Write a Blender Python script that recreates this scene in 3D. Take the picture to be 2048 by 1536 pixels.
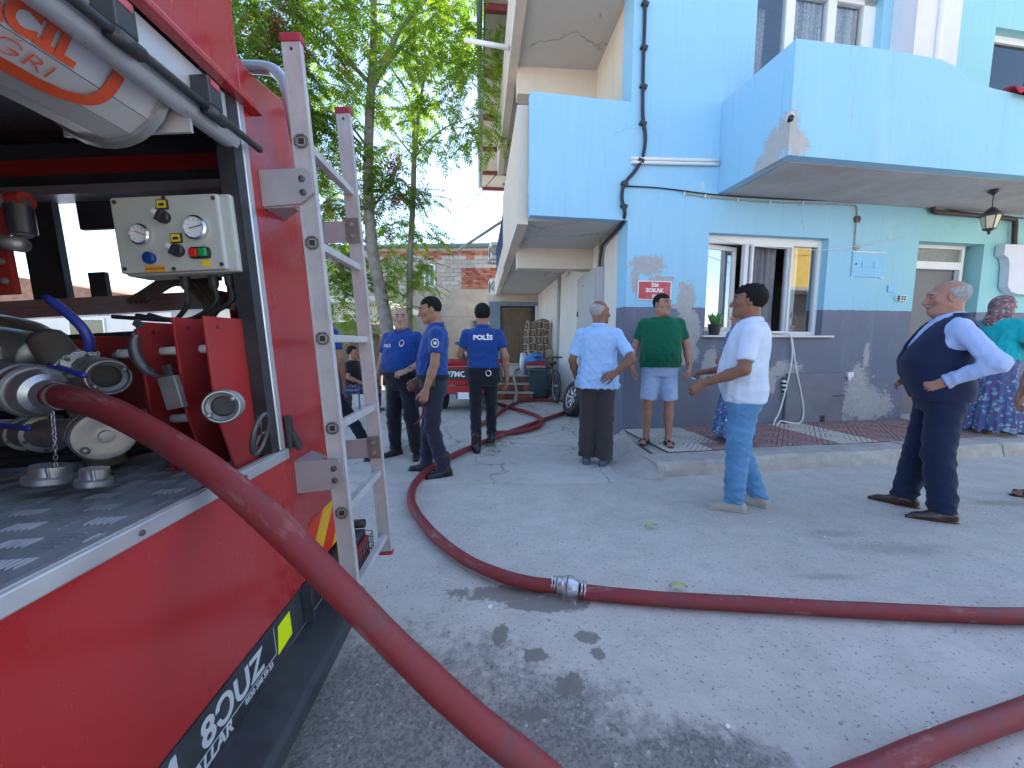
import bpy, bmesh, math, random
import numpy as np
from mathutils import Vector, Matrix, Euler
R = math.radians
scene = bpy.context.scene
for o in list(bpy.data.objects): bpy.data.objects.remove(o)
COL = scene.collection

# ------------------------------------------------------------------ camera, sky, sun, exposure
cam_d = bpy.data.cameras.new('camera'); cam = bpy.data.objects.new('camera', cam_d); COL.objects.link(cam)
cam_d.sensor_width = 36.0; cam_d.lens = 36.0*780/2048
cam_d.clip_start = 0.03; cam_d.clip_end = 2000
cam.location = (0, 0, 1.3)
cam.rotation_euler = (math.pi/2 - math.atan(83/780), 0, 0)
scene.camera = cam
SUN_AZ, SUN_EL = R(33), R(43)          # azimuth from +Y towards +X
world = bpy.data.worlds.new('World'); scene.world = world; world.use_nodes = True
wn = world.node_tree.nodes; wl = world.node_tree.links
bg = wn['Background']; sky = wn.new('ShaderNodeTexSky'); sky.sky_type = 'NISHITA'; sky.sun_disc = False
sky.sun_elevation = SUN_EL; sky.sun_rotation = SUN_AZ; sky.altitude = 50; sky.air_density = 1.0; sky.dust_density = 0.7; sky.ozone_density = 1.6
wl.new(sky.outputs[0], bg.inputs[0]); bg.inputs[1].default_value = 0.15
sun_d = bpy.data.lights.new('sun', 'SUN'); sun = bpy.data.objects.new('sun', sun_d); COL.objects.link(sun)
sun_d.energy = 4.2; sun_d.angle = R(0.53); sun_d.color = (1.0, 0.94, 0.85)
sd = Vector((math.sin(SUN_AZ)*math.cos(SUN_EL), math.cos(SUN_AZ)*math.cos(SUN_EL), math.sin(SUN_EL)))
sun.rotation_euler = sd.to_track_quat('Z', 'Y').to_euler(); sun.location = (20, 20, 30)
scene.view_settings.view_transform = 'Standard'; scene.view_settings.look = 'None'
scene.view_settings.gamma = 1.0; scene.view_settings.use_curve_mapping = False
scene.view_settings.exposure = 1.72
scene.cycles.max_bounces = 7
scene.cycles.diffuse_bounces = 3
scene.cycles.glossy_bounces = 3
scene.cycles.use_adaptive_sampling = True; scene.cycles.adaptive_threshold = 0.02
scene.cycles.use_denoising = True
try: scene.cycles.denoiser = 'OPENIMAGEDENOISE'
except Exception: pass
scene.cycles.transparent_max_bounces = 12

# ------------------------------------------------------------------ helpers: objects
def tag(o, label=None, cat=None, group=None, kind=None):
    if label: o['label'] = label
    if cat: o['category'] = cat
    if group: o['group'] = group
    if kind: o['kind'] = kind
    return o
def empty(name, loc=(0,0,0), rot=(0,0,0), label=None, cat=None, group=None):
    o = bpy.data.objects.new(name, None); COL.objects.link(o); o.empty_display_size = .1
    o.location = loc; o.rotation_euler = rot
    return tag(o, label, cat, group)
def link_mesh(name, me, parent=None, loc=None, rot=None):
    o = bpy.data.objects.new(name, me); COL.objects.link(o)
    if parent: o.parent = parent
    if loc is not None: o.location = loc
    if rot is not None: o.rotation_euler = rot
    return o
def frame_from(d, up=Vector((0,0,1))):
    d = Vector(d).normalized()
    if abs(d.dot(up)) > .98: up = Vector((0,1,0))
    x = up.cross(d).normalized(); y = d.cross(x)
    return x, y, d
class MB:
    """collects polygons; build() links them as one mesh object"""
    def __init__(s): s.v=[]; s.f=[]; s.m=[]; s.mi=0; s.sm=[]; s.smooth=False
    def add(s, vs, fs):
        b=len(s.v); s.v += [tuple(v) for v in vs]
        for f in fs: s.f.append(tuple(i+b for i in f)); s.m.append(s.mi); s.sm.append(s.smooth)
        return s
    def hexa(s, p):   # 8 points, bottom 0-3 ccw, top 4-7
        return s.add(p, [(3,2,1,0),(4,5,6,7),(0,1,5,4),(1,2,6,5),(2,3,7,6),(3,0,4,7)])
    def box(s, x0,y0,z0,x1,y1,z1):
        if x0>x1: x0,x1=x1,x0
        if y0>y1: y0,y1=y1,y0
        if z0>z1: z0,z1=z1,z0
        return s.hexa([(x0,y0,z0),(x1,y0,z0),(x1,y1,z0),(x0,y1,z0),(x0,y0,z1),(x1,y0,z1),(x1,y1,z1),(x0,y1,z1)])
    def cbox(s, c, d, rot=None, ch=0.0):   # centred box with optional chamfer and rotation
        hx,hy,hz=[k/2 for k in d]; M = Euler(rot).to_matrix() if rot is not None else None
        bm = bmesh.new(); bmesh.ops.create_cube(bm, size=1)
        for v in bm.verts: v.co = Vector((v.co.x*2*hx, v.co.y*2*hy, v.co.z*2*hz))
        if ch>0: bmesh.ops.bevel(bm, geom=bm.edges[:]+bm.verts[:], offset=ch, segments=2, affect='EDGES', profile=.6)
        bm.verts.index_update()
        vs=[]
        for v in bm.verts:
            p = (M @ v.co) if M else v.co
            vs.append((p.x+c[0],p.y+c[1],p.z+c[2]))
        fs=[tuple(v.index for v in f.verts) for f in bm.faces]; bm.free()
        return s.add(vs,fs)
    def tube(s, pts, r, n=8, caps=True, closed=False):
        pts=[Vector(p) for p in pts]; N=len(pts); rs = r if isinstance(r,(list,tuple)) else [r]*N
        vs=[]; fs=[]; prev=None
        for i,p in enumerate(pts):
            if closed: d=pts[(i+1)%N]-pts[i-1]
            else: d = pts[min(i+1,N-1)]-pts[max(i-1,0)]
            if d.length<1e-9: d=Vector((0,0,1))
            d.normalize()
            if prev is None: x,y,_=frame_from(d)
            else:
                x = prev - d*prev.dot(d)
                if x.length<1e-6: x,_,_=frame_from(d)
                x.normalize(); y=d.cross(x)
            prev=x
            for k in range(n):
                a=2*math.pi*k/n; vs.append(p+(x*math.cos(a)+y*math.sin(a))*rs[i])
        M = N if closed else N-1
        for i in range(M):
            j=(i+1)%N
            for k in range(n):
                fs.append((i*n+k, i*n+(k+1)%n, j*n+(k+1)%n, j*n+k))
        if caps and not closed:
            fs.append(tuple(range(n-1,-1,-1))); fs.append(tuple((N-1)*n+k for k in range(n)))
        o=s.smooth; s.smooth=True; s.add(vs,fs); s.smooth=o
        return s
    def lathe(s, prof, o=(0,0,0), d=(0,0,1), n=24, caps=True):   # prof: list (r, h) along axis d
        o=Vector(o); x,y,d=frame_from(d); vs=[]; fs=[]
        for r,h in prof:
            for k in range(n):
                a=2*math.pi*k/n; vs.append(o+d*h+(x*math.cos(a)+y*math.sin(a))*r)
        for i in range(len(prof)-1):
            for k in range(n): fs.append((i*n+k,i*n+(k+1)%n,(i+1)*n+(k+1)%n,(i+1)*n+k))
        if caps:
            fs.append(tuple(range(n-1,-1,-1))); fs.append(tuple((len(prof)-1)*n+k for k in range(n)))
        ss=s.smooth; s.smooth='a'; s.add(vs,fs); s.smooth=ss
        return s
    def prism(s, poly, a, b, axis='z'):   # polygon 2D extruded from a to b along axis
        n=len(poly)
        def P(p,h):
            if axis=='z': return (p[0],p[1],h)
            if axis=='y': return (p[0],h,p[1])
            return (h,p[0],p[1])
        vs=[P(p,a) for p in poly]+[P(p,b) for p in poly]
        fs=[tuple(range(n-1,-1,-1)),tuple(range(n,2*n))]+[(i,(i+1)%n,n+(i+1)%n,n+i) for i in range(n)]
        return s.add(vs,fs)
    def build(s, name, mats, parent=None, loc=None, rot=None, smooth=None, bevel=0, recalc=True):
        me=bpy.data.meshes.new(name); me.from_pydata(s.v,[],s.f)
        for m in (mats if isinstance(mats,(list,tuple)) else [mats]): me.materials.append(m)
        me.polygons.foreach_set('material_index', s.m)
        if recalc:
            bm=bmesh.new(); bm.from_mesh(me); bmesh.ops.recalc_face_normals(bm, faces=bm.faces[:]); bm.to_mesh(me); bm.free()
        if smooth is True: me.polygons.foreach_set('use_smooth',[True]*len(s.f))
        elif smooth is None:
            me.polygons.foreach_set('use_smooth',[bool(k) for k in s.sm])
            if 'a' in s.sm:
                try: me.set_sharp_from_angle(angle=R(35))
                except Exception: pass
        me.update()
        o=link_mesh(name,me,parent,loc,rot)
        if bevel:
            b=o.modifiers.new('bevel','BEVEL'); b.width=bevel; b.segments=2; b.limit_method='ANGLE'; b.angle_limit=R(40)
        return o
def spline(pts, n=8):
    """Catmull-Rom through pts"""
    P=[Vector(p) for p in pts]; out=[]
    for i in range(len(P)-1):
        p0=P[i-1] if i>0 else P[i]*2-P[i+1]; p1=P[i]; p2=P[i+1]; p3=P[i+2] if i+2<len(P) else P[i+1]*2-P[i]
        for k in range(n):
            t=k/n; out.append(.5*((2*p1)+(-p0+p2)*t+(2*p0-5*p1+4*p2-p3)*t*t+(-p0+3*p1-3*p2+p3)*t*t*t))
    out.append(P[-1]); return out
def copy_tree(o, parent=None):
    c=o.copy(); COL.objects.link(c)
    if parent: c.parent=parent
    for ch in list(o.children): copy_tree(ch,c)
    return c
def text_mesh(body, size, mat, name, parent=None, matrix=None, extrude=.0008, align='CENTER', bold=0.0, xs=1.0, shear=0.0):
    cu=bpy.data.curves.new(name,'FONT'); cu.body=body; cu.size=size; cu.extrude=extrude; cu.align_x=align; cu.align_y='CENTER'; cu.offset=bold; cu.shear=shear
    cu.resolution_u=3
    t=bpy.data.objects.new(name,cu); COL.objects.link(t)
    dg=bpy.context.evaluated_depsgraph_get(); me=bpy.data.meshes.new_from_object(t.evaluated_get(dg)); bpy.data.objects.remove(t); bpy.data.curves.remove(cu)
    for v in me.vertices: v.co.x*=xs
    me.materials.clear(); me.materials.append(mat)
    o=link_mesh(name,me,parent)
    if matrix is not None: o.matrix_local=matrix
    return o
def axes(o, x, y, z=None):   # matrix from origin and axes
    x=Vector(x).normalized(); y=Vector(y).normalized(); z=x.cross(y)
    return Matrix(((x.x,y.x,z.x,o[0]),(x.y,y.y,z.y,o[1]),(x.z,y.z,z.z,o[2]),(0,0,0,1)))

# ------------------------------------------------------------------ helpers: materials
class NT:
    def __init__(s,name):
        s.mat=bpy.data.materials.new(name); s.mat.use_nodes=True; s.t=s.mat.node_tree; s.n=s.t.nodes; s.l=s.t.links
        s.b=s.n['Principled BSDF']; s.out=s.n['Material Output']
        tc=s.n.new('ShaderNodeTexCoord'); s.obj=tc.outputs['Object']; s.gen=tc.outputs['Generated']; s.uv=tc.outputs['UV']
        s._geo=None
    def geo(s):
        if not s._geo: s._geo=s.n.new('ShaderNodeNewGeometry')
        return s._geo
    def set(s,k,v):
        i=s.b.inputs[k]
        if hasattr(v,'is_linked') or hasattr(v,'links'): s.l.new(v,i)
        else: i.default_value = (*v,1) if isinstance(v,(tuple,list)) and len(v)==3 and i.type=='RGBA' else v
        return s
    def noise(s,scale,detail=4,rough=.55,vec=None,dist=0,out=0):
        n=s.n.new('ShaderNodeTexNoise'); n.inputs['Scale'].default_value=scale; n.inputs['Detail'].default_value=detail; n.inputs['Roughness'].default_value=rough; n.inputs['Distortion'].default_value=dist
        s.l.new(vec if vec is not None else s.obj,n.inputs['Vector']); return n.outputs[out]
    def vor(s,scale,vec=None,feature='F1',out='Distance',rnd=1):
        n=s.n.new('ShaderNodeTexVoronoi'); n.feature=feature; n.inputs['Scale'].default_value=scale; n.inputs['Randomness'].default_value=rnd
        s.l.new(vec if vec is not None else s.obj,n.inputs['Vector']); return n.outputs[out]
    def wave(s,scale,vec=None,dist=0,direction='X',detail=2,dscale=1,prof='SIN'):
        n=s.n.new('ShaderNodeTexWave'); n.inputs['Scale'].default_value=scale; n.inputs['Distortion'].default_value=dist; n.bands_direction=direction; n.inputs['Detail'].default_value=detail; n.inputs['Detail Scale'].default_value=dscale; n.wave_profile=prof
        s.l.new(vec if vec is not None else s.obj,n.inputs['Vector']); return n.outputs['Fac']
    def ramp(s,fac,stops,interp='LINEAR'):
        n=s.n.new('ShaderNodeValToRGB'); cr=n.color_ramp; cr.interpolation=interp
        while len(cr.elements)<len(stops): cr.elements.new(.5)
        for e,(p,c) in zip(cr.elements,stops):
            e.position=p; e.color=(*c,1) if isinstance(c,(tuple,list)) and len(c)==3 else ((c,c,c,1) if not isinstance(c,(tuple,list)) else c)
        s.l.new(fac,n.inputs[0]); return n.outputs[0]
    def mix(s,fac,a,b,mode='MIX'):
        n=s.n.new('ShaderNodeMix'); n.data_type='RGBA'; n.blend_type=mode; n.clamp_factor=True
        for k,v in ((0,fac),(6,a),(7,b)):
            i=n.inputs[k]
            if hasattr(v,'links'): s.l.new(v,i)
            elif k==0: i.default_value=v
            else: i.default_value=(*v,1) if len(v)==3 else v
        return n.outputs[2]
    def math(s,op,a,b=None,c=None,clamp=False):
        n=s.n.new('ShaderNodeMath'); n.operation=op; n.use_clamp=clamp
        for i,v in enumerate((a,b,c)):
            if v is None: continue
            if hasattr(v,'links'): s.l.new(v,n.inputs[i])
            else: n.inputs[i].default_value=v
        return n.outputs[0]
    def vmath(s,op,a,b=None,out=0):
        n=s.n.new('ShaderNodeVectorMath'); n.operation=op
        for i,v in enumerate((a,b)):
            if v is None: continue
            if hasattr(v,'links'): s.l.new(v,n.inputs[i])
            else: n.inputs[i].default_value=v
        return n.outputs[out]
    def length(s,a): return s.vmath('LENGTH',a,out='Value')
    def xyz(s,vec=None):
        n=s.n.new('ShaderNodeSeparateXYZ'); s.l.new(vec if vec is not None else s.obj,n.inputs[0]); return n.outputs
    def mapping(s,scale=(1,1,1),loc=(0,0,0),rot=(0,0,0),vec=None):
        n=s.n.new('ShaderNodeMapping'); n.inputs['Scale'].default_value=scale; n.inputs['Location'].default_value=loc; n.inputs['Rotation'].default_value=rot
        s.l.new(vec if vec is not None else s.obj,n.inputs[0]); return n.outputs[0]
    def bump(s,h,strength=.3,dist=.01,normal=None):
        n=s.n.new('ShaderNodeBump'); n.inputs['Strength'].default_value=strength; n.inputs['Distance'].default_value=dist
        s.l.new(h,n.inputs['Height'])
        if normal is not None: s.l.new(normal,n.inputs['Normal'])
        s.l.new(n.outputs[0],s.b.inputs['Normal']); return n.outputs[0]
    def patches(s, plist, noise_amt=.5, scale=5, edge=.08, axes='xz', detail=5):
        """mask 0..1 inside ragged ellipses (u,z,ru,rz); wear with a shape of its own"""
        best=None
        for t_ in plist:
            if len(t_)==6: c=t_[:3]; k=tuple(1/q for q in t_[3:])
            else:
                (pu,pz,ru,rz)=t_; c=(pu,0,pz) if axes=='xz' else (pu,pz,0); k=(1/ru,0,1/rz) if axes=='xz' else (1/ru,1/rz,0)
            d=s.length(s.vmath('MULTIPLY',s.vmath('SUBTRACT',s.obj,c),k))
            best=d if best is None else s.math('MINIMUM',best,d)
        if not hasattr(s,'_pn'): s._pn=s.math('ADD',s.noise(scale,detail,.72),s.math('MULTIPLY',s.math('SUBTRACT',s.noise(scale*6,3,.7),.5),.8))
        dd=s.math('MULTIPLY_ADD',s.math('SUBTRACT',s._pn,.5),noise_amt*6,best)
        n=s.n.new('ShaderNodeMapRange'); n.inputs[1].default_value=1+edge; n.inputs[2].default_value=1-edge; s.l.new(dd,n.inputs[0]); return n.outputs[0]
def simple(name, col, rough=.6, metal=0, var=.12, scale=8, bump=0, bscale=60, spec=None, coat=0, dirt=None, dscale=3, damt=.5, bdist=.004):
    """base colour with mild mottling, optional fine relief and dirt patches"""
    m=NT(name); nz=m.noise(scale,5,.6)
    c=tuple(col); lo=tuple(max(0,k*(1-var)) for k in c); hi=tuple(min(1,k*(1+var)) for k in c)
    colr=m.ramp(nz,[(.3,lo),(.7,hi)])
    if dirt is not None:
        dn=m.ramp(m.noise(dscale,6,.65),[(.5-.12,(0,0,0)),(.5+.22,(1,1,1))])
        colr=m.mix(m.math('MULTIPLY',dn,damt),colr,dirt)
        m.set('Roughness',m.math('ADD',m.math('MULTIPLY',dn,.25),rough,clamp=True))
    else: m.set('Roughness',m.math('ADD',m.math('MULTIPLY',m.math('SUBTRACT',nz,.5),.15),rough,clamp=True))
    m.set('Base Color',colr).set('Metallic',metal)
    if spec is not None: m.set('Specular IOR Level',spec)
    if coat: m.set('Coat Weight',coat); m.set('Coat Roughness',.08)
    if bump: m.bump(m.noise(bscale,4,.6),bump,bdist)
    return m.mat
def glass_mat(name, col=(.9,.95,.95), rough=.02, alpha=.25):
    m=NT(name); t=m.n.new('ShaderNodeBsdfTransparent'); t.inputs[0].default_value=(*col,1)
    g=m.n.new('ShaderNodeBsdfGlossy'); g.inputs['Roughness'].default_value=rough; g.inputs[0].default_value=(.95,.97,1,1)
    fr=m.n.new('ShaderNodeFresnel'); fr.inputs[0].default_value=1.5
    f=m.math('MULTIPLY',m.math('ADD',fr.outputs[0],alpha,clamp=True),m.math('SUBTRACT',1.0,m.geo().outputs['Backfacing']),clamp=True)
    mx=m.n.new('ShaderNodeMixShader'); m.l.new(f,mx.inputs[0]); m.l.new(t.outputs[0],mx.inputs[1]); m.l.new(g.outputs[0],mx.inputs[2])
    m.l.new(mx.outputs[0],m.out.inputs[0]); return m.mat

_th=math.atan(83/780)
def _ray(x,y):
    cx=(x-1024)/780; cy=(768-y)/780
    return Vector((cx,cy*math.sin(_th)+math.cos(_th),cy*math.cos(_th)-math.sin(_th)))
def at(x,y,Y):            # a point measured in the photograph, at depth Y
    r=_ray(x,y); return Vector((0,0,1.3))+r*(Y/r.y)
def gr(x,y,z=0):          # a point measured in the photograph, at height z
    r=_ray(x,y); return Vector((0,0,1.3))+r*((z-1.3)/r.z)
def onf(x,y,o=0):         # a point measured on the house front, o metres out; house frame (u,v,z)
    r=_ray(x,y); c=Vector((0,0,1.3)); n=-EV; p=P0+n*o; q=c+r*((p-c).dot(n)/r.dot(n)); d=q-P0; return Vector((d.dot(EU),d.dot(EV),q.z))
def onl(x,y,o=0):         # a point measured on the lane wall; house frame
    r=_ray(x,y); c=Vector((0,0,1.3)); d=EU*LU+EV*LV; n=(-EU*LV+EV*LU); p=P0+n*o; q=c+r*((p-c).dot(n)/r.dot(n)); k=q-P0; return Vector((k.dot(EU),k.dot(EV),q.z))
rng = random.Random(7)
MT={}
MT['white_pvc']=simple('white_pvc',(.78,.79,.80),.35,var=.04,scale=3,dirt=(.55,.53,.48),dscale=5,damt=.18)
MT['glass']=glass_mat('window_glass',alpha=.12)
MT['glass_dark']=glass_mat('dark_window_glass',(.35,.38,.4),alpha=.04)
MT['black_rubber']=simple('black_rubber',(.025,.025,.028),.55,var=.25,scale=30,bump=.15)
MT['black_plastic']=simple('black_plastic',(.03,.031,.035),.4,var=.2,scale=20)
MT['dark_metal']=simple('dark_metal',(.10,.10,.11),.45,.6,var=.25,scale=15)
MT['alu']=simple('brushed_aluminium',(.60,.61,.64),.33,.85,var=.10,scale=25,bump=.05,bscale=140,dirt=(.30,.29,.28),dscale=7,damt=.35)
MT['alu_dull']=simple('dull_cast_aluminium',(.44,.44,.45),.42,.8,var=.2,scale=18,bump=.12,bscale=90,dirt=(.16,.15,.14),dscale=9,damt=.6)
MT['cement']=simple('cement_render',(.42,.40,.38),.9,var=.15,scale=5,bump=.3,bscale=70)
MT['interior']=simple('interior_plaster',(.5,.47,.42),.9)
# ------------------------------------------------------------------ the setting: ground, lane slab, pavement
PHI=R(9.3); P0=Vector((1.472,5.149,0)); EU=Vector((math.cos(PHI),math.sin(PHI),0)); EV=Vector((-math.sin(PHI),math.cos(PHI),0))
def F(u,v,z=0): return P0+EU*u+EV*v+Vector((0,0,z))
LU,LV=.0803,.9968
def LW(s,o=0): return (LU*s-LV*o, LV*s+LU*o)      # point along the lane wall (house frame), o = metres out into the lane
def LWw(s,o=0,z=0): u,v=LW(s,o); return F(u,v,z)

def asphalt():
    m=NT('worn_concrete_road')
    big=m.noise(.55,3,.62); mid=m.noise(4.5,4,.7); fine=m.noise(75,2,.7)
    col=m.ramp(big,[(.28,(.47,.42,.375)),(.5,(.56,.505,.45)),(.72,(.63,.57,.51))])
    col=m.mix(m.math('MULTIPLY',m.ramp(mid,[(.40,(0,0,0)),(.66,(1,1,1))]),.45),col,(.36,.325,.29))
    nsp=m.noise(50,2,.8); spk=m.ramp(nsp,[(.60,(0,0,0)),(.70,(1,1,1))]); col=m.mix(m.math('MULTIPLY',spk,.75),col,(.09,.088,.09))
    lig=m.ramp(m.math('SUBTRACT',1.0,nsp),[(.62,(0,0,0)),(.71,(1,1,1))]); col=m.mix(m.math('MULTIPLY',lig,.6),col,(.62,.60,.57))
    peb=m.ramp(m.vor(105),[(.10,(1,1,1)),(.22,(0,0,0))])
    # exposed aggregate where the skin of the concrete has worn through, near the truck
    worn=m.patches([(-.55,1.15,.62,.42),(.05,1.12,.38,.28),(-.2,.6,1.0,.5),(.55,1.05,.3,.16)],.32,3.6,.35,axes='xy')
    stones=m.ramp(m.vor(105,out='Color'),[(.25,(.07,.064,.06)),(.55,(.17,.155,.145)),(.88,(.22,.20,.185)),(.95,(.46,.42,.38))])
    col=m.mix(m.math('MULTIPLY',worn,.8),col,stones)
    # wet stains
    wet=m.patches([(-.06,1.90,.24,.075),(.14,1.82,.20,.06),(.10,1.50,.05,.035),(.33,1.60,.05,.04),(.36,1.51,.035,.03),(.22,1.36,.055,.05),(-.05,1.62,.03,.06),(.08,1.24,.05,.025)],.34,9,.12,axes='xy')
    oil=m.patches([(2.45,2.35,.28,.07),(2.2,2.55,.16,.05),(3.95,3.05,.26,.05),(1.75,2.05,.16,.03)],.35,7,.5,axes='xy')
    col=m.mix(m.math('MULTIPLY',oil,.38),col,(.20,.165,.13))
    col=m.mix(m.math('MULTIPLY',wet,.82),col,(.17,.145,.125))
    m.set('Base Color',col).set('Roughness',m.math('SUBTRACT',m.math('SUBTRACT',.92,m.math('MULTIPLY',wet,.42)),m.math('MULTIPLY',worn,.2)))
    h=m.math('ADD',m.math('ADD',m.math('MULTIPLY',fine,.5),m.math('MULTIPLY',mid,.6)),m.math('MULTIPLY',m.math('MULTIPLY',peb,worn),.8))
    m.bump(h,.55,.006); return m.mat
def lane_concrete():
    m=NT('lane_concrete'); big=m.noise(.8,6,.6); mid=m.noise(6,6,.65)
    col=m.ramp(big,[(.3,(.50,.455,.41)),(.7,(.60,.55,.49))]); col=m.mix(m.math('MULTIPLY',m.ramp(mid,[(.48,(0,0,0)),(.72,(1,1,1))]),.35),col,(.26,.25,.235))
    spk=m.ramp(m.noise(60,2,.8),[(.64,(0,0,0)),(.72,(1,1,1))]); col=m.mix(m.math('MULTIPLY',spk,.5),col,(.16,.15,.14))
    cr=m.vor(.55,vec=m.vmath('ADD',m.obj,m.vmath('SCALE',m.noise(2.2,5,.6,out=1),None)),feature='DISTANCE_TO_EDGE')
    crk=m.ramp(cr,[(.0,(1,1,1)),(.012,(0,0,0))]); col=m.mix(m.math('MULTIPLY',crk,.7),col,(.10,.095,.09))
    m.set('Base Color',col).set('Roughness',.9); m.bump(m.math('SUBTRACT',m.math('ADD',mid,m.math('MULTIPLY',m.noise(90,3,.6),.4)),m.math('MULTIPLY',crk,.8)),.4,.006); return m.mat
MT['asphalt']=asphalt(); MT['lane']=lane_concrete()
g=MB(); g.add([(-400,-400,0),(400,-400,0),(400,400,0),(-400,400,0)],[(0,1,2,3)])
tag(g.build('ground',MT['asphalt']),kind='structure')
g=MB()
edge=[(-6.5,3.62),(-3,3.56),(-1.6,3.53),(-.9,3.50),(-.1,3.49),(.35,3.47),(.8,3.50),(1.15,3.56),(1.48,3.66)]
poly=edge+[(1.50,4.2),(1.52,5.0)]+[tuple(LWw(s,-.02)[:2]) for s in (.0,5,11)]+[(-6.5,17)]
g.prism(poly,-.05,.006)
tag(g.build('lane_slab',MT['lane']),kind='structure')

# pavement: base slab, kerb stones, grooved tiles
MT['kerb']=simple('kerb_concrete',(.48,.44,.40),.9,var=.14,scale=6,bump=.5,bscale=35,dirt=(.30,.26,.23),dscale=4,damt=.6,bdist=.008)
MT['tile_red']=simple('tile_red',(.38,.20,.18),.85,var=.22,scale=5,bump=.3,bscale=80,dirt=(.34,.27,.25),dscale=3,damt=.6)
MT['tile_cream']=simple('tile_cream',(.68,.61,.52),.85,var=.12,scale=5,bump=.3,bscale=80,dirt=(.36,.32,.29),dscale=3,damt=.6)
MT['tile_groove']=simple('dark_tile_groove',(.15,.12,.10),.95)  # groove dirt, darkened to make up for relief too shallow to show
pav=empty('pavement',tuple(P0),(0,0,PHI)); tag(pav,kind='structure')
b=MB(); b.prism([(-.12,-1.12),(9.5,-1.12),(9.5,.3),(.02,.3),(-.0,-.02),(-.10,-.5)],-.05,.118); b.build('pavement_bed',MT['kerb'],pav)
# kerb stones, each a little uneven
u=-.30; k=0
while u<9:
    L=1.05+rng.uniform(-.15,.2) ; dz=rng.uniform(-.008,.008); b=MB()
    n=7; top=.140+dz; pr=[]
    vs=[]; fs=[]
    for i in range(n+1):
        x=u+.006+(L-.012)*i/n; j=lambda a:rng.uniform(-a,a)
        sl=.05 if u<0 and i==0 else 0
        sec=[(-1.46-.012+j(.006),-.05),(-1.455+j(.01),.06+j(.01)),(-1.435+j(.008),top-.022+j(.006)),(-1.405+j(.006),top+j(.002)),(-1.118,top-.004+j(.002)),(-1.118,-.05)]
        vs+=[(x,p[0],p[1]) for p in sec]
    m6=6
    for i in range(n):
        for q in range(m6): fs.append((i*m6+q,i*m6+(q+1)%m6,(i+1)*m6+(q+1)%m6,(i+1)*m6+q))
    fs.append(tuple(range(m6-1,-1,-1))); fs.append(tuple(n*m6+q for q in range(m6)))
    b.add(vs,fs); b.build('kerb_stone',MT['kerb'],pav); u+=L
# tiles
def clip(poly,a,b,c,keep):   # keep side of a*x+b*y<=c
    out=[]
    for i in range(len(poly)):
        p=poly[i]; q=poly[(i+1)%len(poly)]; dp=a*p[0]+b*p[1]-c; dq=a*q[0]+b*q[1]-c
        if not keep: dp,dq=-dp,-dq
        if dp<=0: out.append(p)
        if (dp<0)!=(dq<0) and abs(dp-dq)>1e-12:
            t=dp/(dp-dq); out.append((p[0]+(q[0]-p[0])*t,p[1]+(q[1]-p[1])*t))
    return out
TS=.27
def tile_mesh(name,mat,sgn):
    b=MB(); h=TS/2-.003; b.mi=1; b.box(-h,-h,0,h,h,.016); b.mi=0
    sq=[(-h+.002,-h+.002),(h-.002,-h+.002),(h-.002,h-.002),(-h+.002,h-.002)]
    c=-TS; w=.050
    while c<TS:
        pl_=clip(clip(sq,.7071,.7071*sgn,c+w-.010,True),.7071,.7071*sgn,c,False)
        if len(pl_)>=3 : b.prism(pl_,.0161,.0255)
        c+=w
    me=b.build(name,[mat,MT['tile_groove']]); d=me.data; bpy.data.objects.remove(me); return d
tm={(c,s):tile_mesh('tile',MT['tile_'+c],s) for c in ('red','cream') for s in (-1,1)}
bands=[(-.4,.74,'cream'),(.74,2.14,'red'),(2.14,2.78,'cream'),(2.78,4.5,'red'),(4.5,5.0,'cream'),(5.0,6.6,'red'),(6.6,9,'cream')]
for r in range(4):
    for i in range(-1,34):
        u=.02+TS*(i+.5); v=-.02-TS*(r+.5)
        if u-TS/2< -.13+0.0: continue
        uu=u+.28*(v+.5)*-1*.6
        c='cream'
        for a,b_,cc in bands:
            if a<=uu<b_: c=cc
        o=link_mesh('tile',tm[(c,1 if (i+r)%2 else -1)],pav,(u,v,.1182+rng.uniform(-.002,.002)),(rng.uniform(-.006,.006),rng.uniform(-.006,.006),rng.uniform(-.01,.01)))
# cement slump at the corner, from pavement level down to the lane
b=MB(); n=9; vs=[]; fs=[]
inner=[(1.50,5.15),(1.47,4.95),(1.43,4.7),(1.42,4.45),(1.42,4.2),(1.44,3.98),(1.47,3.82),(1.53,3.74)]
outer=[(1.33,5.2),(1.16,4.98),(1.12,4.72),(1.13,4.42),(1.05,4.14),(1.00,3.84),(1.06,3.6),(1.42,3.58)]
for i,(p,q) in enumerate(zip(inner,outer)):
    for k_ in range(n):
        t=k_/(n-1); z=.142*(1-t)**1.3*(1-.0*i)+.004+(.012*math.sin(i*2.1+k_*1.7) if 0<k_<n-1 else 0)
        vs.append((p[0]+(q[0]-p[0])*t,p[1]+(q[1]-p[1])*t,z))
for i in range(len(inner)-1):
    for k_ in range(n-1): fs.append((i*n+k_,i*n+k_+1,(i+1)*n+k_+1,(i+1)*n+k_))
b.smooth=True; b.add(vs,fs); o=b.build('cement_ramp',MT['kerb']); tag(o,kind='structure')

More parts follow.
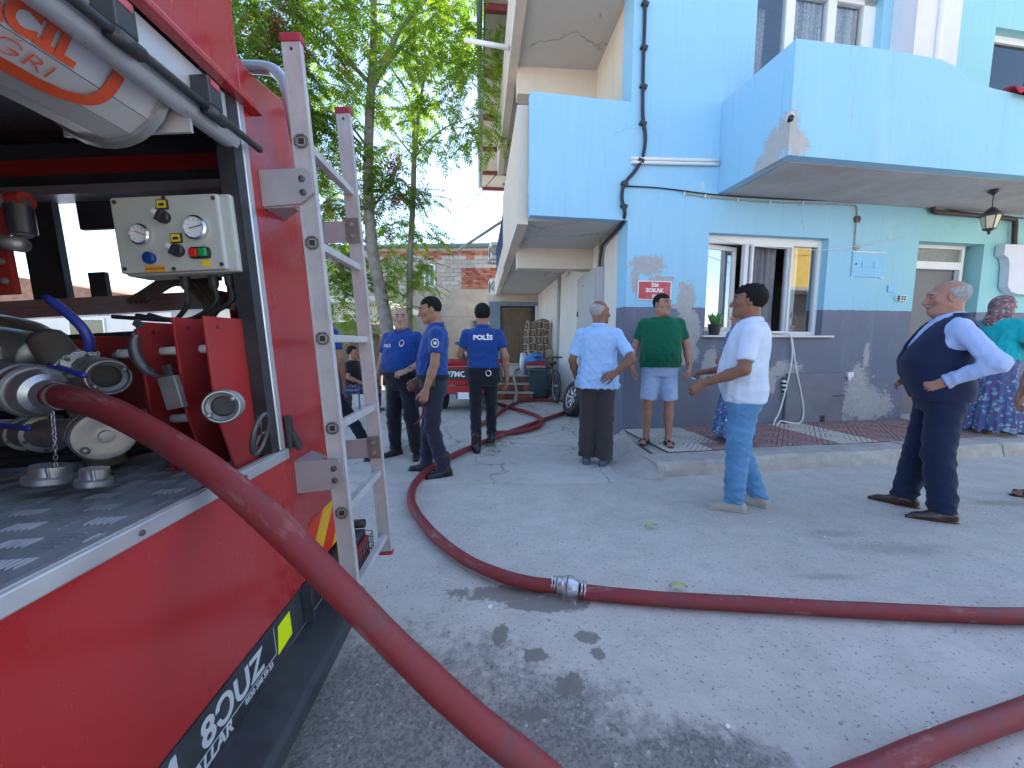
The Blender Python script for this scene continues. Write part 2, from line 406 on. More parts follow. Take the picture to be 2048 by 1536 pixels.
# ------------------------------------------------------------------ the blue apartment house
def blue_wall():
    m=NT('blue_painted_render'); o=m.xyz()
    # sky blue turning turquoise towards the right-hand part of the frontage
    t=m.n.new('ShaderNodeMapRange'); t.interpolation_type='SMOOTHSTEP'; t.inputs[1].default_value=2.6; t.inputs[2].default_value=5.6; m.l.new(o[0],t.inputs[0])
    nz=m.noise(1.3,5,.6)
    blue=m.mix(nz,(.275,.545,.755),(.32,.59,.79)); teal=m.mix(nz,(.27,.56,.60),(.32,.62,.65)); up=m.mix(t.outputs[0],blue,teal)
    low=m.mix(m.noise(1.6,3,.65),(.128,.147,.205),(.178,.197,.26))
    ed=m.math('ADD',o[2],m.math('MULTIPLY',m.math('SUBTRACT',m.noise(7,4,.6),.5),.035))
    dado=m.math('LESS_THAN',ed,1.765)
    col=m.mix(dado,up,low)
    # scuffs on the dado
    sc=m.ramp(m.noise(9,4,.75),[(.62,(0,0,0)),(.70,(1,1,1))]); col=m.mix(m.math('MULTIPLY',m.math('MULTIPLY',sc,dado),.35),col,(.33,.34,.37))
    fade=m.ramp(m.noise(2.2,5,.6,vec=m.mapping(scale=(2.2,1,.35))),[(.55,(0,0,0)),(.75,(1,1,1))]); col=m.mix(m.math('MULTIPLY',fade,.12),col,(.75,.80,.82))
    p1=m.patches([(.30,2.30,.24,.13),(.12,2.12,.06,.17),(.50,2.12,.18,.05)],.32,5,.05)
    p2=m.patches([(.86,1.84,.13,.26),(.97,1.50,.12,.25),(.80,2.05,.06,.06)],.32,5,.05)
    p3=m.patches([(.92,1.15,.20,.15),(1.25,.95,.13,.24),(2.45,.92,.22,.12),(2.25,.75,.08,.2),(.35,.55,.10,.06),(3.68,.62,.20,.36),(3.90,.38,.42,.27),(3.8,1.1,.05,.18),(.70,1.78,.08,.03)],.36,5,.06)
    msk=m.math('MAXIMUM',p1,m.math('MAXIMUM',p2,p3))
    cem=m.mix(m.noise(12,3,.65),(.30,.29,.30),(.47,.46,.47)); col=m.mix(m.math('MULTIPLY',msk,.93),col,cem)
    wht=m.ramp(m.noise(17,4,.75),[(.60,(0,0,0)),(.66,(1,1,1))]); p3w=m.patches([(3.85,.62,.3,.42),(4.35,.25,.15,.12),(.92,1.15,.2,.14)],.2,9,.2)
    col=m.mix(m.math('MULTIPLY',m.math('MULTIPLY',wht,p3w),.8),col,(.70,.70,.70))
    # chips round the balcony drain and hairline cracks
    p4=m.patches([(1.24,-1.06,3.46,.13,.15,.22),(1.24,-.88,3.38,.08,.13,.20),(1.24,-.72,3.30,.06,.09,.12),(1.34,-1.08,3.36,.12,.06,.15)],.30,14,.05); col=m.mix(p4,col,m.mix(m.noise(9,4,.7),(.33,.33,.33),(.52,.51,.50)))
    p5=m.patches([(1.24,-1.06,3.62,.05,.05,.05),(1.02,3.33,.022,.05),(1.95,3.72,.012,.03),(1.10,3.72,.01,.03)],.2,16,.1); col=m.mix(p5,col,(.6,.58,.54))
    wv=m.vmath('ADD',m.obj,m.vmath('MULTIPLY',m.noise(2.0,4,.65,out=1),(.7,.7,.7))); ck=m.math('MULTIPLY',m.ramp(m.vor(.42,vec=wv,feature='DISTANCE_TO_EDGE'),[(.0,(1,1,1)),(.005,(0,0,0))]),m.ramp(m.noise(.9,2,.5),[(.58,(0,0,0)),(.66,(1,1,1))])); col=m.mix(m.math('MULTIPLY',ck,.4),col,(.10,.14,.18))
    dr=m.ramp(m.noise(3.0,4,.7,vec=m.mapping(scale=(3.5,3.5,.22))),[(.54,(0,0,0)),(.78,(1,1,1))]); col=m.mix(m.math('MULTIPLY',dr,.20),col,(.16,.22,.27))
    m.set('Base Color',col).set('Roughness',.82)
    h=m.math('SUBTRACT',m.math('ADD',m.math('MULTIPLY',m.noise(130,3,.6),.5),m.math('MULTIPLY',m.noise(6,4,.6),.6)),m.math('MULTIPLY',m.math('MAXIMUM',msk,p4),.9))
    m.bump(h,.35,.006); return m.mat
def white_wall(name,c0,c1,dirt,base=True):
    m=NT(name); nz=m.noise(1.2,6,.62); col=m.mix(nz,c0,c1); o=m.xyz()
    st=m.ramp(m.noise(2.4,6,.65,vec=m.mapping(scale=(1.8,1.8,.3))),[(.50,(0,0,0)),(.72,(1,1,1))]); col=m.mix(m.math('MULTIPLY',st,.28),col,dirt)
    if base:   # rising damp: stain with a ragged edge of its own
        r=m.n.new('ShaderNodeMapRange'); r.inputs[1].default_value=.95; r.inputs[2].default_value=.1
        m.l.new(m.math('ADD',o[2],m.math('MULTIPLY',m.math('SUBTRACT',m.noise(2.5,6,.7,vec=m.mapping(scale=(1.5,1.5,.5))),.5),1.8)),r.inputs[0]); col=m.mix(m.math('MULTIPLY',r.outputs[0],.6),col,(.30,.34,.37))
    fl=m.ramp(m.noise(5,8,.75),[(.66,(0,0,0)),(.70,(1,1,1))]); col=m.mix(m.math('MULTIPLY',fl,.35),col,(.40,.37,.33))
    m.set('Base Color',col).set('Roughness',.88); m.bump(m.math('ADD',m.noise(100,3,.6),m.math('MULTIPLY',m.noise(4,5,.6),.8)),.35,.006); return m.mat
def soffit_mat():
    m=NT('flaking_soffit'); col=m.mix(m.noise(1.5,6,.6),(.50,.47,.43),(.60,.57,.53))
    w=m.vmath('ADD',m.obj,m.vmath('MULTIPLY',m.noise(2.5,5,.65,out=1),(.5,.5,.5)))
    c1=m.ramp(m.vor(.85,vec=w,feature='DISTANCE_TO_EDGE'),[(.0,(1,1,1)),(.020,(0,0,0))]); gate=m.ramp(m.noise(1.4,3,.5,vec=m.mapping(loc=(5,2,1))),[(.46,(0,0,0)),(.56,(1,1,1))])
    fl=m.ramp(m.noise(6,8,.7),[(.655,(0,0,0)),(.675,(1,1,1))])
    k=m.math('MAXIMUM',m.math('MULTIPLY',c1,gate),m.math('MULTIPLY',fl,gate)); col=m.mix(m.math('MULTIPLY',k,.8),col,(.24,.22,.20))
    m.set('Base Color',col).set('Roughness',.9); m.bump(m.math('SUBTRACT',m.noise(60,3,.6),m.math('MULTIPLY',k,1.2)),.5,.006); return m.mat
MT['blue']=blue_wall(); MT['wall_white']=white_wall('white_lane_render',(.66,.64,.62),(.78,.76,.74),(.45,.42,.38)); MT['wall_cream']=white_wall('cream_render',(.66,.56,.46),(.74,.66,.57),(.45,.40,.34),False)
MT['soffit']=soffit_mat(); MT['soffit_grey']=simple('grey_soffit',(.47,.455,.45),.9,var=.1,scale=2,bump=.3,bscale=50,dirt=(.24,.22,.21),dscale=2.5,damt=.4)
MT['roof_cream']=simple('cream_eave_boards',(.56,.53,.46),.8,var=.1,scale=3); MT['dark_red_paint']=simple('dark_red_paint',(.22,.045,.05),.6); MT['gutter']=simple('blue_gutter',(.22,.30,.36),.5,.2)
house=empty('apartment_house',tuple(P0),(0,0,PHI),'sky blue two-storey corner house with grey dado, balconies and peeling paint','house')
def wall_grid(b,u0,u1,z0,z1,v0,v1,ops):
    us=sorted({u0,u1,*[k for o in ops for k in o[:2]]}); zs=sorted({z0,z1,*[k for o in ops for k in o[2:4]]})
    for i in range(len(us)-1):
        run=None
        for j in range(len(zs)-1):
            cu=(us[i]+us[i+1])/2; cz=(zs[j]+zs[j+1])/2
            hole=any(o[0]<cu<o[1] and o[2]<cz<o[3] for o in ops)
            if not hole: run=(run[0],zs[j+1]) if run else (zs[j],zs[j+1])
            if (hole or j==len(zs)-2) and run: b.box(us[i],v0,run[0],us[i+1],v1,run[1]); run=None
WIN=(1.15,3.0,1.40,2.745); DOOR=(4.53,5.74,.12,2.775); BW=(1.66,3.55,3.4,5.9); BW2=(5.46,6.6,4.2,5.75)
b=MB(); wall_grid(b,0,9.5,-.05,7.6,0,.28,[WIN,DOOR,BW,BW2]); fw_=b.build('front_wall',MT['blue'],house)
b=MB()   # lane wall: white, ground and upper storeys, with two openings far down
def lane_prism(b,s0,s1,o0,o1,z0,z1):
    p=[LW(s0,o0),LW(s0,o1),LW(s1,o1),LW(s1,o0)]; b.prism(p,z0,z1)
b.prism([(0.004,.0),LW(.0,0),LW(11.2,0),LW(11.2,-.25),LW(.28,-.25),(.25,.284)],-.05,2.83)
b.build('lane_wall',MT['wall_white'],house)
b=MB(); b.prism([(.004,.282),LW(.283,0),LW(11.2,0),LW(11.2,-.25),LW(.28,-.25)],2.83,7.6); 
b.build('lane_wall',MT['wall_cream'],house)
b=MB(); b.box(9.25,.28,-.05,9.5,11,7.6); b.prism([LW(11.2,-.25),LW(11.2,0),(9.5,11.2),(9.5,11)],-.05,7.6); b.build('rear_wall',MT['wall_white'],house)
b=MB(); b.box(.3,.285,2.86,9.24,10.9,3.05); b.box(.3,.285,5.95,9.24,10.9,6.15); b.box(.3,.285,.0,9.24,10.9,.10); b.build('floor_slab',MT['interior'],house)  # unseen floors added to stop light leaking between storeys
b=MB(); b.box(3.9,.3,.1,4.0,6,2.86); b.box(.35,3.6,.1,9.2,3.7,2.86); b.box(.35,3.2,3.05,9.2,3.3,5.95); b.build('partition',MT['interior'],house)
# roof with wide eaves on the lane side
b=MB(); b.prism([(-1.75,-.6),(9.9,-.6),(9.9,11.6),LW(11.9,1.75)],7.62,7.66); b.build('eave_soffit',MT['roof_cream'],house)
b=MB(); b.prism([(-1.80,-.65),(9.95,-.65),(9.95,11.65),LW(11.95,1.80)],7.662,7.80); b.build('roof',MT['gutter'],house)
for s in (1.2,3.0,4.8,6.6,8.4,10.2,11.7):
    b=MB(); lane_prism(b,s,s+.10,.02,1.74,7.50,7.615); b.build('eave_beam',MT['dark_red_paint'],house)
b=MB(); b.tube([LW(-.5,1.84)+(7.72,),LW(12,1.84)+(7.70,)],.06,10); b.build('gutter',MT['gutter'],house)
b=MB(); b.tube([(LW(11.3,.9)[0],LW(11.3,.9)[1],7.6),(LW(11.3,.45)[0],LW(11.3,.45)[1],7.1),(LW(11.3,.3)[0],LW(11.3,.3)[1],6.8),(LW(11.3,.3)[0],LW(11.3,.3)[1],.1)],.05,8); b.build('downpipe',MT['gutter'],house)
# lane-side balcony on the first floor: blue end wall flush with the front, white outer parapet
lb=[LW(0,1.27)]
b=MB(); b.prism([(-1.27,0),(-.001,0),(-.001,.12),(-1.265,.12)],2.845,4.25); b.build('balcony_end_wall',MT['blue'],house)
b=MB(); lane_prism(b,.125,1.55,.002,1.26,2.845,3.0); lane_prism(b,1.80,8.3,.002,1.26,2.845,3.0); b.build('balcony_slab',MT['soffit'],house)
b=MB(); lane_prism(b,1.55,1.80,.002,1.262,2.52,3.0); b.build('balcony_beam',MT['wall_cream'],house)
b=MB(); lane_prism(b,.122,3.2,1.262,1.40,2.80,4.22); lane_prism(b,3.2,8.3,1.262,1.38,2.80,3.35); b.build('balcony_parapet',MT['wall_cream'],house)
for s in np.arange(3.4,8.2,.22):
    b=MB(); x,y=LW(s,1.32); b.tube([(x,y,3.35),(x,y,4.2)],.012,6); b.build('railing_bar',simple('navy_rail',(.03,.06,.16),.5) if 'navy' not in MT else MT['navy'],house)
    if 'navy' not in MT: MT['navy']=bpy.data.materials['navy_rail']
b=MB(); b.tube([LW(3.2,1.32)+(4.2,),LW(8.2,1.32)+(4.2,)],.03,8); b.build('handrail',MT['navy'],house)
# second-floor balcony above it
b=MB(); lane_prism(b,-.25,1.55,.002,1.26,5.60,5.75); lane_prism(b,1.8,5.5,.002,1.26,5.6,5.75); b.build('upper_balcony_slab',MT['soffit'],house)
b=MB(); lane_prism(b,1.55,1.80,.002,1.262,5.20,5.75); lane_prism(b,-.25,5.5,1.263,1.40,5.55,6.6); b.build('upper_balcony_beam',MT['wall_cream'],house)
# end of the lane: wall with a brown door, at the head of the steps
b=MB(); lane_prism(b,7.75,8.0,.0,1.66,2.62,2.843); lane_prism(b,7.75,8.0,1.22,1.66,.0,2.62); b.build('lane_end_wall',MT['wall_cream'],house)
MT['lane_blue']=simple('dusty_blue_paint',(.20,.27,.34),.8,var=.15); MT['door_brown']=simple('brown_door',(.16,.10,.065),.5,var=.2,scale=6)
b=MB(); lane_prism(b,7.70,7.748,1.222,1.58,.4,2.60); lane_prism(b,7.70,7.748,.0,1.22,2.48,2.60); b.build('door_surround',MT['lane_blue'],house)
dr=MB(); lane_prism(dr,7.80,7.86,.22,1.16,.62,2.40); dr=dr.build('lane_door',MT['door_brown'],house)
for k in range(7):
    b=MB(); lane_prism(b,7.785,7.80,.27+k*.118,.27+k*.118+.10,.68,2.33); b.build('door_plank',MT['door_brown'],dr)
b=MB(); lane_prism(b,7.76,7.84,.08,.215,.6,2.48); lane_prism(b,7.76,7.84,1.165,1.219,.6,2.48); lane_prism(b,7.76,7.84,.08,1.219,2.405,2.48); b.build('door_frame',MT['black_plastic'],house)
# ground-floor window: white frame, open left casement, sliding screen, curtains
u0,u1,z0,z1=WIN
win=MB(); fw=.055; v0,v1=.10,.17
for a in [(u0,z0,u1,z0+fw),(u0,z1-.10,u1,z1),(u0,z0+fw,u0+fw,z1-.10),(u1-fw,z0+fw,u1,z1-.10),(1.78,z0+fw,1.84,z1-.10),(2.46,z0+fw,2.52,z1-.10)]: win.box(a[0],v0,a[1],a[2],v1,a[3])
win=win.build('window',MT['white_pvc'],house,bevel=.004)
b=MB(); b.box(1.845,.13,z0+fw,2.455,.136,z1-.10); b.build('pane',glass_mat('fly_screen',(.80,.80,.80),.3,-.05),win)
b=MB(); b.box(2.525,.13,z0+fw,u1-fw,.136,z1-.10); b.build('pane',MT['glass'],win)
sl=MB(); 
for a in [(1.86,z0+.03,2.50,z0+.06),(1.86,z1-.13,2.50,z1-.10),(1.86,z0+.06,1.885,z1-.13),(2.475,z0+.06,2.50,z1-.13)]: sl.box(a[0],.06,a[1],a[2],.098,a[3])
sl.build('sliding_screen_frame',MT['white_pvc'],win)
cas=MB(); w_=.60   # open casement swung inwards, hinge at left jamb
for a in [(0,z0+.06,w_,z0+.12),(0,z1-.16,w_,z1-.10),(0,z0+.12,.06,z1-.16),(w_-.06,z0+.12,w_,z1-.16)]: cas.box(a[0],0,a[1],a[2],.05,a[3])
ca=cas.build('casement',MT['white_pvc'],win,loc=(u0+.06,.16,0),rot=(0,0,R(12)),bevel=.004)
b=MB(); b.box(.06,.02,z0+.12,w_-.06,.026,z1-.16); b.build('casement_pane',glass_mat('casement_glass',alpha=.5),ca)
b=MB(); b.box(1.10,-.075,1.372,3.14,.10,1.398); b.build('window_sill',simple('sill_marble',(.66,.66,.66),.4,var=.08),house,bevel=.004)
def curtain(name,u0,u1,z0,z1,v,mat,parent,amp=.03,waves=9,seed=1):
    r=random.Random(seed); n=waves*8; b=MB(); b.smooth=True; vs=[]; rows=8; fs=[]
    phs=[r.uniform(-.8,.8) for _ in range(n+1)]
    for j in range(rows+1):
        tz=j/rows
        for i in range(n+1):
            t=i/n; a=math.sin(t*waves*2*math.pi+phs[i//6]*.6)*amp*(.7+.3*math.sin(i*.3+tz*1.5))
            vs.append((u0+(u1-u0)*t+.01*math.sin(tz*5+i),v+a,z1+(z0-z1)*tz))
    for j in range(rows):
        for i in range(n): fs.append((j*(n+1)+i,j*(n+1)+i+1,(j+1)*(n+1)+i+1,(j+1)*(n+1)+i))
    b.add(vs,fs); return b.build(name,mat,parent,recalc=False)
MT['curtain']=simple('grey_lace_curtain',(.52,.51,.55),.9,var=.12,scale=20); MT['curtain_pale']=simple('pale_net_curtain',(.62,.61,.62),.9)
MT['curtain_brown']=simple('brown_lace_curtain',(.44,.38,.34),.9,var=.45,scale=45)
curtain('curtain',1.86,2.38,1.42,2.70,.235,MT['curtain'],house,.05,5,2); curtain('curtain',2.52,2.72,1.42,2.7,.22,MT['curtain_pale'],house,.02,4,3)
# first-floor balcony door and windows behind the parapet
wn_=MB(); u0,u1,z0,z1=BW
for a in [(u0,z0,u0+.06,z1),(2.17,z0,2.30,z1),(2.80,z0,2.93,z1),(3.36,z0,u1,z1),(u0,z1-.06,u1,z1)]: wn_.box(a[0],.10,a[1],a[2],.17,a[3])
wn_=wn_.build('balcony_door',MT['white_pvc'],house)
for a in ((1.72,2.17),(2.30,2.80),(2.93,3.36)):
    b=MB(); b.box(a[0],.132,3.4,a[1],.138,5.84); b.build('pane',MT['glass'],wn_)
curtain('curtain',2.30,2.80,3.2,5.85,.205,MT['curtain_brown'],house,.03,8,4); curtain('curtain',2.94,3.36,3.2,5.85,.21,MT['curtain_brown'],house,.03,6,5); curtain('curtain',1.75,2.1,4.9,5.85,.4,MT['curtain_brown'],house,.03,5,6)
b=MB(); b.box(3.70,-.30,3.3,4.40,-.002,7.6); b.build('white_pier',simple('white_pier_render',(.72,.71,.76),.85,var=.05,scale=2,bump=.2),house)
b=MB(); b.tube([(4.05,-.32,3.4),(4.05,-.32,7.6)],.035,10); b.build('downpipe',MT['white_pvc'],house)
wn2=MB(); u0,u1,z0,z1=BW2
for a in [(u0,z1-.09,u1,z1),(u0,z0,u0+.02,z1-.09),(u1-.06,z0,u1,z1-.09)]: wn2.box(a[0],.12,a[1],a[2],.19,a[3])
wn2=wn2.build('upper_window',MT['white_pvc'],house)
b=MB(); b.box(u0+.02,.15,z0,u1-.06,.156,z1-.09); b.build('pane',MT['glass_dark'],wn2)
# front balcony parapet with a stepped top, grey soffit
bal=MB(); pr=[(1.24,3.24),(9.3,3.24),(9.3,4.09),(4.25,4.10),(3.80,4.13),(3.47,4.185),(3.28,4.29),(3.05,4.352),(2.2,4.37),(1.24,4.352)]
bal.prism(pr,-1.08,-.96,'y'); bal.prism([(-.958,3.24),(-.004,3.24),(-.004,4.36),(-.958,4.352)],1.24,1.36,'x'); 
bal.build('balcony_parapet',MT['blue'],house)
b=MB(); b.box(1.364,-.956,3.232,9.2,-.004,3.38); b.build('balcony_soffit',MT['soffit_grey'],house)
b=MB(); b.tube([(1.30,-1.00,3.60),(1.215,-1.11,3.585)],.028,12); b.build('drain_spout',MT['black_plastic'],house)
# entrance: deep reveal, transom light, grey steel door standing open
en=MB(); u0,u1,z0,z1=DOOR
for a in [(u0,z1-.05,u1-.10,z1),(u0,2.42,u1-.10,2.53),(u1-.16,.14,u1-.10,2.42),(u1-.16,2.53,u1-.10,z1-.05)]: en.box(a[0],.16,a[1],a[2],.23,a[3])
en=en.build('door_frame',MT['white_pvc'],house)
b=MB(); b.box(u0,.19,2.53,u1-.16,.20,z1-.05); tr_=b.build('transom_pane',simple('frosted_transom',(.20,.21,.20),.35,var=.25,scale=30,bump=.6,bscale=40),en)
b=MB(); b.box(u0+.04,.235,.16,u1-.17,.285,2.42); dd=b.build('entrance_door',simple('grey_steel_door',(.17,.17,.185),.55,var=.08,scale=3),house)
b=MB(); b.box(u0-.0,-.10,.10,u1,.27,.16); b.build('door_step',simple('step_marble',(.6,.58,.56),.5),house)
# cellar hatch under the window, with a gap stuffed with cloth
b=MB(); b.box(2.46,-.045,.145,3.42,-.004,.86); ha=b.build('cellar_hatch',simple('grey_board',(.15,.16,.20),.7,var=.15,scale=4,dirt=(.3,.3,.33),damt=.3),house,bevel=.004)
b=MB(); b.tube([(3.22,-.06,.53),(3.44,-.06,.53)],.008,6); b.build('bolt',MT['dark_metal'],ha)
b=MB(); b.box(3.05,-.052,.148,3.12,-.044,.24); b.build('vent_slot',MT['black_plastic'],ha)
# meter door flush in the wall
b=MB(); b.box(3.40,-.016,2.235,3.95,-.002,2.57); md=b.build('meter_door',simple('blue_painted_steel',(.235,.53,.77),.6,var=.05,scale=3),house,bevel=.003)
for a in ((3.56,2.36,3.66,2.46),(3.76,2.36,3.86,2.46)):
    b=MB(); b.box(a[0],-.024,a[1],a[2],-.017,a[3]); b.build('meter_window',bpy.data.materials['blue_painted_steel'],md,bevel=.003)
b=MB(); b.lathe([(.012,0),(.012,.01)],(3.46,-.016,2.41),(0,-1,0),10); b.build('lock',MT['dark_metal'],md)
for a in ((3.39,2.571,3.96,2.585),(3.39,2.222,3.42,2.234),(3.88,2.222,3.96,2.234)):
    b=MB(); b.box(a[0],-.02,a[1],a[2],-.002,a[3]); b.build('meter_door_edge',MT['white_pvc'],md)
b=MB(); b.box(4.05,-.02,2.03,4.16,-.002,2.13); b.build('switch_plate',bpy.data.materials['blue_painted_steel'],house,bevel=.006)
b=MB(); b.box(4.20,-.035,1.905,4.38,-.002,1.985); bell=b.build('door_bell',MT['white_pvc'],house,bevel=.006)
for k in range(2):
    for j in range(2):
        b=MB(); b.box(4.27+k*.05,-.041,1.92+j*.033,4.305+k*.05,-.036,1.942+j*.033); b.build('bell_button',MT['black_plastic'],bell)
b=MB(); b.box(4.205,-.045,1.91,4.24,-.036,1.98); b.build('bell_camera',MT['black_plastic'],bell)
b=MB(); b.lathe([(.05,0),(.05,.02),(.03,.022)],(3.42,-.002,3.02),(0,-1,0),14); b.build('pipe_stub',MT['dark_metal'],house)
# ------------------------------------------------------------------ fittings on the house (things of their own)
HROT=(0,0,PHI)
def hthing(name,p,label,cat,group=None): return empty(name,tuple(F(p[0],p[1],p[2])),HROT,label,cat,group)
def hmesh(b,name,mats,label=None,cat=None,group=None,parent=None,**k):   # geometry given in the house frame
    if parent is None:
        o=b.build(name,mats,None,tuple(P0),HROT,**k); return tag(o,label,cat,group)
    return b.build(name,mats,parent,**k)
MT['cable_black']=simple('black_cable',(.018,.022,.035),.5,var=.3,scale=30); MT['cable_tan']=simple('tan_cable',(.40,.34,.26),.7,var=.25,scale=20); MT['cable_white']=simple('white_cable',(.74,.74,.72),.5)
MT['rust_pipe']=simple('rusty_brown_pipe',(.045,.028,.022),.6,var=.4,scale=25)
# thick black mains cable with clamps
cp=[onf(x,y,.035) for x,y in [(1292,-60),(1289,60),(1287,110),(1286,175),(1286,235),(1291,272),(1286,312),(1270,342),(1249,368),(1244,398),(1250,428)]]
cp+=[onl(x,y,.05) for x,y in [(1237,455),(1207,488),(1201,515),(1199,552)]]
b=MB(); b.tube(spline(cp,5),.022,8); mc=hmesh(b,'mains_cable',MT['cable_black'],'thick black mains cable clipped down the blue house corner to the grey cabinet','cable')
for x,y in [(1290,8),(1288,95),(1287,173),(1286,247),(1281,322),(1249,368),(1248,412)]:
    p=onf(x,y,.03); b=MB(); b.cbox(p,(.085,.06,.045),(0,R(20),0),.008); b.build('clamp',MT['black_plastic'],mc)
# thin black and tan wires over the window
b=MB(); b.tube(spline([onf(x,y,.02) for x,y in [(1252,372),(1320,376),(1400,386),(1450,391),(1560,398),(1700,402),(1815,400),(1868,413),(1940,426),(2060,438)]],4),.009,6); hmesh(b,'thin_wire',MT['cable_black'],'thin black wire running below the front balcony above the window','wire')
b=MB(); b.tube(spline([onf(x,y,.015) for x,y in [(1366,387),(1435,396),(1540,404),(1650,408),(1702,410),(1714,417),(1712,450),(1709,494)]],4),.009,6); tw=hmesh(b,'tan_wire',MT['cable_tan'],'tan wire with small clips dropping to the meter door','wire')
for x,y in [(1368,388),(1410,393),(1475,400),(1540,404),(1605,407)]:
    p=onf(x,y,.015); b=MB(); b.cbox(p,(.014,.03,.05),None,.003); b.build('clip',MT['cable_white'],tw)
b=MB(); p=onf(1709,497,.0); b.lathe([(.03,0),(.035,.03),(.02,.06)],p+Vector((0,.0,0)),(.5,-.8,.2),12); b.build('cable_gland',MT['cement'],tw)
b=MB(); wp=b
for dz in (0,-.045):
    b.tube(spline([onf(1263,316,.0)+Vector((0,.06,dz)),onf(1266,317,.02)+Vector((0,0,dz)),onf(1276,317,.035)+Vector((0,0,dz)),onf(1350,319,.035)+Vector((0,0,dz)),onf(1437,321,.03)+Vector((0,0,dz))],5),.021,10)
tag(hmesh(b,'twin_pipes',MT['white_pvc'],'pair of short white pipes fixed to the blue wall beside the balcony','pipe'),kind=None)
b=MB(); q=onf(1868,388,.05); zz=3.22
b.tube(spline([(q.x,q.y,zz),(q.x,q.y,q.z-.04)]+[tuple(onf(x,y,.06)) for x,y in [(1866,417),(1874,424),(1920,428),(1990,434),(2024,438),(2030,444),(2029,470),(2027,520)]],4),.032,10); hmesh(b,'waste_pipe',MT['rust_pipe'],'dark brown waste pipe above the entrance door, behind the lantern','pipe')
# hanging lantern
lp=gr(1988,384,3.20); lt=empty('porch_lantern',tuple(lp),HROT,'black coach lantern with cream panes hanging under the balcony','lantern')
b=MB(); b.lathe([(.005,-.075),(.055,-.03),(.06,-.02),(.02,.0)],(0,0,.03),(0,0,1),14); b.tube([(0,0,-.04),(0,0,-.20)],.006,6); b.build('rod',MT['black_plastic'],lt)
MT['lantern_glass']=simple('cream_lantern_glass',(.62,.52,.36),.3,var=.06)
b=MB(); b.lathe([(.006,-.18),(.035,-.20),(.095,-.275),(.115,-.285),(.112,-.295),(.09,-.296)],(0,0,0),(0,0,1),6); b.build('lantern_cap',MT['black_plastic'],lt)
def hexr(r,z): return [(r*math.cos(a),r*math.sin(a),z) for a in [math.pi/3*k for k in range(6)]]
t_,bo=hexr(.088,-.298),hexr(.055,-.45)
for k in range(6):
    b=MB(); j=(k+1)%6; c=Vector((0,0,-.37)); P_=[Vector(x) for x in (t_[k],t_[j],bo[j],bo[k])]; n_=((P_[0]+P_[2])/2-c).normalized()*.003; b.add([p-n_ for p in P_]+[p+n_ for p in P_],[(0,1,2,3),(7,6,5,4),(0,4,5,1),(1,5,6,2),(2,6,7,3),(3,7,4,0)]); b.build('lantern_pane',MT['lantern_glass'],lt)
    b=MB(); b.tube([P_[0]*1.0,P_[3]*1.0],.006,5); b.build('lantern_bar',MT['black_plastic'],lt)
b=MB(); b.lathe([(.062,-.448),(.058,-.462),(.02,-.48),(.012,-.495),(.016,-.505),(.004,-.525)],(0,0,0),(0,0,1),6); b.build('lantern_base',MT['black_plastic'],lt)
# street sign
MT['sign_red']=simple('sign_red',(.50,.035,.06),.45,var=.08,scale=6,dirt=(.6,.5,.48),dscale=9,damt=.25); MT['white_paint']=simple('white_paint',(.80,.80,.80),.5,var=.05)
sp=onf(1309,581,.012); sg=hthing('street_sign',(sp.x,sp.y,sp.z),'red enamel street name sign with white lettering on the blue wall','sign')
b=MB(); b.cbox((0,0,0),(.475,.008,.245),None,.003); b.build('sign_border',MT['white_paint'],sg)
b=MB(); b.prism([(-.225,-.108),(-.222,.05),(-.226,.108),(.1,.112),(.226,.108),(.219,-.02),(.226,-.108),(-.1,-.112)],-.0065,-.0045,'y'); b.build('sign_plate',MT['sign_red'],sg)
for t_,sz,zz in (('236',.062,.068),('SOKAK',.070,.0),('155',.05,-.075)):
    text_mesh(t_,sz,MT['white_paint'],'lettering',sg,axes((0,-.0072,zz),(1,0,0),(0,0,1)),bold=.0028,xs=1.08)
# grey cabinet on the lane wall
cb=empty('electric_cabinet',tuple(F(0,0,0)),HROT,'tall pale grey electricity cabinet on the white lane wall','cabinet')
MT['cab_grey']=simple('pale_grey_enamel',(.44,.46,.48),.5,var=.06,scale=3,dirt=(.35,.35,.34),damt=.2)
b=MB(); lane_prism(b,.90,2.05,.002,.12,1.28,2.44); b.build('cabinet_body',MT['cab_grey'],cb,bevel=.006)
b=MB(); lane_prism(b,.93,2.02,.121,.135,1.31,2.41); cdr=b.build('cabinet_door',MT['cab_grey'],cb,bevel=.004)
b=MB(); x,y=LW(1.95,.138); b.cbox((x,y,1.8),(.03,.03,.09),None,.004); b.build('handle',MT['black_plastic'],cdr)
b=MB(); x,y=LW(1.6,.137); b.lathe([(.012,-.003),(.012,.006)],(x,y,2.25),(-1,.05,0),8); b.build('lock',MT['black_plastic'],cdr)
# tan wires fanning out under the lane balcony
for k,off in enumerate((0,.05,.1,.16)):
    pts=[(1204-k*3,545),(1203-k*2,500-k*4),(1198-k*3,468-k*2),(1188-k*2,456+k),(1172,470+k*3),(1152,490+k*4),(1140,506+k*4)]+([(1139,540),(1134,553)] if k%2 else [(1105,540),(1078,571)])
    b=MB(); b.tube(spline([onl(x,y,.03+.012*k) for x,y in pts],4),.010,6); hmesh(b,'tan_wire',MT['cable_tan'],['uppermost','second','third','lowest'][k]+' tan wire in the tangle under the lane balcony by the cabinet','wire','tangled wires under the lane balcony')
b=MB(); b.tube([tuple(onl(1119,552,.03)),tuple(onl(1112,790,.03))],.045,10); hmesh(b,'wall_pipe',MT['cement'],'grey upright pipe boxed against the white lane wall','pipe')
b=MB(); b.tube([tuple(gr(1111,801,.03)),tuple(gr(1138,815,.03))],.025,8); tag(b.build('floor_pipe',MT['white_pvc']),'short white pipe lying along the foot of the lane wall','pipe')
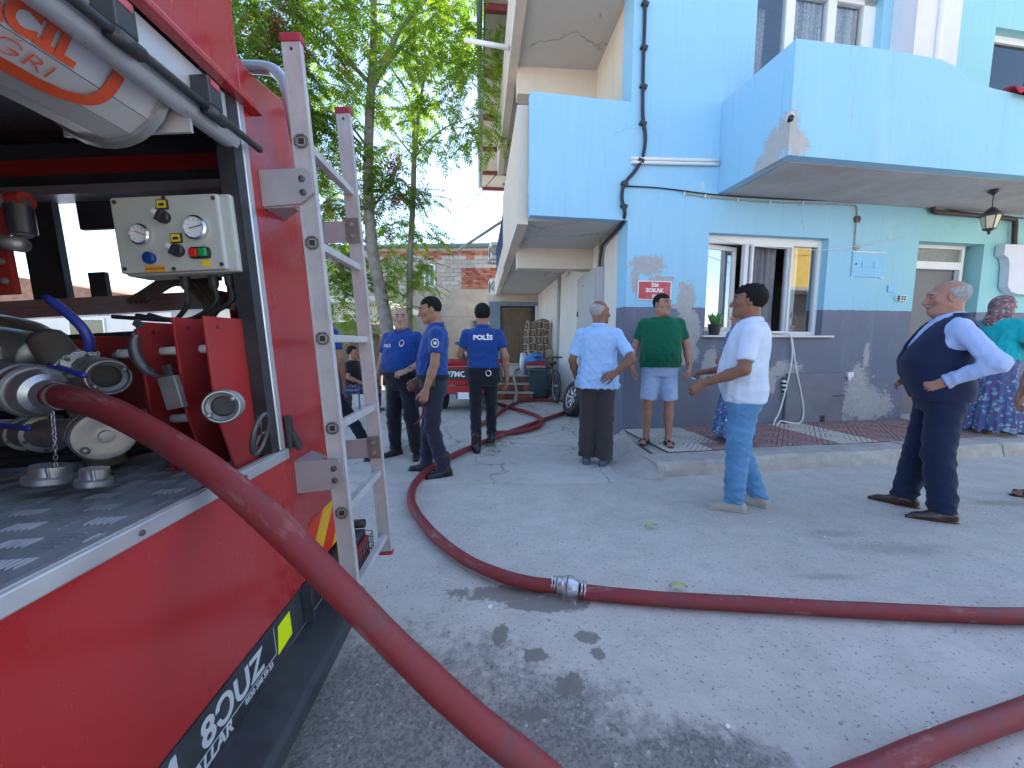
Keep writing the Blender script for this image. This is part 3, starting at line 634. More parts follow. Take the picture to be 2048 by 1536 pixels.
# white hose hanging in a loop from the window
lo=[onf(x,y,o) for x,y,o in [(1570,664,.10),(1578,668,.11),(1583,680,.09),(1584,715,.05),(1576,760,.05),(1560,820,.06),(1548,845,.09),(1552,852,.11),(1562,842,.10),(1578,845,.08),(1600,845,.07),(1607,825,.06),(1602,785,.05),(1592,735,.05),(1586,690,.07),(1583,676,.10)]]
b=MB(); b.tube(spline(lo,5),.010,8); hmesh(b,'white_hose',MT['cable_white'],'thin white hose hanging in a long loop below the window','hose')
b=MB(); b.tube(spline([onf(x,y,o) for x,y,o in [(1422,474,.01),(1470,486,.05),(1530,494,.07),(1600,499,.07),(1680,497,.06),(1812,474,.01)]],5),.004,5); hmesh(b,'clothes_line',MT['cable_white'],'slack washing line strung across the top of the window','line')
# plant pots at the window
MT['succulent']=simple('succulent_green',(.07,.20,.05),.45,var=.4,scale=14); MT['wicker']=simple('wicker',(.33,.26,.17),.8,var=.35,scale=60,bump=.5,bscale=120)
def pot(name,p,r,h,mat,label,n,seed,leafmat,lh=.16,lean=.6,lw=.035):
    r_=random.Random(seed); t=hthing(name,p,label,'plant'); b=MB(); b.lathe([(r*.72,0),(r,h*.9),(r*1.06,h*.9),(r*1.06,h),(r*.9,h),(r*.85,h*.85)],(0,0,0),(0,0,1),18); b.build('pot',mat,t)
    for k in range(n):
        a=r_.uniform(0,6.28); L=lh*r_.uniform(.6,1.1); d=Vector((math.cos(a),math.sin(a),0)); le=lean*r_.uniform(.2,1)
        pts=[d*r*.2+Vector((0,0,h*.8)),d*(r*.3+L*.35*le)+Vector((0,0,h*.8+L*.5)),d*(r*.35+L*.8*le)+Vector((0,0,h*.8+L))]
        b=MB(); b.tube(spline(pts,3),[.006,.012,lw*.5,lw*.55,lw*.45,lw*.3,.004],6); b.build('leaf',leafmat,t)
    return t
pot('potted_succulent',(1.30,-.0,1.40),.085,.15,MT['black_plastic'],'green succulent in a black pot on the open left window sill',22,3,MT['succulent'],.17)
pot('potted_plant',(2.72,.30,1.43),.10,.12,MT['wicker'],'dark leafy plant in a wicker pot behind the right window pane',16,9,simple('dark_leaf',(.03,.06,.03),.5),.26,.5)
# striped cloth stuffed beside the hatch
def striped():
    m=NT('striped_cloth'); w=m.wave(5.2,direction='Z',dist=1.2); m.set('Base Color',m.ramp(w,[(.45,(.015,.015,.02)),(.55,(.7,.7,.7))])).set('Roughness',.9); return m.mat
b=MB(); b.tube(spline([(2.41,-.01,.80),(2.425,-.025,.72),(2.435,-.022,.64),(2.445,-.01,.56)],4),[.012,.02,.03,.036,.038,.036,.034,.036,.033,.028,.022,.016,.010],9); hmesh(b,'striped_cloth',striped(),'black and white striped cloth stuffed beside the grey hatch','cloth')
b=MB(); b.cbox((3.50,-.03,.83),(.10,.055,.075),None,.008); b.tube([(3.50,-.03,.80),(3.50,-.03,.74)],.022,8); hmesh(b,'small_drain',MT['white_pvc'],'small white drain elbow at the top right of the grey hatch','pipe')
# white enclosure right of the door
up=MB(); P1=[(5.93,2.76),(8.0,2.78),(8.0,2.02),(6.30,2.03),(6.16,2.06),(6.08,2.14),(6.07,2.30),(6.06,2.46),(6.02,2.56),(5.93,2.60)]
up.prism(P1,-.12,-.01,'y'); hmesh(up,'white_awning_box',simple('pale_lilac_panel',(.60,.62,.70),.5,var=.04,scale=3),'pale panel with a curved cut-out fixed right of the door','panel',bevel=.006)
# red cloth over the upper parapet
b=MB(); b.smooth=True; vs=[];n=14
for i in range(n+1):
    for j in range(7):
        t=i/n; a=j/6; vs.append((4.05+t*1.2,-1.16+.28*a,4.13+.05*math.sin(a*3.14)+.02*math.sin(t*19+a*5)-(.06 if j in(0,6) else 0)))
b.add(vs,[(i*7+j,i*7+j+1,(i+1)*7+j+1,(i+1)*7+j) for i in range(n) for j in range(6)]); o=hmesh(b,'red_cloth',simple('red_patterned_cloth',(.42,.04,.06),.9,var=.5,scale=18),'red cloth drying over the upper right parapet','cloth'); o.modifiers.new('thick','SOLIDIFY').thickness=.01
# poles and air conditioners further down the lane
a_=at(930,80,6.4); c_=Vector(F(*LW(1.3,1.41),5.68)); b=MB(); b.tube([a_,c_],.035,10); tag(b.build('white_pole',MT['white_pvc']),'white pole jutting left from the upper balcony slab','pole')
b=MB(); b.tube([at(914,502,12.0),at(1018,434,12.4)],.045,10); tag(b.build('grey_pole',MT['alu_dull']),'grey pole slanting out from the far end of the balcony','pole')
def ac(p,label):
    t=hthing('air_conditioner',p,label,'air conditioner','air conditioners at the lane end'); b=MB(); b.cbox((0,0,.27),(.30,.80,.54),None,.02); b.build('casing',MT['white_pvc'],t)
    b=MB(); b.lathe([(.20,0),(.20,.012),(.04,.02)],(-.16,-.08,.27),(-1,0,0),20); b.build('fan_grille',MT['dark_metal'],t)
    b=MB(); b.lathe([(.17,0),(.17,.012),(.04,.02)],(-.0,-.41,.27),(0,-1,0),20); b.build('fan_grille',MT['alu_dull'],t)
    b=MB(); b.box(-.2,-.35,-.05,.45,-.30,0); b.box(-.2,.30,-.05,.45,.35,0); b.box(-.2,-.30,-.05,-.15,.30,-.01); b.build('bracket',MT['alu_dull'],t)
    b=MB(); b.tube(spline([(.15,-.3,.2),(.25,-.45,.1),(.3,-.42,.4),(.34,-.3,.7)],5),.02,6); b.build('hose',MT['cable_white'],t)
for (x,y),l in (((988,522),'white air conditioner, upper of two on the far lane wall'),((988,592),'white air conditioner, lower of two on the far lane wall')):
    w=at(x,y,13.6); d=w-P0; ac((d.dot(EU),d.dot(EV),w.z),l)
# ------------------------------------------------------------------ steps and landing at the end of the lane
MT['step_cement']=simple('step_cement',(.50,.46,.42),.9,var=.15,scale=6,bump=.4); MT['brick_red']=simple('red_brick',(.28,.085,.065),.9,var=.3,scale=9,bump=.5,bscale=50,dirt=(.33,.22,.19),damt=.4)
MT['brick_mix']=[MT['brick_red'],simple('dark_brick',(.20,.065,.055),.9,var=.3,scale=9,bump=.5,bscale=50),simple('orange_brick',(.36,.12,.075),.9,var=.25,scale=9,bump=.5,bscale=50)]
st=empty('lane_steps',(-.08,8.78,0)); tag(st,kind='structure')
for k in range(3):
    b=MB(); b.box(-.75,.30*k+.07,0 if k==0 else .17*k-.16,.55,.30*k+.62,.17*(k+1)-.031); b.build('step_core',MT['cement'],st)
    b=MB(); b.box(-.77,.30*k-.01,.17*(k+1)-.03,.57,.30*k+.38,.17*(k+1)); b.build('step_tread',MT['step_cement'],st,bevel=.006)
    for j in range(6):
        b=MB(); b.cbox((-.64+j*.215,.30*k+.04,.17*k+.072),(.205,.06,.125),None,.005); b.build('brick',rng.choice(MT['brick_mix']),st)
b=MB(); b.hexa([(-2.2,9.66,-.02),(.98,9.66,-.02),(1.0,13.2,-.02),(-2.2,13.0,-.02),(-2.2,9.66,.507),(1.05,9.66,.507),(.8,13.2,.60),(-2.2,13.0,.60)]); tag(b.build('landing',MT['step_cement']),kind='structure')
# wheelie bin
bn=empty('wheelie_bin',(.60,9.12,0),(0,0,R(3)),'dark teal wheelie bin beside the brick steps','bin')
MT['teal_plastic']=simple('dark_teal_plastic',(.035,.085,.095),.45,var=.12,scale=5)
b=MB(); b.hexa([(-.17,-.18,.03),(.17,-.18,.03),(.17,.18,.03),(-.17,.18,.03),(-.215,-.22,.64),(.215,-.22,.64),(.215,.25,.64),(-.215,.25,.64)]); b.build('bin_body',MT['teal_plastic'],bn,bevel=.02)
for k in (-.09,.0,.09):
    b=MB(); b.hexa([(k-.02,-.192,.06),(k+.02,-.192,.06),(k+.02,-.17,.06),(k-.02,-.17,.06),(k-.025,-.225,.56),(k+.025,-.225,.56),(k+.025,-.2,.56),(k-.025,-.2,.56)]); b.build('rib',MT['teal_plastic'],bn)
b=MB(); b.cbox((0,.01,.665),(.47,.52,.05),None,.02); b.build('bin_lid',MT['teal_plastic'],bn)
for s in (-1,1):
    b=MB(); b.lathe([(.09,-.02),(.09,.02)],(s*.17,.2,.09),(1,0,0),16); b.build('wheel',MT['black_rubber'],bn)
# bundles by the door
def blob(name,c,d,mat,label,cat,seed=1,flat=.3,group=None,amp=.12):
    r_=random.Random(seed); bm=bmesh.new(); bmesh.ops.create_icosphere(bm,subdivisions=4,radius=1); ph=[(Vector((r_.uniform(-3,3),r_.uniform(-3,3),r_.uniform(-3,3))),r_.uniform(0,6)) for _ in range(7)]
    for v in bm.verts:
        n=v.co.copy(); k=1+sum(amp*.4*math.sin(a.dot(n)*1.7+p) for a,p in ph)
        z=n.z*k; z=max(z,-flat); v.co=Vector((n.x*k*d[0],n.y*k*d[1],z*d[2]))
    me=bpy.data.meshes.new(name); bm.to_mesh(me); bm.free(); me.materials.append(mat); me.polygons.foreach_set('use_smooth',[True]*len(me.polygons)); o=link_mesh(name,me,None,c); return tag(o,label,cat,group)
def carpet_mat():
    m=NT('brown_patterned_carpet'); v=m.mapping(scale=(5,5,5)); a=m.vor(1.1,vec=v,feature='DISTANCE_TO_EDGE',rnd=.35); w=m.wave(2.2,vec=v,dist=3,detail=3)
    c=m.ramp(a,[(.06,(.42,.33,.26)),(.12,(.07,.045,.035)),(.26,(.07,.045,.035)),(.30,(.38,.29,.22)),(.40,(.12,.07,.05))]); c=m.mix(m.math('MULTIPLY',w,.35),c,(.30,.22,.17)); m.set('Base Color',c).set('Roughness',.95); m.bump(m.noise(120,2,.5),.4,.004); return m.mat
b=MB(); b.smooth=True; nx=28; vs=[]; prof=[]     # carpet folded over a rail: front sheet, top, back sheet
for j in range(25):
    t=j/24; 
    if t<.46: y=-.16-.10*(1-t/.46)**1.5; z=1.20*(t/.46)
    elif t<.54: a=(t-.46)/.08*math.pi; y=-.16*math.cos(a); z=1.20+.09*math.sin(a)
    else: y=.16+.08*((t-.54)/.46); z=1.20*(1-(t-.54)/.46)
    prof.append((y,z))
for y,z in prof:
    for i in range(nx+1):
        t=i/nx-.5; w=.60+.18*(1-z/1.2); vs.append((t*w+.02*math.sin(z*6),y+.045*math.sin(t*26+z*2.0)*(1-.45*z/1.3),z+.03*math.sin(t*7)))
b.add(vs,[(j*(nx+1)+i,j*(nx+1)+i+1,(j+1)*(nx+1)+i+1,(j+1)*(nx+1)+i) for j in range(24) for i in range(nx)]); cpt=b.build('hanging_carpet',carpet_mat(),None,(.66,10.35,.60),(0,0,R(4)),recalc=False); cpt.modifiers.new('thick','SOLIDIFY').thickness=.012
tag(cpt,'brown patterned carpet draped over a stand beside the lane door','carpet')
blob('blue_bag',(.56,9.55,.86),(.27,.22,.17),simple('blue_plastic_bag',(.03,.17,.48),.35,var=.2,scale=8),'blue plastic bag on the heap above the bin','bag',2,.55)
blob('red_cushion',(.62,9.42,.79),(.29,.18,.075),simple('red_patterned_cushion',(.32,.02,.04),.85,var=.7,scale=16),'red patterned cushion lying below the blue bag','cushion',4,.8,amp=.05)
blob('pink_cloth',(.60,9.30,.715),(.27,.2,.05),simple('pink_mottled_cloth',(.42,.27,.24),.9,var=.45,scale=22),'pink mottled cloth folded on top of the bin','cloth',6,.8,amp=.06)
blob('white_sack',(.28,9.95,.80),(.09,.10,.26),simple('white_plastic_sack',(.68,.71,.76),.4),'small white sack standing left of the draped carpet','sack',5,.9)
blob('blue_sack',(.33,9.5,.40),(.07,.08,.22),bpy.data.materials['blue_plastic_bag'],'blue sack squeezed between the steps and the bin','sack',8,.9)
b=MB(); b.cbox((0,0,0),(.17,.03,.40),(R(-8),R(4),R(10)),.004); o=b.build('cardboard_sheet',simple('cardboard',(.36,.27,.18),.9),None,(.93,9.95,.93)); tag(o,'piece of brown cardboard leaning by the lane wall behind the bicycle','cardboard')
# heap support
b=MB(); b.cbox((.62,9.62,.325),(.62,.34,.64),None,.01); tag(b.build('low_cupboard',simple('old_wood',(.18,.12,.08),.8)),'old low cupboard behind the wheelie bin carrying the heap','cupboard')
# bicycle, seen almost end on
bk=empty('bicycle',(.86,8.62,0),(0,R(5),R(97)),'dark bicycle parked facing out against the white lane wall','bicycle')
def wheel(x,name='wheel'):
    b=MB(); n=32; R_=.33; b.tube([(x+R_*math.cos(2*math.pi*k/n),0,.35+R_*math.sin(2*math.pi*k/n)) for k in range(n)],.022,8,closed=True); w=b.build(name,MT['black_rubber'],bk)
    b=MB(); b.tube([(x+.30*math.cos(2*math.pi*k/n),0,.35+.30*math.sin(2*math.pi*k/n)) for k in range(n)],.011,6,closed=True); b.build('rim',MT['alu'],w)
    for k in range(14):
        a=2*math.pi*k/14; b=MB(); b.tube([(x,.02*(-1)**k,.35),(x+.30*math.cos(a),0,.35+.30*math.sin(a))],.0018,4); b.build('spoke',MT['alu'],w)
    b=MB(); b.lathe([(.02,-.05),(.02,.05)],(x,0,.35),(0,1,0),10); b.build('hub',MT['alu'],w)
wheel(.52); wheel(-.52)
MT['bike_paint']=simple('dark_red_bike_paint',(.06,.02,.03),.3,coat=.4)
b=MB(); hd=(.36,0,.86); hb=(.39,0,.70); bb=(-.08,0,.30); se=(-.22,0,.80); 
for p,q,r_ in [(hd,hb,.022),(hb,bb,.02),(hd,(-.2,0,.74),.017),(bb,se,.016),(bb,(-.52,.05,.35),.01),(bb,(-.52,-.05,.35),.01),((-.2,0,.72),(-.52,.05,.35),.008),((-.2,0,.72),(-.52,-.05,.35),.008)]: b.tube([p,q],r_,8)
b.build('frame',MT['bike_paint'],bk)
b=MB(); b.tube([(.39,0,.72),(.40,.05,.66),(.52,.05,.35)],.012,8); b.tube([(.39,0,.72),(.40,-.05,.66),(.52,-.05,.35)],.012,8); b.build('fork',MT['alu'],bk)
b=MB(); b.tube(spline([(.27,-.30,.99),(.32,-.2,1.0),(.37,-.05,.98),(.37,.05,.98),(.32,.2,1.0),(.27,.30,.99)],5),.012,8); b.tube([(.36,0,.86),(.37,0,.98)],.014,8); b.build('handlebar',MT['black_plastic'],bk)
for s in (-1,1):
    b=MB(); b.tube([(.33,s*.19,1.0),(.25,s*.32,.985)],.017,8); b.build('grip',MT['black_rubber'],bk)
    b=MB(); b.tube([(.40,s*.16,.99),(.38,s*.27,.965)],.006,6); b.build('brake_lever',MT['dark_metal'],bk)
b=MB(); b.cbox((-.24,0,.84),(.26,.14,.06),None,.025); b.build('saddle',MT['black_rubber'],bk)
b=MB(); b.tube([(-.08,-.09,.30),(-.08,.09,.30)],.012,8); b.tube([(-.08,.09,.30),(.02,.1,.16)],.01,6); b.tube([(-.08,-.09,.30),(-.18,-.1,.44)],.01,6); b.cbox((.02,.14,.16),(.09,.08,.02)); b.cbox((-.18,-.14,.44),(.09,.08,.02)); b.build('crank',MT['dark_metal'],bk)
# spare car wheel leaning on the wall
ty=empty('spare_wheel',(1.10,6.80,.0),(0,0,0),'car tyre on an alloy rim leaning against the white wall','tyre')
b=MB(); b.lathe([(.19,-.085),(.24,-.10),(.29,-.10),(.312,-.08),(.318,-.04),(.318,.04),(.312,.08),(.29,.10),(.24,.10),(.19,.085),(.19,-.085)],(0,0,0),(1,0,0),40,caps=False); tyo=b.build('tyre',MT['black_rubber'],ty)
b=MB(); b.lathe([(.192,-.09),(.18,-.085),(.175,-.03),(.175,.08),(.192,.085)],(0,0,0),(1,0,0),32,caps=False); b.lathe([(.03,-.05),(.05,-.045),(.05,.0),(.02,.02)],(0,0,0),(1,0,0),16); rm=b.build('rim',MT['alu'],ty)
for k in range(7):
    a=2*math.pi*k/7; ca,sa=math.cos(a),math.sin(a); b=MB(); b.tube([(-.03,.03*ca,.03*sa),(-.055,.11*ca,.11*sa),(-.06,.182*ca,.182*sa)],[.028,.022,.026],6); b.build('rim_spoke',MT['alu'],ty)
for o in ty.children: pass
ty.rotation_euler=(0,R(17),R(14)); ty.location=(1.115,6.80,.325)
# ------------------------------------------------------------------ unfinished brick house at the back
hb_=empty('brick_house',(0,19,0),(0,0,R(-1.0)),'unfinished two-storey house of grey blocks and red brick at the lane end','house')
MT['beige_render']=simple('beige_render',(.40,.35,.29),.9,var=.18,scale=1.2,bump=.3,bscale=20,dirt=(.27,.24,.21),dscale=1.1,damt=.6); MT['mortar']=simple('mortar',(.37,.34,.31),.95)
MT['blocks']=[simple('grey_block_%d'%i,c,.95,var=.12,scale=4,bump=.5,bscale=40) for i,c in enumerate([(.36,.34,.32),(.41,.39,.37),(.32,.305,.29),(.38,.35,.32)])]
b=MB(); b.box(-9,.03,0,.8,8,3.84); b.build('lower_wall',MT['beige_render'],hb_)
b=MB(); b.box(-9,.06,3.84,.8,.25,5.75); b.box(-9,.25,3.84,-8.8,8,5.75); b.box(.6,.25,3.84,.8,8,5.75); b.build('upper_wall',MT['mortar'],hb_)
b=MB(); b.box(-9,.0,2.55,.8,.029,2.63); b.build('string_course',MT['beige_render'],hb_)
bme=[]; 
for m_ in MT['blocks']:
    b=MB(); b.cbox((0,0,0),(.385,.06,.185),None,.006); o=b.build('block',m_); bme.append(o.data); bpy.data.objects.remove(o)
kme=[]
for m_ in MT['brick_mix']+[simple('pale_brick',(.40,.17,.11),.9,var=.25,scale=9,bump=.5,bscale=50)]:
    b=MB(); b.cbox((0,0,0),(.225,.06,.098),None,.005); o=b.build('brick',m_); kme.append(o.data); bpy.data.objects.remove(o)
WB=(-4.20,-3.68,3.92,5.02)
for r_ in range(9):
    z=3.94+r_*.197
    if z>5.7: break
    for i in range(24):
        x=-8.9+i*.395+(.2 if r_%2 else 0)
        if x>.6: continue
        if WB[0]-.15<x<WB[1]+.15 and z<WB[3]+.05: continue
        if -2.45<x<-.5 and 3.86<z<4.90: continue
        top=z>5.42
        if x<-6.2: continue
        if top or (z>5.2 and rng.random()<.3):
            for q in (-.085,.11):
                for zz in (-.05,.052): link_mesh('brick',rng.choice(kme),hb_,(x+q*1.05,.055+rng.uniform(-.008,.008),z+zz))
        else: link_mesh('block',rng.choice(bme),hb_,(x,.055+rng.uniform(-.01,.01),z))
for r_ in range(9):
    for i in range(9):
        x=-2.42+i*.232+(.1 if r_%2 else 0)
        if x<-.52: link_mesh('brick',rng.choice(kme),hb_,(x+.1,.04+rng.uniform(-.006,.006),3.90+r_*.108))
wb=MB(); 
for a in [(WB[0],WB[2],WB[0]+.06,WB[3]),(WB[1]-.06,WB[2],WB[1],WB[3]),(WB[0],WB[2],WB[1],WB[2]+.06),(WB[0],WB[3]-.06,WB[1],WB[3]),(-3.97,WB[2]+.06,-3.92,WB[3]-.06)]: wb.box(a[0],.0,a[1],a[2],.08,a[3])
wb=wb.build('window',MT['white_pvc'],hb_); b=MB(); b.box(WB[0]+.06,.05,WB[2]+.06,WB[1]-.06,.055,WB[3]-.06); b.build('pane',MT['glass_dark'],wb)
b=MB(); b.hexa([(-9.2,-.25,5.76),(1.0,-.25,5.84),(1.0,8,5.84),(-9.2,8,5.76),(-9.2,-.25,5.84),(1.0,-.25,5.94),(1.0,8,5.94),(-9.2,8,5.84)]); b.build('roof_sheet',simple('green_roof_sheet',(.12,.22,.20),.5),hb_)
for x,z in ((-1.75,2.2),(-3.4,2.15)):
    b=MB(); b.cbox((x,.0,z),(.22,.10,.28),None,.01); b.build('vent_grille',MT['dark_metal'],hb_)
b=MB(); b.cbox((-1.5,.0,2.05),(.5,.10,.6),None,.01); b.build('small_window',MT['dark_metal'],hb_)
b=MB(); b.tube(spline([at(1002,338,12.5),at(940,408,13.5),at(868,484,18.9)],6),.012,5); tag(b.build('overhead_wire',MT['cable_black']),'thin black wire crossing the sky to the brick house','wire')
# ------------------------------------------------------------------ low white houses on the left
MT['white_house']=white_wall('white_house_render',(.66,.65,.62),(.76,.75,.72),(.5,.47,.42),False); MT['tile_roof']=simple('clay_tile_roof',(.28,.15,.10),.85,var=.3,scale=6,bump=.5,bscale=18)
def low_house(x0,x1,y0,y1,h,label,roof,wins,rh=.7):
    t=empty('white_house',((x0+x1)/2,y0,0),(0,0,0),label,'house'); w=(x1-x0)/2; d=y1-y0
    b=MB(); b.box(-w,0,0,w,d,h); b.build('wall',MT['white_house'],t)
    if roof=='flat': b=MB(); b.box(-w-.3,-.9,h+.002,w+.3,d+.3,h+.2); b.build('roof_slab',MT['white_house'],t)
    else:
        b=MB(); b.prism([(-w-.4,h+.002),(w+.4,h+.002),(0,h+rh)],-.4,d+.4,'y'); b.build('roof',MT['tile_roof'],t)
    for (a,c,e_,f_) in wins:
        b=MB(); b.box(a,-.05,c,e_,-.003,f_); wi=b.build('window',MT['white_pvc'],t); b=MB(); b.box(a+.06,-.06,c+.06,e_-.06,-.051,f_-.06); b.build('pane',MT['glass_dark'],wi)
    return t
low_house(-9.6,-4.3,12.5,17,2.45,'low white house with flat overhanging roof behind the ladder','flat',[(-.7,.9,.0,2.0),(1.4,.9,2.1,2.0)])
low_house(-22,-11.2,13,20,2.6,'low white house with clay tiled roof seen through the truck','gable',[(-2,1,-.8,2.1),(2,1,3.2,2.1)],.9)
yh=low_house(11,27,-5.5,-12,7.6,'yellow house across the street behind the camera','flat',[(-3,3.4,-1.6,4.8),(2,3.4,3.4,4.8),(-3,.9,-1.6,2.3)])
MT['yellow_house']=simple('yellow_render',(.80,.56,.14),.85,var=.06,scale=1)
b=MB(); b.box(-8.3,.0,3.9,8.3,1.1,4.05); b.build('balcony_slab',MT['soffit_grey'],yh)
b=MB(); b.box(-7.98,.001,0,7.98,.05,3.88); b.build('dark_lower_front',MT['inner_dark'] if 'inner_dark' in MT else MT['dark_metal'],yh)  # dark facing over the lower storey, below the yellow wall
for c in yh.children:
    if c.name.startswith('wall'): c.data.materials[0]=MT['yellow_house']
for c in yh.children:
    if c.name.startswith('window'): c.location.y+=.16
    if c.name.startswith('roof_slab'): c.location.y=0
sh=empty('garden_shed',(-4.35,10.6,0),(0,0,R(8)),'small plank shed with a sloping roof behind the seated women','shed')
for k in range(9):
    b=MB(); b.box(-.75+k*.167,0,0,-.75+k*.167+.155,.04,1.55); b.build('plank',MT['door_brown'],sh)
b=MB(); b.box(-.74,.05,0,.74,1.2,1.5); b.build('shed_body',simple('grey_wood',(.22,.20,.17),.9),sh)
b=MB(); b.hexa([(-.95,-.3,1.5),(.95,-.3,1.5),(.95,1.4,1.85),(-.95,1.4,1.85),(-.95,-.3,1.55),(.95,-.3,1.55),(.95,1.4,1.9),(-.95,1.4,1.9)]); b.build('shed_roof',simple('rusty_sheet',(.20,.13,.10),.8),sh)
# ------------------------------------------------------------------ trees
def leaf_mat(name,c0,c1,c2,tr=.55):
    m=NT(name); n=m.noise(2.2,3,.6); rn=m.noise(9,2,.5); col=m.ramp(m.math('ADD',m.math('MULTIPLY',n,.6),m.math('MULTIPLY',rn,.4)),[(.32,c0),(.5,c1),(.68,c2)])
    d=m.n.new('ShaderNodeBsdfDiffuse'); t=m.n.new('ShaderNodeBsdfTranslucent'); g=m.n.new('ShaderNodeBsdfGlossy'); g.inputs['Roughness'].default_value=.35
    m.l.new(col,d.inputs[0]); tc=m.mix(1.0,col,(2.3,2.3,.7),'MULTIPLY'); m.l.new(tc,t.inputs[0])
    x=m.n.new('ShaderNodeMixShader'); x.inputs[0].default_value=tr; m.l.new(d.outputs[0],x.inputs[1]); m.l.new(t.outputs[0],x.inputs[2])
    y=m.n.new('ShaderNodeMixShader'); y.inputs[0].default_value=.05; m.l.new(x.outputs[0],y.inputs[1]); m.l.new(g.outputs[0],y.inputs[2]); m.l.new(y.outputs[0],m.out.inputs[0]); return m.mat
MT['leaf']=leaf_mat('tree_leaves',(.065,.135,.02),(.13,.215,.03),(.25,.30,.045)); MT['leaf_shaded']=leaf_mat('shaded_tree_leaves',(.05,.10,.02),(.08,.145,.03),(.14,.20,.045),.45); MT['seeds']=leaf_mat('dry_seed_clusters',(.13,.05,.03),(.20,.085,.05),(.28,.13,.07),.3)  # second leaf material is a darker copy: shade put into the leaf colour
MT['bark']=simple('pale_grey_bark',(.25,.22,.19),.9,var=.25,scale=7,bump=.6,bscale=25,bdist=.01)
def leaf_template(npair=9,L=.46,ll=.105,lw=.036,seed=1):
    """one pinnate leaf along +x, drooping: verts, quads"""
    r=random.Random(seed); V=[]; Q=[]
    def droop(x): return -.38*(x/L)**2*L*.7
    for i in range(npair*2+1):
        if i<npair*2: x=L*(.16+.80*(i//2)/(npair-1)); s=1 if i%2 else -1; a=R(72-18*(i//2)/npair)
        else: x=L; s=0; a=0
        base=np.array([x,0,droop(x)]); l=ll*r.uniform(.8,1.12)*(1-.25*abs((i//2)/npair-.45)); d=np.array([math.cos(a),s*math.sin(a),-.35-.25*r.random()]); d/=np.linalg.norm(d)
        w=np.cross(d,[0,0,1]); w/=np.linalg.norm(w); tw=r.uniform(-.5,.5); up=np.cross(w,d); w=w*math.cos(tw)+up*math.sin(tw)
        b=len(V); V+=[base,base+d*l*.40+w*lw*.5,base+d*l,base+d*l*.40-w*lw*.5]; Q.append((b,b+1,b+2,b+3))
    b=len(V); hw=.004     # rachis
    for x in (0,L*.5,L): V+=[np.array([x,-hw,droop(x)]),np.array([x,hw,droop(x)])]
    Q+= [(b,b+1,b+3,b+2),(b+2,b+3,b+5,b+4)]
    return np.array(V),np.array(Q)
LT=[leaf_template(9,.46,.105,.036,1),leaf_template(8,.40,.10,.036,2),leaf_template(10,.52,.11,.038,3)]
def scatter(name,centres,mat,parent,rs,kind='leaf'):
    """centres: (point, radius, count[, squash]); leaves point outward and droop"""
    Vs=[];Qs=[];off=0
    for c in centres:
        p,rad,n=np.array(c[0]),c[1],int(c[2]*(1.45 if kind=='leaf' else 1.5))
        for _ in range(n):
            d=rs.normal(size=3); d/=np.linalg.norm(d); d[2]*=.75
            pos=p+d*rad*rs.random()**.45
            if kind=='leaf': V,Q=LT[rs.integers(3)]; sc=rs.uniform(.85,1.35)
            yaw=math.atan2(d[1],d[0])+rs.normal()*.7; pit=rs.uniform(-.25,.75); rol=rs.normal()*.35
            M=np.array((Matrix.Rotation(yaw,3,'Z')@Matrix.Rotation(pit,3,'Y')@Matrix.Rotation(rol,3,'X')))
            if kind=='leaf': W=(V*sc)@M.T+pos
            else:
                k=30; q=rs.normal(size=(k,3))*np.array([.09,.09,.14])*rs.uniform(.6,1.1)+pos; a=rs.normal(size=(k,3))*.022; b_=rs.normal(size=(k,3))*.010; W=np.stack([q-a,q+b_,q+a,q-b_],1).reshape(-1,3); Q=np.arange(4*k).reshape(-1,4)
            Vs.append(W); Qs.append(Q+off); off+=len(W)
    V=np.concatenate(Vs); Q=np.concatenate(Qs); me=bpy.data.meshes.new(name); me.vertices.add(len(V)); me.vertices.foreach_set('co',V.ravel()); me.loops.add(Q.size); me.polygons.add(len(Q)); me.loops.foreach_set('vertex_index',Q.ravel().astype(np.int32)); me.polygons.foreach_set('loop_start',np.arange(0,Q.size,4,dtype=np.int32)); me.materials.append(mat); me.update(calc_edges=True)
    return link_mesh(name,me,parent)
def branch(b,pts,r0,r1,n=8):
    s=spline(pts,6); k=len(s); b.tube(s,[r0+(r1-r0)*i/(k-1) for i in range(k)],n); return s
def tree(loc,label,trunk,limbs,leaves,dark,seeds,seed):
    rs=np.random.default_rng(seed); t=empty('street_tree',loc,(0,0,0),label,'tree','trees beside the lane'); L=Vector(loc)
    b=MB(); branch(b,[p-L for p in trunk[0]],trunk[1],trunk[2],10); b.build('trunk',MT['bark'],t)
    for pts,r0,r1 in limbs: b=MB(); branch(b,[p-L for p in pts],r0,r1,7); b.build('limb',MT['bark'],t)
    cv=lambda cs:[(tuple(c[0]-L),c[1],c[2]) for c in cs]
    if leaves: scatter('crown',cv(leaves),MT['leaf'],t,rs)
    if dark: dark=[(c[0],c[1],int(c[2]*1.5)) for c in dark]; scatter('shaded_crown',cv(dark),MT['leaf_shaded'],t,rs)
    if seeds: tag(scatter('seed_clusters',cv(seeds),MT['seeds'],t,rs,'seed'),kind='stuff')
    return t
def A(x,y,Y): return at(x,y,Y)
Y1=8.8; base=A(782,700,Y1); base.z=0; base.x=-2.72
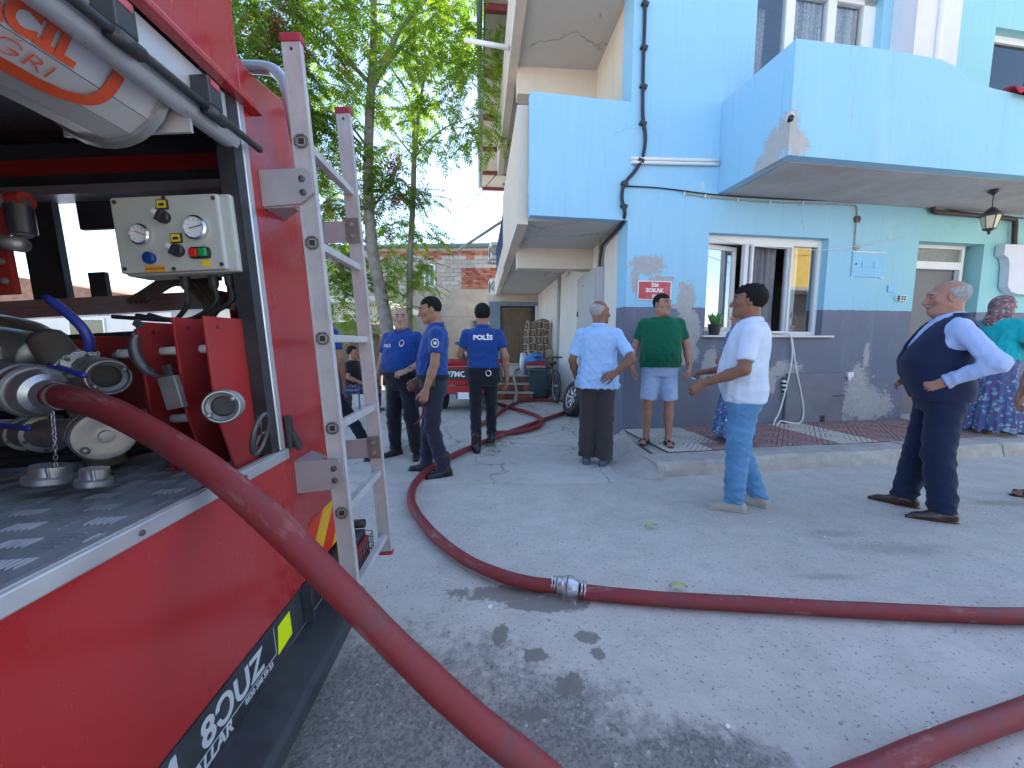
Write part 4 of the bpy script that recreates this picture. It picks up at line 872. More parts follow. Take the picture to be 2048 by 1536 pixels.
tree(tuple(base),'tall tree with thick pale trunk, dense leaves and brown seed clusters left of the lane',
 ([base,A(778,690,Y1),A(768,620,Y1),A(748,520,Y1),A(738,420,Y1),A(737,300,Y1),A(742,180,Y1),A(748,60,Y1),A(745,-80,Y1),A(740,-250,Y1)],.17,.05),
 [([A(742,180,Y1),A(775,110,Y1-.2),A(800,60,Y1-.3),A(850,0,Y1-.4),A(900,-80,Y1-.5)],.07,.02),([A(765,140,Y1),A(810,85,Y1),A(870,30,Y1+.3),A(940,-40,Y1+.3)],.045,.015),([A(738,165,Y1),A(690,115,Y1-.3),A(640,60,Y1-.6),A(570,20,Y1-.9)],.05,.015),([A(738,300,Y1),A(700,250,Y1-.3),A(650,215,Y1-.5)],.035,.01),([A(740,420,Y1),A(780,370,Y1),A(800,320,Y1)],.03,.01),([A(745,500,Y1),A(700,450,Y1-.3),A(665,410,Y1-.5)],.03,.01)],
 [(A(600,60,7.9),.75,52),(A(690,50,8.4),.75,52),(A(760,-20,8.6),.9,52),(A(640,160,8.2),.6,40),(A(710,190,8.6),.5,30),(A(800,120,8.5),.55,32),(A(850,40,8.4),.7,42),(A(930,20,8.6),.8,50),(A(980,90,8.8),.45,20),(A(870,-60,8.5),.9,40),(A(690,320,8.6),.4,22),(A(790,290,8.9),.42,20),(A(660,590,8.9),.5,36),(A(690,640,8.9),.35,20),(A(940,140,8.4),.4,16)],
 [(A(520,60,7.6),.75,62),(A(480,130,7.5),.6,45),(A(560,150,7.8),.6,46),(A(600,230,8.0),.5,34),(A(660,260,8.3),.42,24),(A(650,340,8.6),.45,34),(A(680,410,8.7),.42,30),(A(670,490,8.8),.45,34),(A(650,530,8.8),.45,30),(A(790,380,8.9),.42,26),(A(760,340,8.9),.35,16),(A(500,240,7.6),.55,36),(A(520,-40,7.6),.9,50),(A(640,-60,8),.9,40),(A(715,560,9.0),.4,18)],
 [(A(560,50,7.5),.34,16),(A(590,110,7.6),.25,9),(A(640,330,8.4),.22,8),(A(780,330,8.7),.28,12),(A(795,400,8.7),.22,8),(A(690,130,8.3),.22,7),(A(510,70,7.4),.25,7),(A(655,420,8.5),.2,5)],11)
Y2=9.6; base=A(818,700,Y2); base.z=0
tree(tuple(base),'slender young tree with a thin straight trunk and bright airy leaves',
 ([base,A(819,640,Y2),A(820,520,Y2),A(826,400,Y2),A(828,310,Y2)],.085,.06),
 [([A(828,315,Y2),A(826,230,Y2),A(812,180,Y2),A(785,140,Y2-.2),A(760,90,Y2-.2)],.045,.012),([A(829,320,Y2),A(836,240,Y2),A(848,160,Y2),A(866,70,Y2),A(880,-30,Y2)],.05,.012),([A(829,316,Y2),A(860,280,Y2-.2),A(900,250,Y2-.3),A(960,230,Y2-.5)],.028,.008),([A(826,312,Y2),A(800,280,Y2),A(770,240,Y2)],.025,.008),([A(826,420,Y2),A(840,400,Y2),A(858,385,Y2)],.015,.006),([A(820,560,Y2),A(840,545,Y2),A(858,540,Y2)],.015,.006)],
 [(A(850,120,9.4),.6,34),(A(900,80,9.3),.6,32),(A(800,200,9.5),.45,22),(A(860,220,9.4),.5,26),(A(920,200,9.2),.5,24),(A(960,250,9.0),.42,20),(A(990,280,8.9),.28,10),(A(880,290,9.4),.4,16),(A(840,-10,9.5),.8,36),(A(920,-40,9.3),.8,34),(A(840,395,9.7),.30,14),(A(850,460,9.8),.32,18),(A(790,460,9.8),.42,28),(A(770,520,9.8),.42,26),(A(845,530,9.8),.34,18),(A(800,560,9.8),.38,20),(A(850,570,9.8),.25,10),(A(790,610,9.8),.35,14),(A(960,150,9.1),.5,20)],
 [],[(A(845,380,9.6),.14,4),(A(775,470,9.7),.18,5)],12)
# ------------------------------------------------------------------ fire truck (local frame: x out of the side, y along it, z up)
TL=Vector((-.70,0,0)); TR=Euler((0,R(-3.3),R(2.5))); TM=Matrix.LocRotScale(TL,TR,None); TI=TM.inverted()
def tl(x,y,Y): return TI@at(x,y,Y)
truck=empty('fire_truck',tuple(TL),tuple(TR),'red fire engine with an open pump locker and side ladder','fire truck')
def red_paint():
    m=NT('red_truck_paint'); n=m.noise(1.4,4,.6); col=m.mix(n,(.33,.012,.014),(.40,.018,.020)); d=m.ramp(m.noise(3.5,6,.7,vec=m.mapping(scale=(1,1,.35))),[(.52,(0,0,0)),(.75,(1,1,1))]); col=m.mix(m.math('MULTIPLY',d,.22),col,(.24,.06,.06))
    sp=m.ramp(m.noise(140,2,.7),[(.70,(0,0,0)),(.74,(1,1,1))]); col=m.mix(m.math('MULTIPLY',sp,.35),col,(.5,.25,.22))
    m.set('Base Color',col).set('Roughness',m.math('ADD',m.math('MULTIPLY',d,.2),.26)).set('Coat Weight',.5).set('Coat Roughness',.12); m.bump(m.noise(3,3,.5),.05,.01); return m.mat
MT['truck_red']=red_paint(); MT['inner_red']=simple('inner_red_paint',(.33,.016,.018),.5,var=.15,scale=6,dirt=(.15,.04,.035),damt=.5); MT['inner_dark']=simple('dark_locker_lining',(.035,.036,.045),.7,var=.3,scale=5)
MT['alu_frame']=simple('anodised_aluminium',(.62,.63,.66),.3,.7,var=.06,scale=12,dirt=(.4,.4,.4),dscale=6,damt=.3); MT['shutter']=simple('silver_shutter',(.60,.60,.62),.35,.55,var=.06,scale=10,dirt=(.4,.39,.38),dscale=5,damt=.3)
MT['bumper']=simple('black_bumper_paint',(.022,.026,.034),.42,var=.3,scale=8,dirt=(.07,.075,.085),dscale=6,damt=.6)
def part(b,name,mat,parent=truck,**k): return b.build(name,mat,parent,**k)
# body panels round the opening
b=MB(); b.prism([(-4.2,.40),(1.36,.40),(1.36,.885),(-4.2,.885)],-.03,0,'x'); part(b,'side_panel',MT['truck_red'])
b=MB(); b.prism([(1.362,.40),(1.86,.40),(1.86,2.22),(1.845,2.245),(1.64,2.25),(1.43,2.215),(1.375,2.23),(1.362,2.40)],-.03,.001,'x'); part(b,'corner_panel',MT['truck_red'],bevel=.006)
b=MB(); b.prism([(-4.2,2.10),(1.36,2.10),(1.376,2.40),(1.37,3.0),(-4.2,3.0)],-.03,0,'x'); part(b,'upper_panel',MT['truck_red'])
b=MB(); b.box(-2.4,1.82,.40,-2.1,1.858,2.22); b.box(-.42,1.82,.40,-.031,1.858,2.22); b.box(-2.1,1.82,.40,-.42,1.858,.88); part(b,'rear_panel',MT['truck_red'])
b=MB(); b.box(-2.4,1.80,2.075,-.031,1.858,2.14); part(b,'rear_beam',MT['inner_red']); b=MB(); b.box(-2.4,1.80,2.0,-.031,1.85,2.074); b.box(-2.4,1.80,2.141,-.031,1.85,2.22); part(b,'rear_header',MT['inner_dark'])
b=MB(); b.box(-2.4,-4.2,.40,-2.36,1.82,3.0); part(b,'far_side_panel',MT['truck_red'])  # far side closed in full to keep light out of the locker
b=MB(); b.box(-2.36,-4.2,2.245,-.031,1.36,2.27) ; b.box(-2.4,-4.2,2.96,-.031,1.37,3.0); b.box(-2.4,1.38,2.20,-.031,1.82,2.24); b.box(-2.4,1.355,2.27,-.031,1.37,2.96); part(b,'roof',MT['alu_dull'])
b=MB(); b.box(-2.36,-.62,.9,-.031,-.60,2.24); part(b,'locker_bulkhead',MT['inner_dark'])
b=MB(); b.box(-2.36,-.6,.88,-.002,1.82,.905); part(b,'locker_floor',simple('worn_tread_plate',(.42,.43,.46),.40,.45,var=.25,scale=9,dirt=(.16,.155,.155),dscale=3,damt=.55))
b=MB()    # raised five-bar tread pattern
for i in range(22):
    for j in range(12):
        y=-.55+i*.088; x=-.05-j*.088; vert=(i+j)%2
        for k in range(5):
            o_=(k-2)*.0145
            c=(x+(o_ if vert else 0),y+(0 if vert else o_),.9065); 
            d=.0030; L_=.022
            if vert: vs=[(c[0]-d,c[1]-L_,.9052),(c[0]+d,c[1]-L_,.9052),(c[0]+d,c[1]+L_,.9052),(c[0]-d,c[1]+L_,.9052),(c[0],c[1]-L_*.7,.9085),(c[0],c[1]+L_*.7,.9085)]; b.add(vs,[(0,1,4),(1,2,5,4),(2,3,5),(3,0,4,5)])
            else: vs=[(c[0]-L_,c[1]-d,.9052),(c[0]+L_,c[1]-d,.9052),(c[0]+L_,c[1]+d,.9052),(c[0]-L_,c[1]+d,.9052),(c[0]-L_*.7,c[1],.9085),(c[0]+L_*.7,c[1],.9085)]; b.add(vs,[(0,1,5,4),(1,2,5),(2,3,4,5),(3,0,4)])
tag(part(b,'tread_bars',bpy.data.materials['worn_tread_plate'],recalc=False),kind='stuff')
# sill and opening frame
b=MB(); b.box(-.02,-4.2,.887,.012,1.372,.925); part(b,'sill',MT['alu_frame'],bevel=.004)
b=MB(); b.box(-.012,-4.2,.9255,.004,1.30,.929); part(b,'sill_lip',MT['alu'])
for y in np.arange(-.3,1.3,.34):
    b=MB(); b.lathe([(.007,0),(.006,.004),(.002,.005)],(.012,y+.06,.905),(1,0,0),8); part(b,'rivet',MT['dark_metal'])
b=MB(); b.box(-.05,1.33,.926,.006,1.361,2.10); part(b,'door_jamb',MT['alu_frame'],bevel=.003)
b=MB(); b.box(-.05,1.285,.926,.003,1.329,2.06); part(b,'door_seal',MT['black_plastic'])
b=MB(); b.box(-.09,1.362,.5,-.031,1.82,2.2); part(b,'corner_lining',MT['inner_dark'])
b=MB(); b.cbox((.014,1.385,.98),(.02,.03,.12),None,.005); part(b,'latch',MT['black_plastic']); b=MB(); b.cbox((.03,1.39,.945),(.02,.024,.07),(0,R(-20),0),.005); part(b,'latch_hook',MT['black_plastic'])
# rain gutter, header rail, shutter with its bottom bar and coil
b=MB(); b.box(.0015,-4.2,2.065,.035,1.42,2.085); b.box(.0015,-4.2,2.0852,.012,1.42,2.10); part(b,'rain_gutter',MT['truck_red'],bevel=.003)
b=MB(); b.box(-.055,-4.2,1.985,-.004,1.33,2.062); part(b,'header_rail',MT['shutter'],bevel=.004)
sh_=MB(); sh_.tube([(-.012,-4.0,1.935),(-.012,1.30,1.935)],.031,14); sh_=part(sh_,'roller_shutter',simple('sky_bright_aluminium_bar',(.68,.69,.72),.3,.15,var=.05))  # bar colour paler and less metallic, standing in for the sky's reflection
cz,cx_,cr=1.995,-.20,.155
for k in range(16):
    a0=math.pi*(.50+2*k/16-1.0); a1=a0+2*math.pi/16*.97
    P_=[(cx_+cr*math.cos(a),cz+cr*math.sin(a)) for a in (a0,a1)]; Q_=[(cx_+(cr-.012)*math.cos(a),cz+(cr-.012)*math.sin(a)) for a in (a1,a0)]
    b=MB(); b.prism(P_+Q_,-4.0,1.09,'y'); part(b,'slat',MT['shutter'],sh_)
b=MB(); b.lathe([(.165,0),(.170,.02),(.155,.03),(.13,.032)],(cx_,1.09,cz),(0,1,0),28); part(b,'coil_end',MT['alu_dull'],sh_)
b=MB(); b.box(-.34,1.125,1.87,-.01,1.135,2.06); part(b,'coil_bracket',MT['shutter'],sh_)
b=MB(); b.tube([(.034,.2,1.928),(.034,1.375,1.938)],.011,10); part(b,'pull_rod',MT['black_plastic'],sh_)
for y in (.90,1.165):
    b=MB(); b.cbox((.018,y,1.985),(.05,.055,.075),None,.006); part(b,'rod_bracket',MT['black_plastic'],sh_)
    b=MB(); b.box(.0435,y-.018,2.0,.0445,y+.018,2.016); part(b,'bracket_label',MT['sign_red'],sh_)
    b=MB(); b.tube([(.034,y-.035,1.93),(.034,y+.035,1.932)],.017,12); part(b,'rod_clamp',MT['black_plastic'],sh_)
MT['sticker_red']=simple('orange_red_sticker',(.55,.07,.02),.45,var=.08)
def coil_pt(ang,y,h=.003): return (cx_+(cr+h)*math.cos(ang),y,cz+(cr+h)*math.sin(ang))
fa_=[math.pi*(.50+2*(k+.5)/16-1.0) for k in range(16)]
for t_,sz,k,yy,xs in (('ACİL',.075,14,.815,1.0),('ÇAĞRI',.046,13,.795,1.4)):
    k=(k)%16; a=fa_[k]-2*math.pi*0; a=-.42 if t_=='ACİL' else -.80
    # nearest facet centre
    a=min((((q+math.pi)%(2*math.pi)-math.pi) for q in fa_),key=lambda q:abs(q-a)); nrm=(math.cos(a),0,math.sin(a)); up=(-math.sin(a),0,math.cos(a))
    text_mesh(t_,sz,MT['sticker_red'],'lettering',sh_,axes(coil_pt(a,yy,.001),(0,1,0),up),bold=.004 if t_=='ACİL' else -.0012,xs=xs)
# rounded orange border of the sticker, following the coil
pa=[(-1.22,.3),(-1.22,.81),(-1.20,.90),(-1.12,.945),(-1.0,.97),(-.8,.98),(-.45,.985)]; b=MB(); sp_=spline([Vector((a,y,0)) for a,y in pa],4); vs=[]; fs=[]
for i,p in enumerate(sp_):
    q=sp_[min(i+1,len(sp_)-1)]-sp_[max(i-1,0)]; q=Vector((q.x*cr,q.y,0)).normalized(); n_=Vector((-q.y,q.x,0))*.014
    for s in (-1,1): vs.append(coil_pt(p.x+s*n_.x/cr,p.y+s*n_.y,.0022))
b.add(vs,[(2*i,2*i+1,2*i+3,2*i+2) for i in range(len(sp_)-1)]); part(b,'sticker_border',MT['sticker_red'],sh_)
# lining above, alu and red beams across the rear opening
b=MB(); b.box(-2.36,1.70,1.955,-.05,1.80,1.99); part(b,'inner_rail',MT['alu_frame']); 
b=MB(); b.box(-2.36,-.6,2.20,-.06,1.80,2.243); part(b,'locker_ceiling',MT['inner_dark'])
for y in (.15,.55,.95):
    b=MB(); b.box(-2.3,y,2.15,-.45,y+.04,2.199); part(b,'ceiling_rib',MT['inner_dark'])
b=MB(); b.box(-2.1,1.74,1.52,-.40,1.80,1.55); b.box(-2.1,1.74,1.475,-.40,1.80,1.50); b.box(-2.1,1.76,1.5,-.40,1.79,1.52); part(b,'cross_rail',MT['alu_frame'])
for x0,x1 in ((-1.20,-1.06),(-2.1,-1.75)):
    b=MB(); b.box(x0,1.77,1.55,x1,1.80,2.02); part(b,'rear_post',MT['inner_dark'])
b=MB(); b.box(-2.1,1.785,.88,-.62,1.80,1.40); part(b,'added_blocking_plate',MT['inner_dark']); b=MB(); b.box(-.97,1.78,1.84,-.40,1.80,2.02); b.box(-1.75,1.78,1.84,-1.2,1.80,2.02); b.box(-.62,1.78,1.60,-.42,1.80,1.84); b.box(-.97,1.78,1.55,-.90,1.80,1.66); part(b,'rear_plate',MT['inner_dark'])  # lower dark plate added to close off the sunlit gap behind the locker
# red bracket plate with valve at far left
b=MB(); b.box(-.86,1.30,1.50,-.74,1.32,1.82); part(b,'valve_plate',MT['inner_red']); 
for z in (1.54,1.60,1.70):
    b=MB(); b.lathe([(.011,0),(.010,.006),(.004,.009)],(-.76,1.30,z),(0,-1,0),10); part(b,'bolt',MT['alu'])
b=MB(); b.tube([tl(-30,400,1.25),tl(40,402,1.22)],.022,12); b.tube([tl(40,402,1.22),tl(42,470,1.20)],.024,12); b.tube([tl(-30,478,1.22),tl(45,490,1.2)],.022,12); part(b,'air_valve',MT['alu_dull'])
b=MB(); b.lathe([(.03,-.04),(.03,.04)],tl(42,440,1.2),(0,0,1),16); part(b,'valve_body',MT['black_plastic'])
b=MB(); b.lathe([(.026,-.02),(.026,.02)],tl(40,402,1.22),(1,0,0),16); part(b,'valve_collar',MT['inner_red'])
# control panel facing the camera
cpn=empty('control_panel',(-.19,1.262,1.645)); cpn.parent=truck
MT['panel_grey']=simple('pale_grey_box',(.46,.48,.45),.5,var=.05,scale=4,dirt=(.3,.3,.27),dscale=5,damt=.3); MT['yellow_label']=simple('yellow_label',(.75,.55,.02),.5); MT['chrome']=simple('chrome_bezel',(.7,.7,.7),.12,1.0,var=.05); MT['dial']=simple('dial_face',(.7,.72,.75),.4,var=.03); MT['green_button']=simple('green_button',(.01,.28,.08),.3); MT['red_button']=simple('red_button',(.60,.02,.015),.3); MT['blue_button']=simple('blue_button',(.01,.05,.22),.25); MT['orange_label']=simple('orange_label',(.70,.30,.03),.5)
b=MB(); b.cbox((0,.05,0),(.345,.09,.235),None,.008); part(b,'panel_box',MT['panel_grey'],cpn); b=MB(); b.cbox((-.012,-.004,0),(.315,.02,.225),None,.006); part(b,'panel_lid',MT['panel_grey'],cpn)
for x,z,r_ in ((-.09,.0,.031),(.075,.012,.036)):
    b=MB(); b.lathe([(r_,0),(r_,.012),(r_*.85,.016),(r_*.82,.010)],(x,-.014,z),(0,-1,0),28,caps=False); part(b,'gauge_bezel',MT['chrome'],cpn); b=MB(); b.lathe([(r_*.84,0),(r_*.84,.004)],(x,-.02,z),(0,-1,0),28); part(b,'gauge_dial',MT['dial'],cpn)
    b=MB(); b.cbox((x+.004,-.0255,z+.002),(r_*1.1,.001,.0025),(0,R(25 if x<0 else -12),0)); part(b,'needle',MT['sign_red'] if x<0 else MT['black_plastic'],cpn)
    for k in range(9):
        a=R(-40+k*32.5); b=MB(); b.cbox((x+math.cos(a)*r_*.68,-.0245,z+math.sin(a)*r_*.68),(.005,.0006,.0012),(0,-a,0)); part(b,'tick',MT['black_plastic'],cpn)
for x,z in ((-.015,.07),(.012,-.03)):
    b=MB(); b.cbox((x,-.016,z+.015),(.034,.006,.03),None,.003); part(b,'label_holder',MT['black_plastic'],cpn); b=MB(); b.box(x-.013,-.0205,z+.004,x+.013,-.0192,z+.026); part(b,'label_plate',MT['yellow_label'],cpn)
    b=MB(); b.box(x-.008,-.0212,z+.010,x+.008,-.0206,z+.018); part(b,'label_print',MT['black_plastic'],cpn)
    b=MB(); b.lathe([(.019,0),(.019,.012),(.016,.016)],(x,-.014,z-.022),(0,-1,0),18); b.cbox((x,-.036,z-.022),(.010,.014,.034),(0,R(35),0),.003); part(b,'rotary_switch',MT['black_plastic'],cpn)
    b=MB(); b.cbox((x-.008,-.0435,z-.012),(.012,.002,.012),(0,R(35),0)); part(b,'switch_mark',MT['dial'],cpn)
b=MB(); b.lathe([(.018,0),(.018,.010),(.014,.014)],(-.075,-.014,-.07),(0,-1,0),18); part(b,'blue_button',MT['blue_button'],cpn)
b=MB(); b.cbox((.077,-.018,-.062),(.062,.012,.034),None,.012); part(b,'button_frame',MT['black_plastic'],cpn); b=MB(); b.cbox((.063,-.027,-.062),(.024,.01,.026),None,.005); part(b,'stop_button',MT['red_button'],cpn); b=MB(); b.cbox((.090,-.027,-.062),(.024,.01,.026),None,.005); part(b,'start_button',MT['green_button'],cpn)
b=MB(); b.box(.075,-.0155,-.102,.102,-.0142,-.084); part(b,'label_plate',MT['yellow_label'],cpn); b=MB(); b.box(-.095,-.0155,-.112,-.035,-.0142,-.092); part(b,'orange_label',MT['orange_label'],cpn); text_mesh('ALARM BUTONU',.0075,MT['black_plastic'],'lettering',cpn,axes((-.065,-.0160,-.102),(1,0,0),(0,0,1)),extrude=.0001)
for x,z in ((-.155,.098),(.135,.098),(-.155,-.098),(.135,-.098),(-.01,.105),(-.01,-.105)):
    b=MB(); b.lathe([(.006,0),(.006,.003)],(x,-.014,z),(0,-1,0),8); part(b,'screw',MT['dark_metal'],cpn)
for x,dx in ((.06,-.16),(.11,-.22),(-.03,-.10)):
    b=MB(); b.lathe([(.014,0),(.014,-.03),(.010,-.04)],(x,.05,-.118),(0,0,1),10); b.tube(spline([(x,.05,-.15),(x,.05,-.20),(x+dx*.4,.06,-.24),(x+dx,.10,-.25),(x+dx*2.2,.16,-.22)],6),.0075,8); part(b,'cable',MT['black_rubber'],cpn)
for k in range(4):
    b=MB(); b.tube(spline([(-.60-.02*k,1.60,1.50),(-.45,1.58+.02*k,1.56+.02*k),(-.34+.02*k,1.55,1.48),(-.28,1.5,1.36+.01*k),(-.22+.015*k,1.52,1.2),(-.18+.012*k,1.55,1.0)],6),.013,8); part(b,'coiled_hose',simple('dark_tan_hose',(.10,.08,.06),.6) if k==0 else bpy.data.materials['dark_tan_hose'])
# red rack plates and white spacer rods
plates=[(-.045,1.12,1.38),(-.16,1.16,1.385),(-.28,1.18,1.38),(-.41,1.32,1.37),(-.62,1.40,1.36),(-.80,1.42,1.36)]
for x,y0,zt in plates:
    b=MB(); b.prism([(y0+.05,.906),(y0+.30,.906),(y0+.36,zt-.06),(y0+.34,zt-.02),(y0+.30,zt),(y0,zt),(y0,1.1)],x-.004,x+.004,'x'); part(b,'rack_plate',MT['inner_red'],bevel=.002)
    for y_,z_ in ((y0+.05,zt-.03),(y0+.22,zt-.03),(y0+.30,zt-.14)):
        b=MB(); b.lathe([(.006,-.0055),(.006,.0055)],(x,y_,z_),(1,0,0),8); part(b,'hole',MT['black_plastic'])
for z in (1.29,1.075):
    for i in range(len(plates)-1):
        b=MB(); b.tube([(plates[i][0]-.006,1.25 if i<3 else 1.46,z),(plates[i+1][0]+.006,1.25 if i<3 else 1.46,z)],.014,10); part(b,'rack_rod',MT['white_pvc'])
# hanging suction-hose slab behind
b=MB(); b.tube(spline([(-.72,1.35,1.35),(-.62,1.3,1.25),(-.55,1.28,1.10),(-.50,1.25,.93)],6),.05,12); part(b,'flat_hose',simple('grey_brown_hose',(.14,.12,.10),.7))
# pump manifold: pipes, couplings, levers, chains, caps
def coupling(c,d,r,parent=truck,mat='alu_dull',hollow=True,lugs=2,name='coupling'):
    c=Vector(c); d=Vector(d).normalized()
    prof=[(r*.72,-.09),(r*.78,-.06),(r*.95,-.05),(r*.98,-.02),(r*.90,-.015),(r*.92,.0),(r*1.0,.004),(r*1.0,.028),(r*.93,.034)]
    if hollow: prof+= [(r*.86,.034),(r*.80,.02),(r*.62,.012),(r*.55,-.04)]
    else: prof+=[(r*.7,.036),(r*.4,.030),(r*.22,.032),(r*.20,.045),(r*.05,.046)]
    b=MB(); b.lathe(prof,c,d,32,caps=True); o=part(b,name,MT[mat],parent)
    x,y,_=frame_from(d)
    for k in range(lugs):
        a=2*math.pi*k/lugs+.6; v=x*math.cos(a)+y*math.sin(a); b=MB(); b.tube([c+v*r*.75+d*.02,c+v*r*.75+d*.055],r*.14,6); part(b,'lug',MT[mat],o if parent is truck else parent)
    if hollow: b=MB(); b.lathe([(r*.56,-.005),(r*.56,.0)],c,d,20); part(b,'bore',MT['black_rubber'],o if parent is truck else parent)
    return o
bigp=tl(-10,770,1.20); outc=tl(62,780,1.17); outd=(tl(150,800,1.11)-tl(40,775,1.18)).normalized()
b=MB(); b.tube(spline([tl(-250,640,1.55),tl(-120,700,1.45),tl(-40,745,1.27),outc-outd*.06],6),.062,16); part(b,'outlet_pipe',MT['alu_dull'])
coupling(outc,outd,.080,hollow=False); 
b=MB(); b.lathe([(.068,.02),(.070,.05),(.060,.075),(.044,.085),(.038,.11)],outc,outd,28); part(b,'hose_coupling',MT['alu'])
c2=tl(212,752,1.20); d2=(Vector((.75,-.55,-.12))).normalized(); b=MB(); b.tube(spline([tl(60,690,1.45),tl(120,712,1.34),c2-d2*.06],6),.042,14); part(b,'outlet_pipe',MT['alu_dull']); coupling(c2,d2,.056)
c3=tl(205,868,1.16); d3=Vector((.80,-.58,-.06)).normalized(); b=MB(); b.tube(spline([tl(-160,860,1.45),tl(-20,865,1.35),tl(100,866,1.24),c3-d3*.06],6),[.05]*6+[.046]*13,14); part(b,'outlet_pipe',MT['alu_dull']); coupling(c3,d3,.076,hollow=False)
b=MB(); b.tube(spline([tl(-200,700,1.40),tl(-60,690,1.35),tl(40,700,1.33),tl(90,715,1.32)],6),.07,16); part(b,'manifold',MT['alu_dull'])
for (px,py,Yd,r_,dv) in ((30,738,1.30,.085,outd),(-20,720,1.36,.092,outd),(95,866,1.26,.062,d3),(60,866,1.29,.058,d3),(120,715,1.33,.054,d2),(165,735,1.26,.052,d2)):
    b=MB(); b.lathe([(r_*.8,-.022),(r_,-.018),(r_,-.004),(r_*.93,0),(r_,.004),(r_,.016),(r_*.8,.02)],tl(px,py,Yd),dv,28); fl_=part(b,'pipe_flange',MT['alu_dull'])
    x_,y_,_=frame_from(dv)
    for k in range(6):
        a=k*math.pi/3+.3; b=MB(); b.lathe([(.006,0),(.006,.026)],tl(px,py,Yd)+(x_*math.cos(a)+y_*math.sin(a))*r_*.86,dv,6); part(b,'flange_bolt',MT['dark_metal'],fl_)
b=MB(); b.tube(spline([tl(-60,640,1.5),tl(20,648,1.45),tl(80,665,1.42),tl(120,700,1.40)],6),.03,12); part(b,'inlet_pipe',MT['alu_dull'])
b=MB(); b.tube(spline([tl(-60,930,1.3),tl(20,925,1.28),tl(120,915,1.3),tl(230,905,1.35),tl(330,890,1.45)],6),.02,10); part(b,'floor_pipe',MT['black_rubber'])
MT['blue_lever']=simple('blue_lever_grip',(.02,.035,.22),.4)
def lever(p,w):
    b=MB(); b.tube(spline(p,5),[w*1.0]*2+[w]*(len(spline(p,5))-3)+[w*.6],8); part(b,'valve_lever',MT['blue_lever'])
lever([tl(178,702,1.16),tl(176,675,1.15),tl(150,640,1.14),tl(90,592,1.13)],.013); lever([tl(100,730,1.08),tl(140,742,1.07),tl(172,752,1.06)],.009); lever([tl(-40,848,1.06),tl(20,853,1.06),tl(62,858,1.05)],.008)
def chain(p,n,name='chain'):
    s=spline(p,8); 
    for i in range(n):
        t=i/(n-1)*(len(s)-1); q=s[int(t)]; q2=s[min(int(t)+1,len(s)-1)]; d=(q2-q).normalized() if (q2-q).length>1e-6 else Vector((0,0,1)); x,y,_=frame_from(d)
        if i%2: x=y
        b=MB(); b.tube([q+d*.008*math.cos(a)+x*.004*math.sin(a) for a in [2*math.pi*k/8 for k in range(8)]],.0013,5,closed=True); part(b,name,MT['alu'])
chain([tl(105,828,1.02),tl(108,860,1.02),tl(110,890,1.02),tl(112,930,1.03)],12); chain([tl(112,728,1.06),tl(135,712,1.10),tl(165,706,1.13),tl(196,708,1.15)],11)
for px,py,Yd,r_ in ((100,952,1.04,.052),(188,958,1.04,.038)):
    c=tl(px,py,Yd); c.z=max(c.z,.908+r_*.55); b=MB(); b.lathe([(r_*.78,-.03),(r_*.8,-.005),(r_,.0),(r_,.014),(r_*.9,.018),(r_*.3,.016)],c,(-.15,-.1,-.95),28); o=part(b,'coupling_cap',MT['alu'])
    b=MB(); b.cbox(c+Vector((r_*.5,-r_*.5,.016)),(.012,.012,.03),None,.003); part(b,'cap_lug',MT['alu'],o)
# ladder on its brackets
lad=empty('ladder',(0,0,0)); lad.parent=truck; XL=.15; YN,YF=1.44,1.90
MT['ladder_alu']=simple('weathered_ladder_aluminium',(.52,.515,.53),.45,.25,var=.10,scale=14,bump=.06,bscale=120,dirt=(.30,.27,.25),dscale=4,damt=.4)
MT['red_cap']=simple('red_rubber_cap',(.34,.03,.05),.6)
rz_=[.31,.645,.975,1.308,1.645,1.985]
for y,z0,z1 in ((YN,.26,2.31),(YF,.225,2.335)):
    b=MB(); b.cbox((XL,y,(z0+z1)/2),(.062,.026,z1-z0),None,.004); part(b,'stile',MT['ladder_alu'],lad)
    for s in (-1,1):
        b=MB(); b.cbox((XL+s*.0275,y-.0132*(1 if y==YN else 1),(z0+z1)/2),(.006,.006,z1-z0-.02)); part(b,'stile_flange',MT['ladder_alu'],lad)
    b=MB(); b.cbox((XL,y,z1+.006),(.072,.036,.03),None,.008); part(b,'end_cap',MT['red_cap'],lad); b=MB(); b.cbox((XL,y,z0-.004),(.07,.034,.02),None,.005); part(b,'end_cap',MT['red_cap'],lad)
    b=MB(); b.lathe([(.006,0),(.004,.004)],(XL,y-.013,z1-.03),(0,-1,0),8); part(b,'bolt',MT['dark_metal'],lad)
for z in rz_:
    b=MB(); b.cbox((XL,(YN+YF)/2,z),(.030,YF-YN+.030,.030),None,.004); part(b,'rung',MT['ladder_alu'],lad)
    b=MB(); n_=[(XL+.019*sx*(1 if abs(sx)==1 else 1),z+.019*sz) for sx,sz in ((-1,-.5),(-.5,-1),(.5,-1),(1,-.5),(1,.5),(.5,1),(-.5,1),(-1,.5))]; b.tube([(p[0],YN-.016,p[1]) for p in n_],.0045,6,closed=True); part(b,'rung_weld',simple('weld_ring',(.16,.14,.12),.6,.4) if 'weld_ring' not in bpy.data.materials else bpy.data.materials['weld_ring'],lad)
    b=MB(); b.box(XL-.010,YN-.0165,z-.010,XL+.010,YN-.0152,z+.010); part(b,'rung_bore',MT['black_plastic'],lad)
MT['bracket']=simple('bracket_plate',(.44,.425,.445),.45,.35,var=.08,scale=8,dirt=(.28,.25,.23),damt=.4)
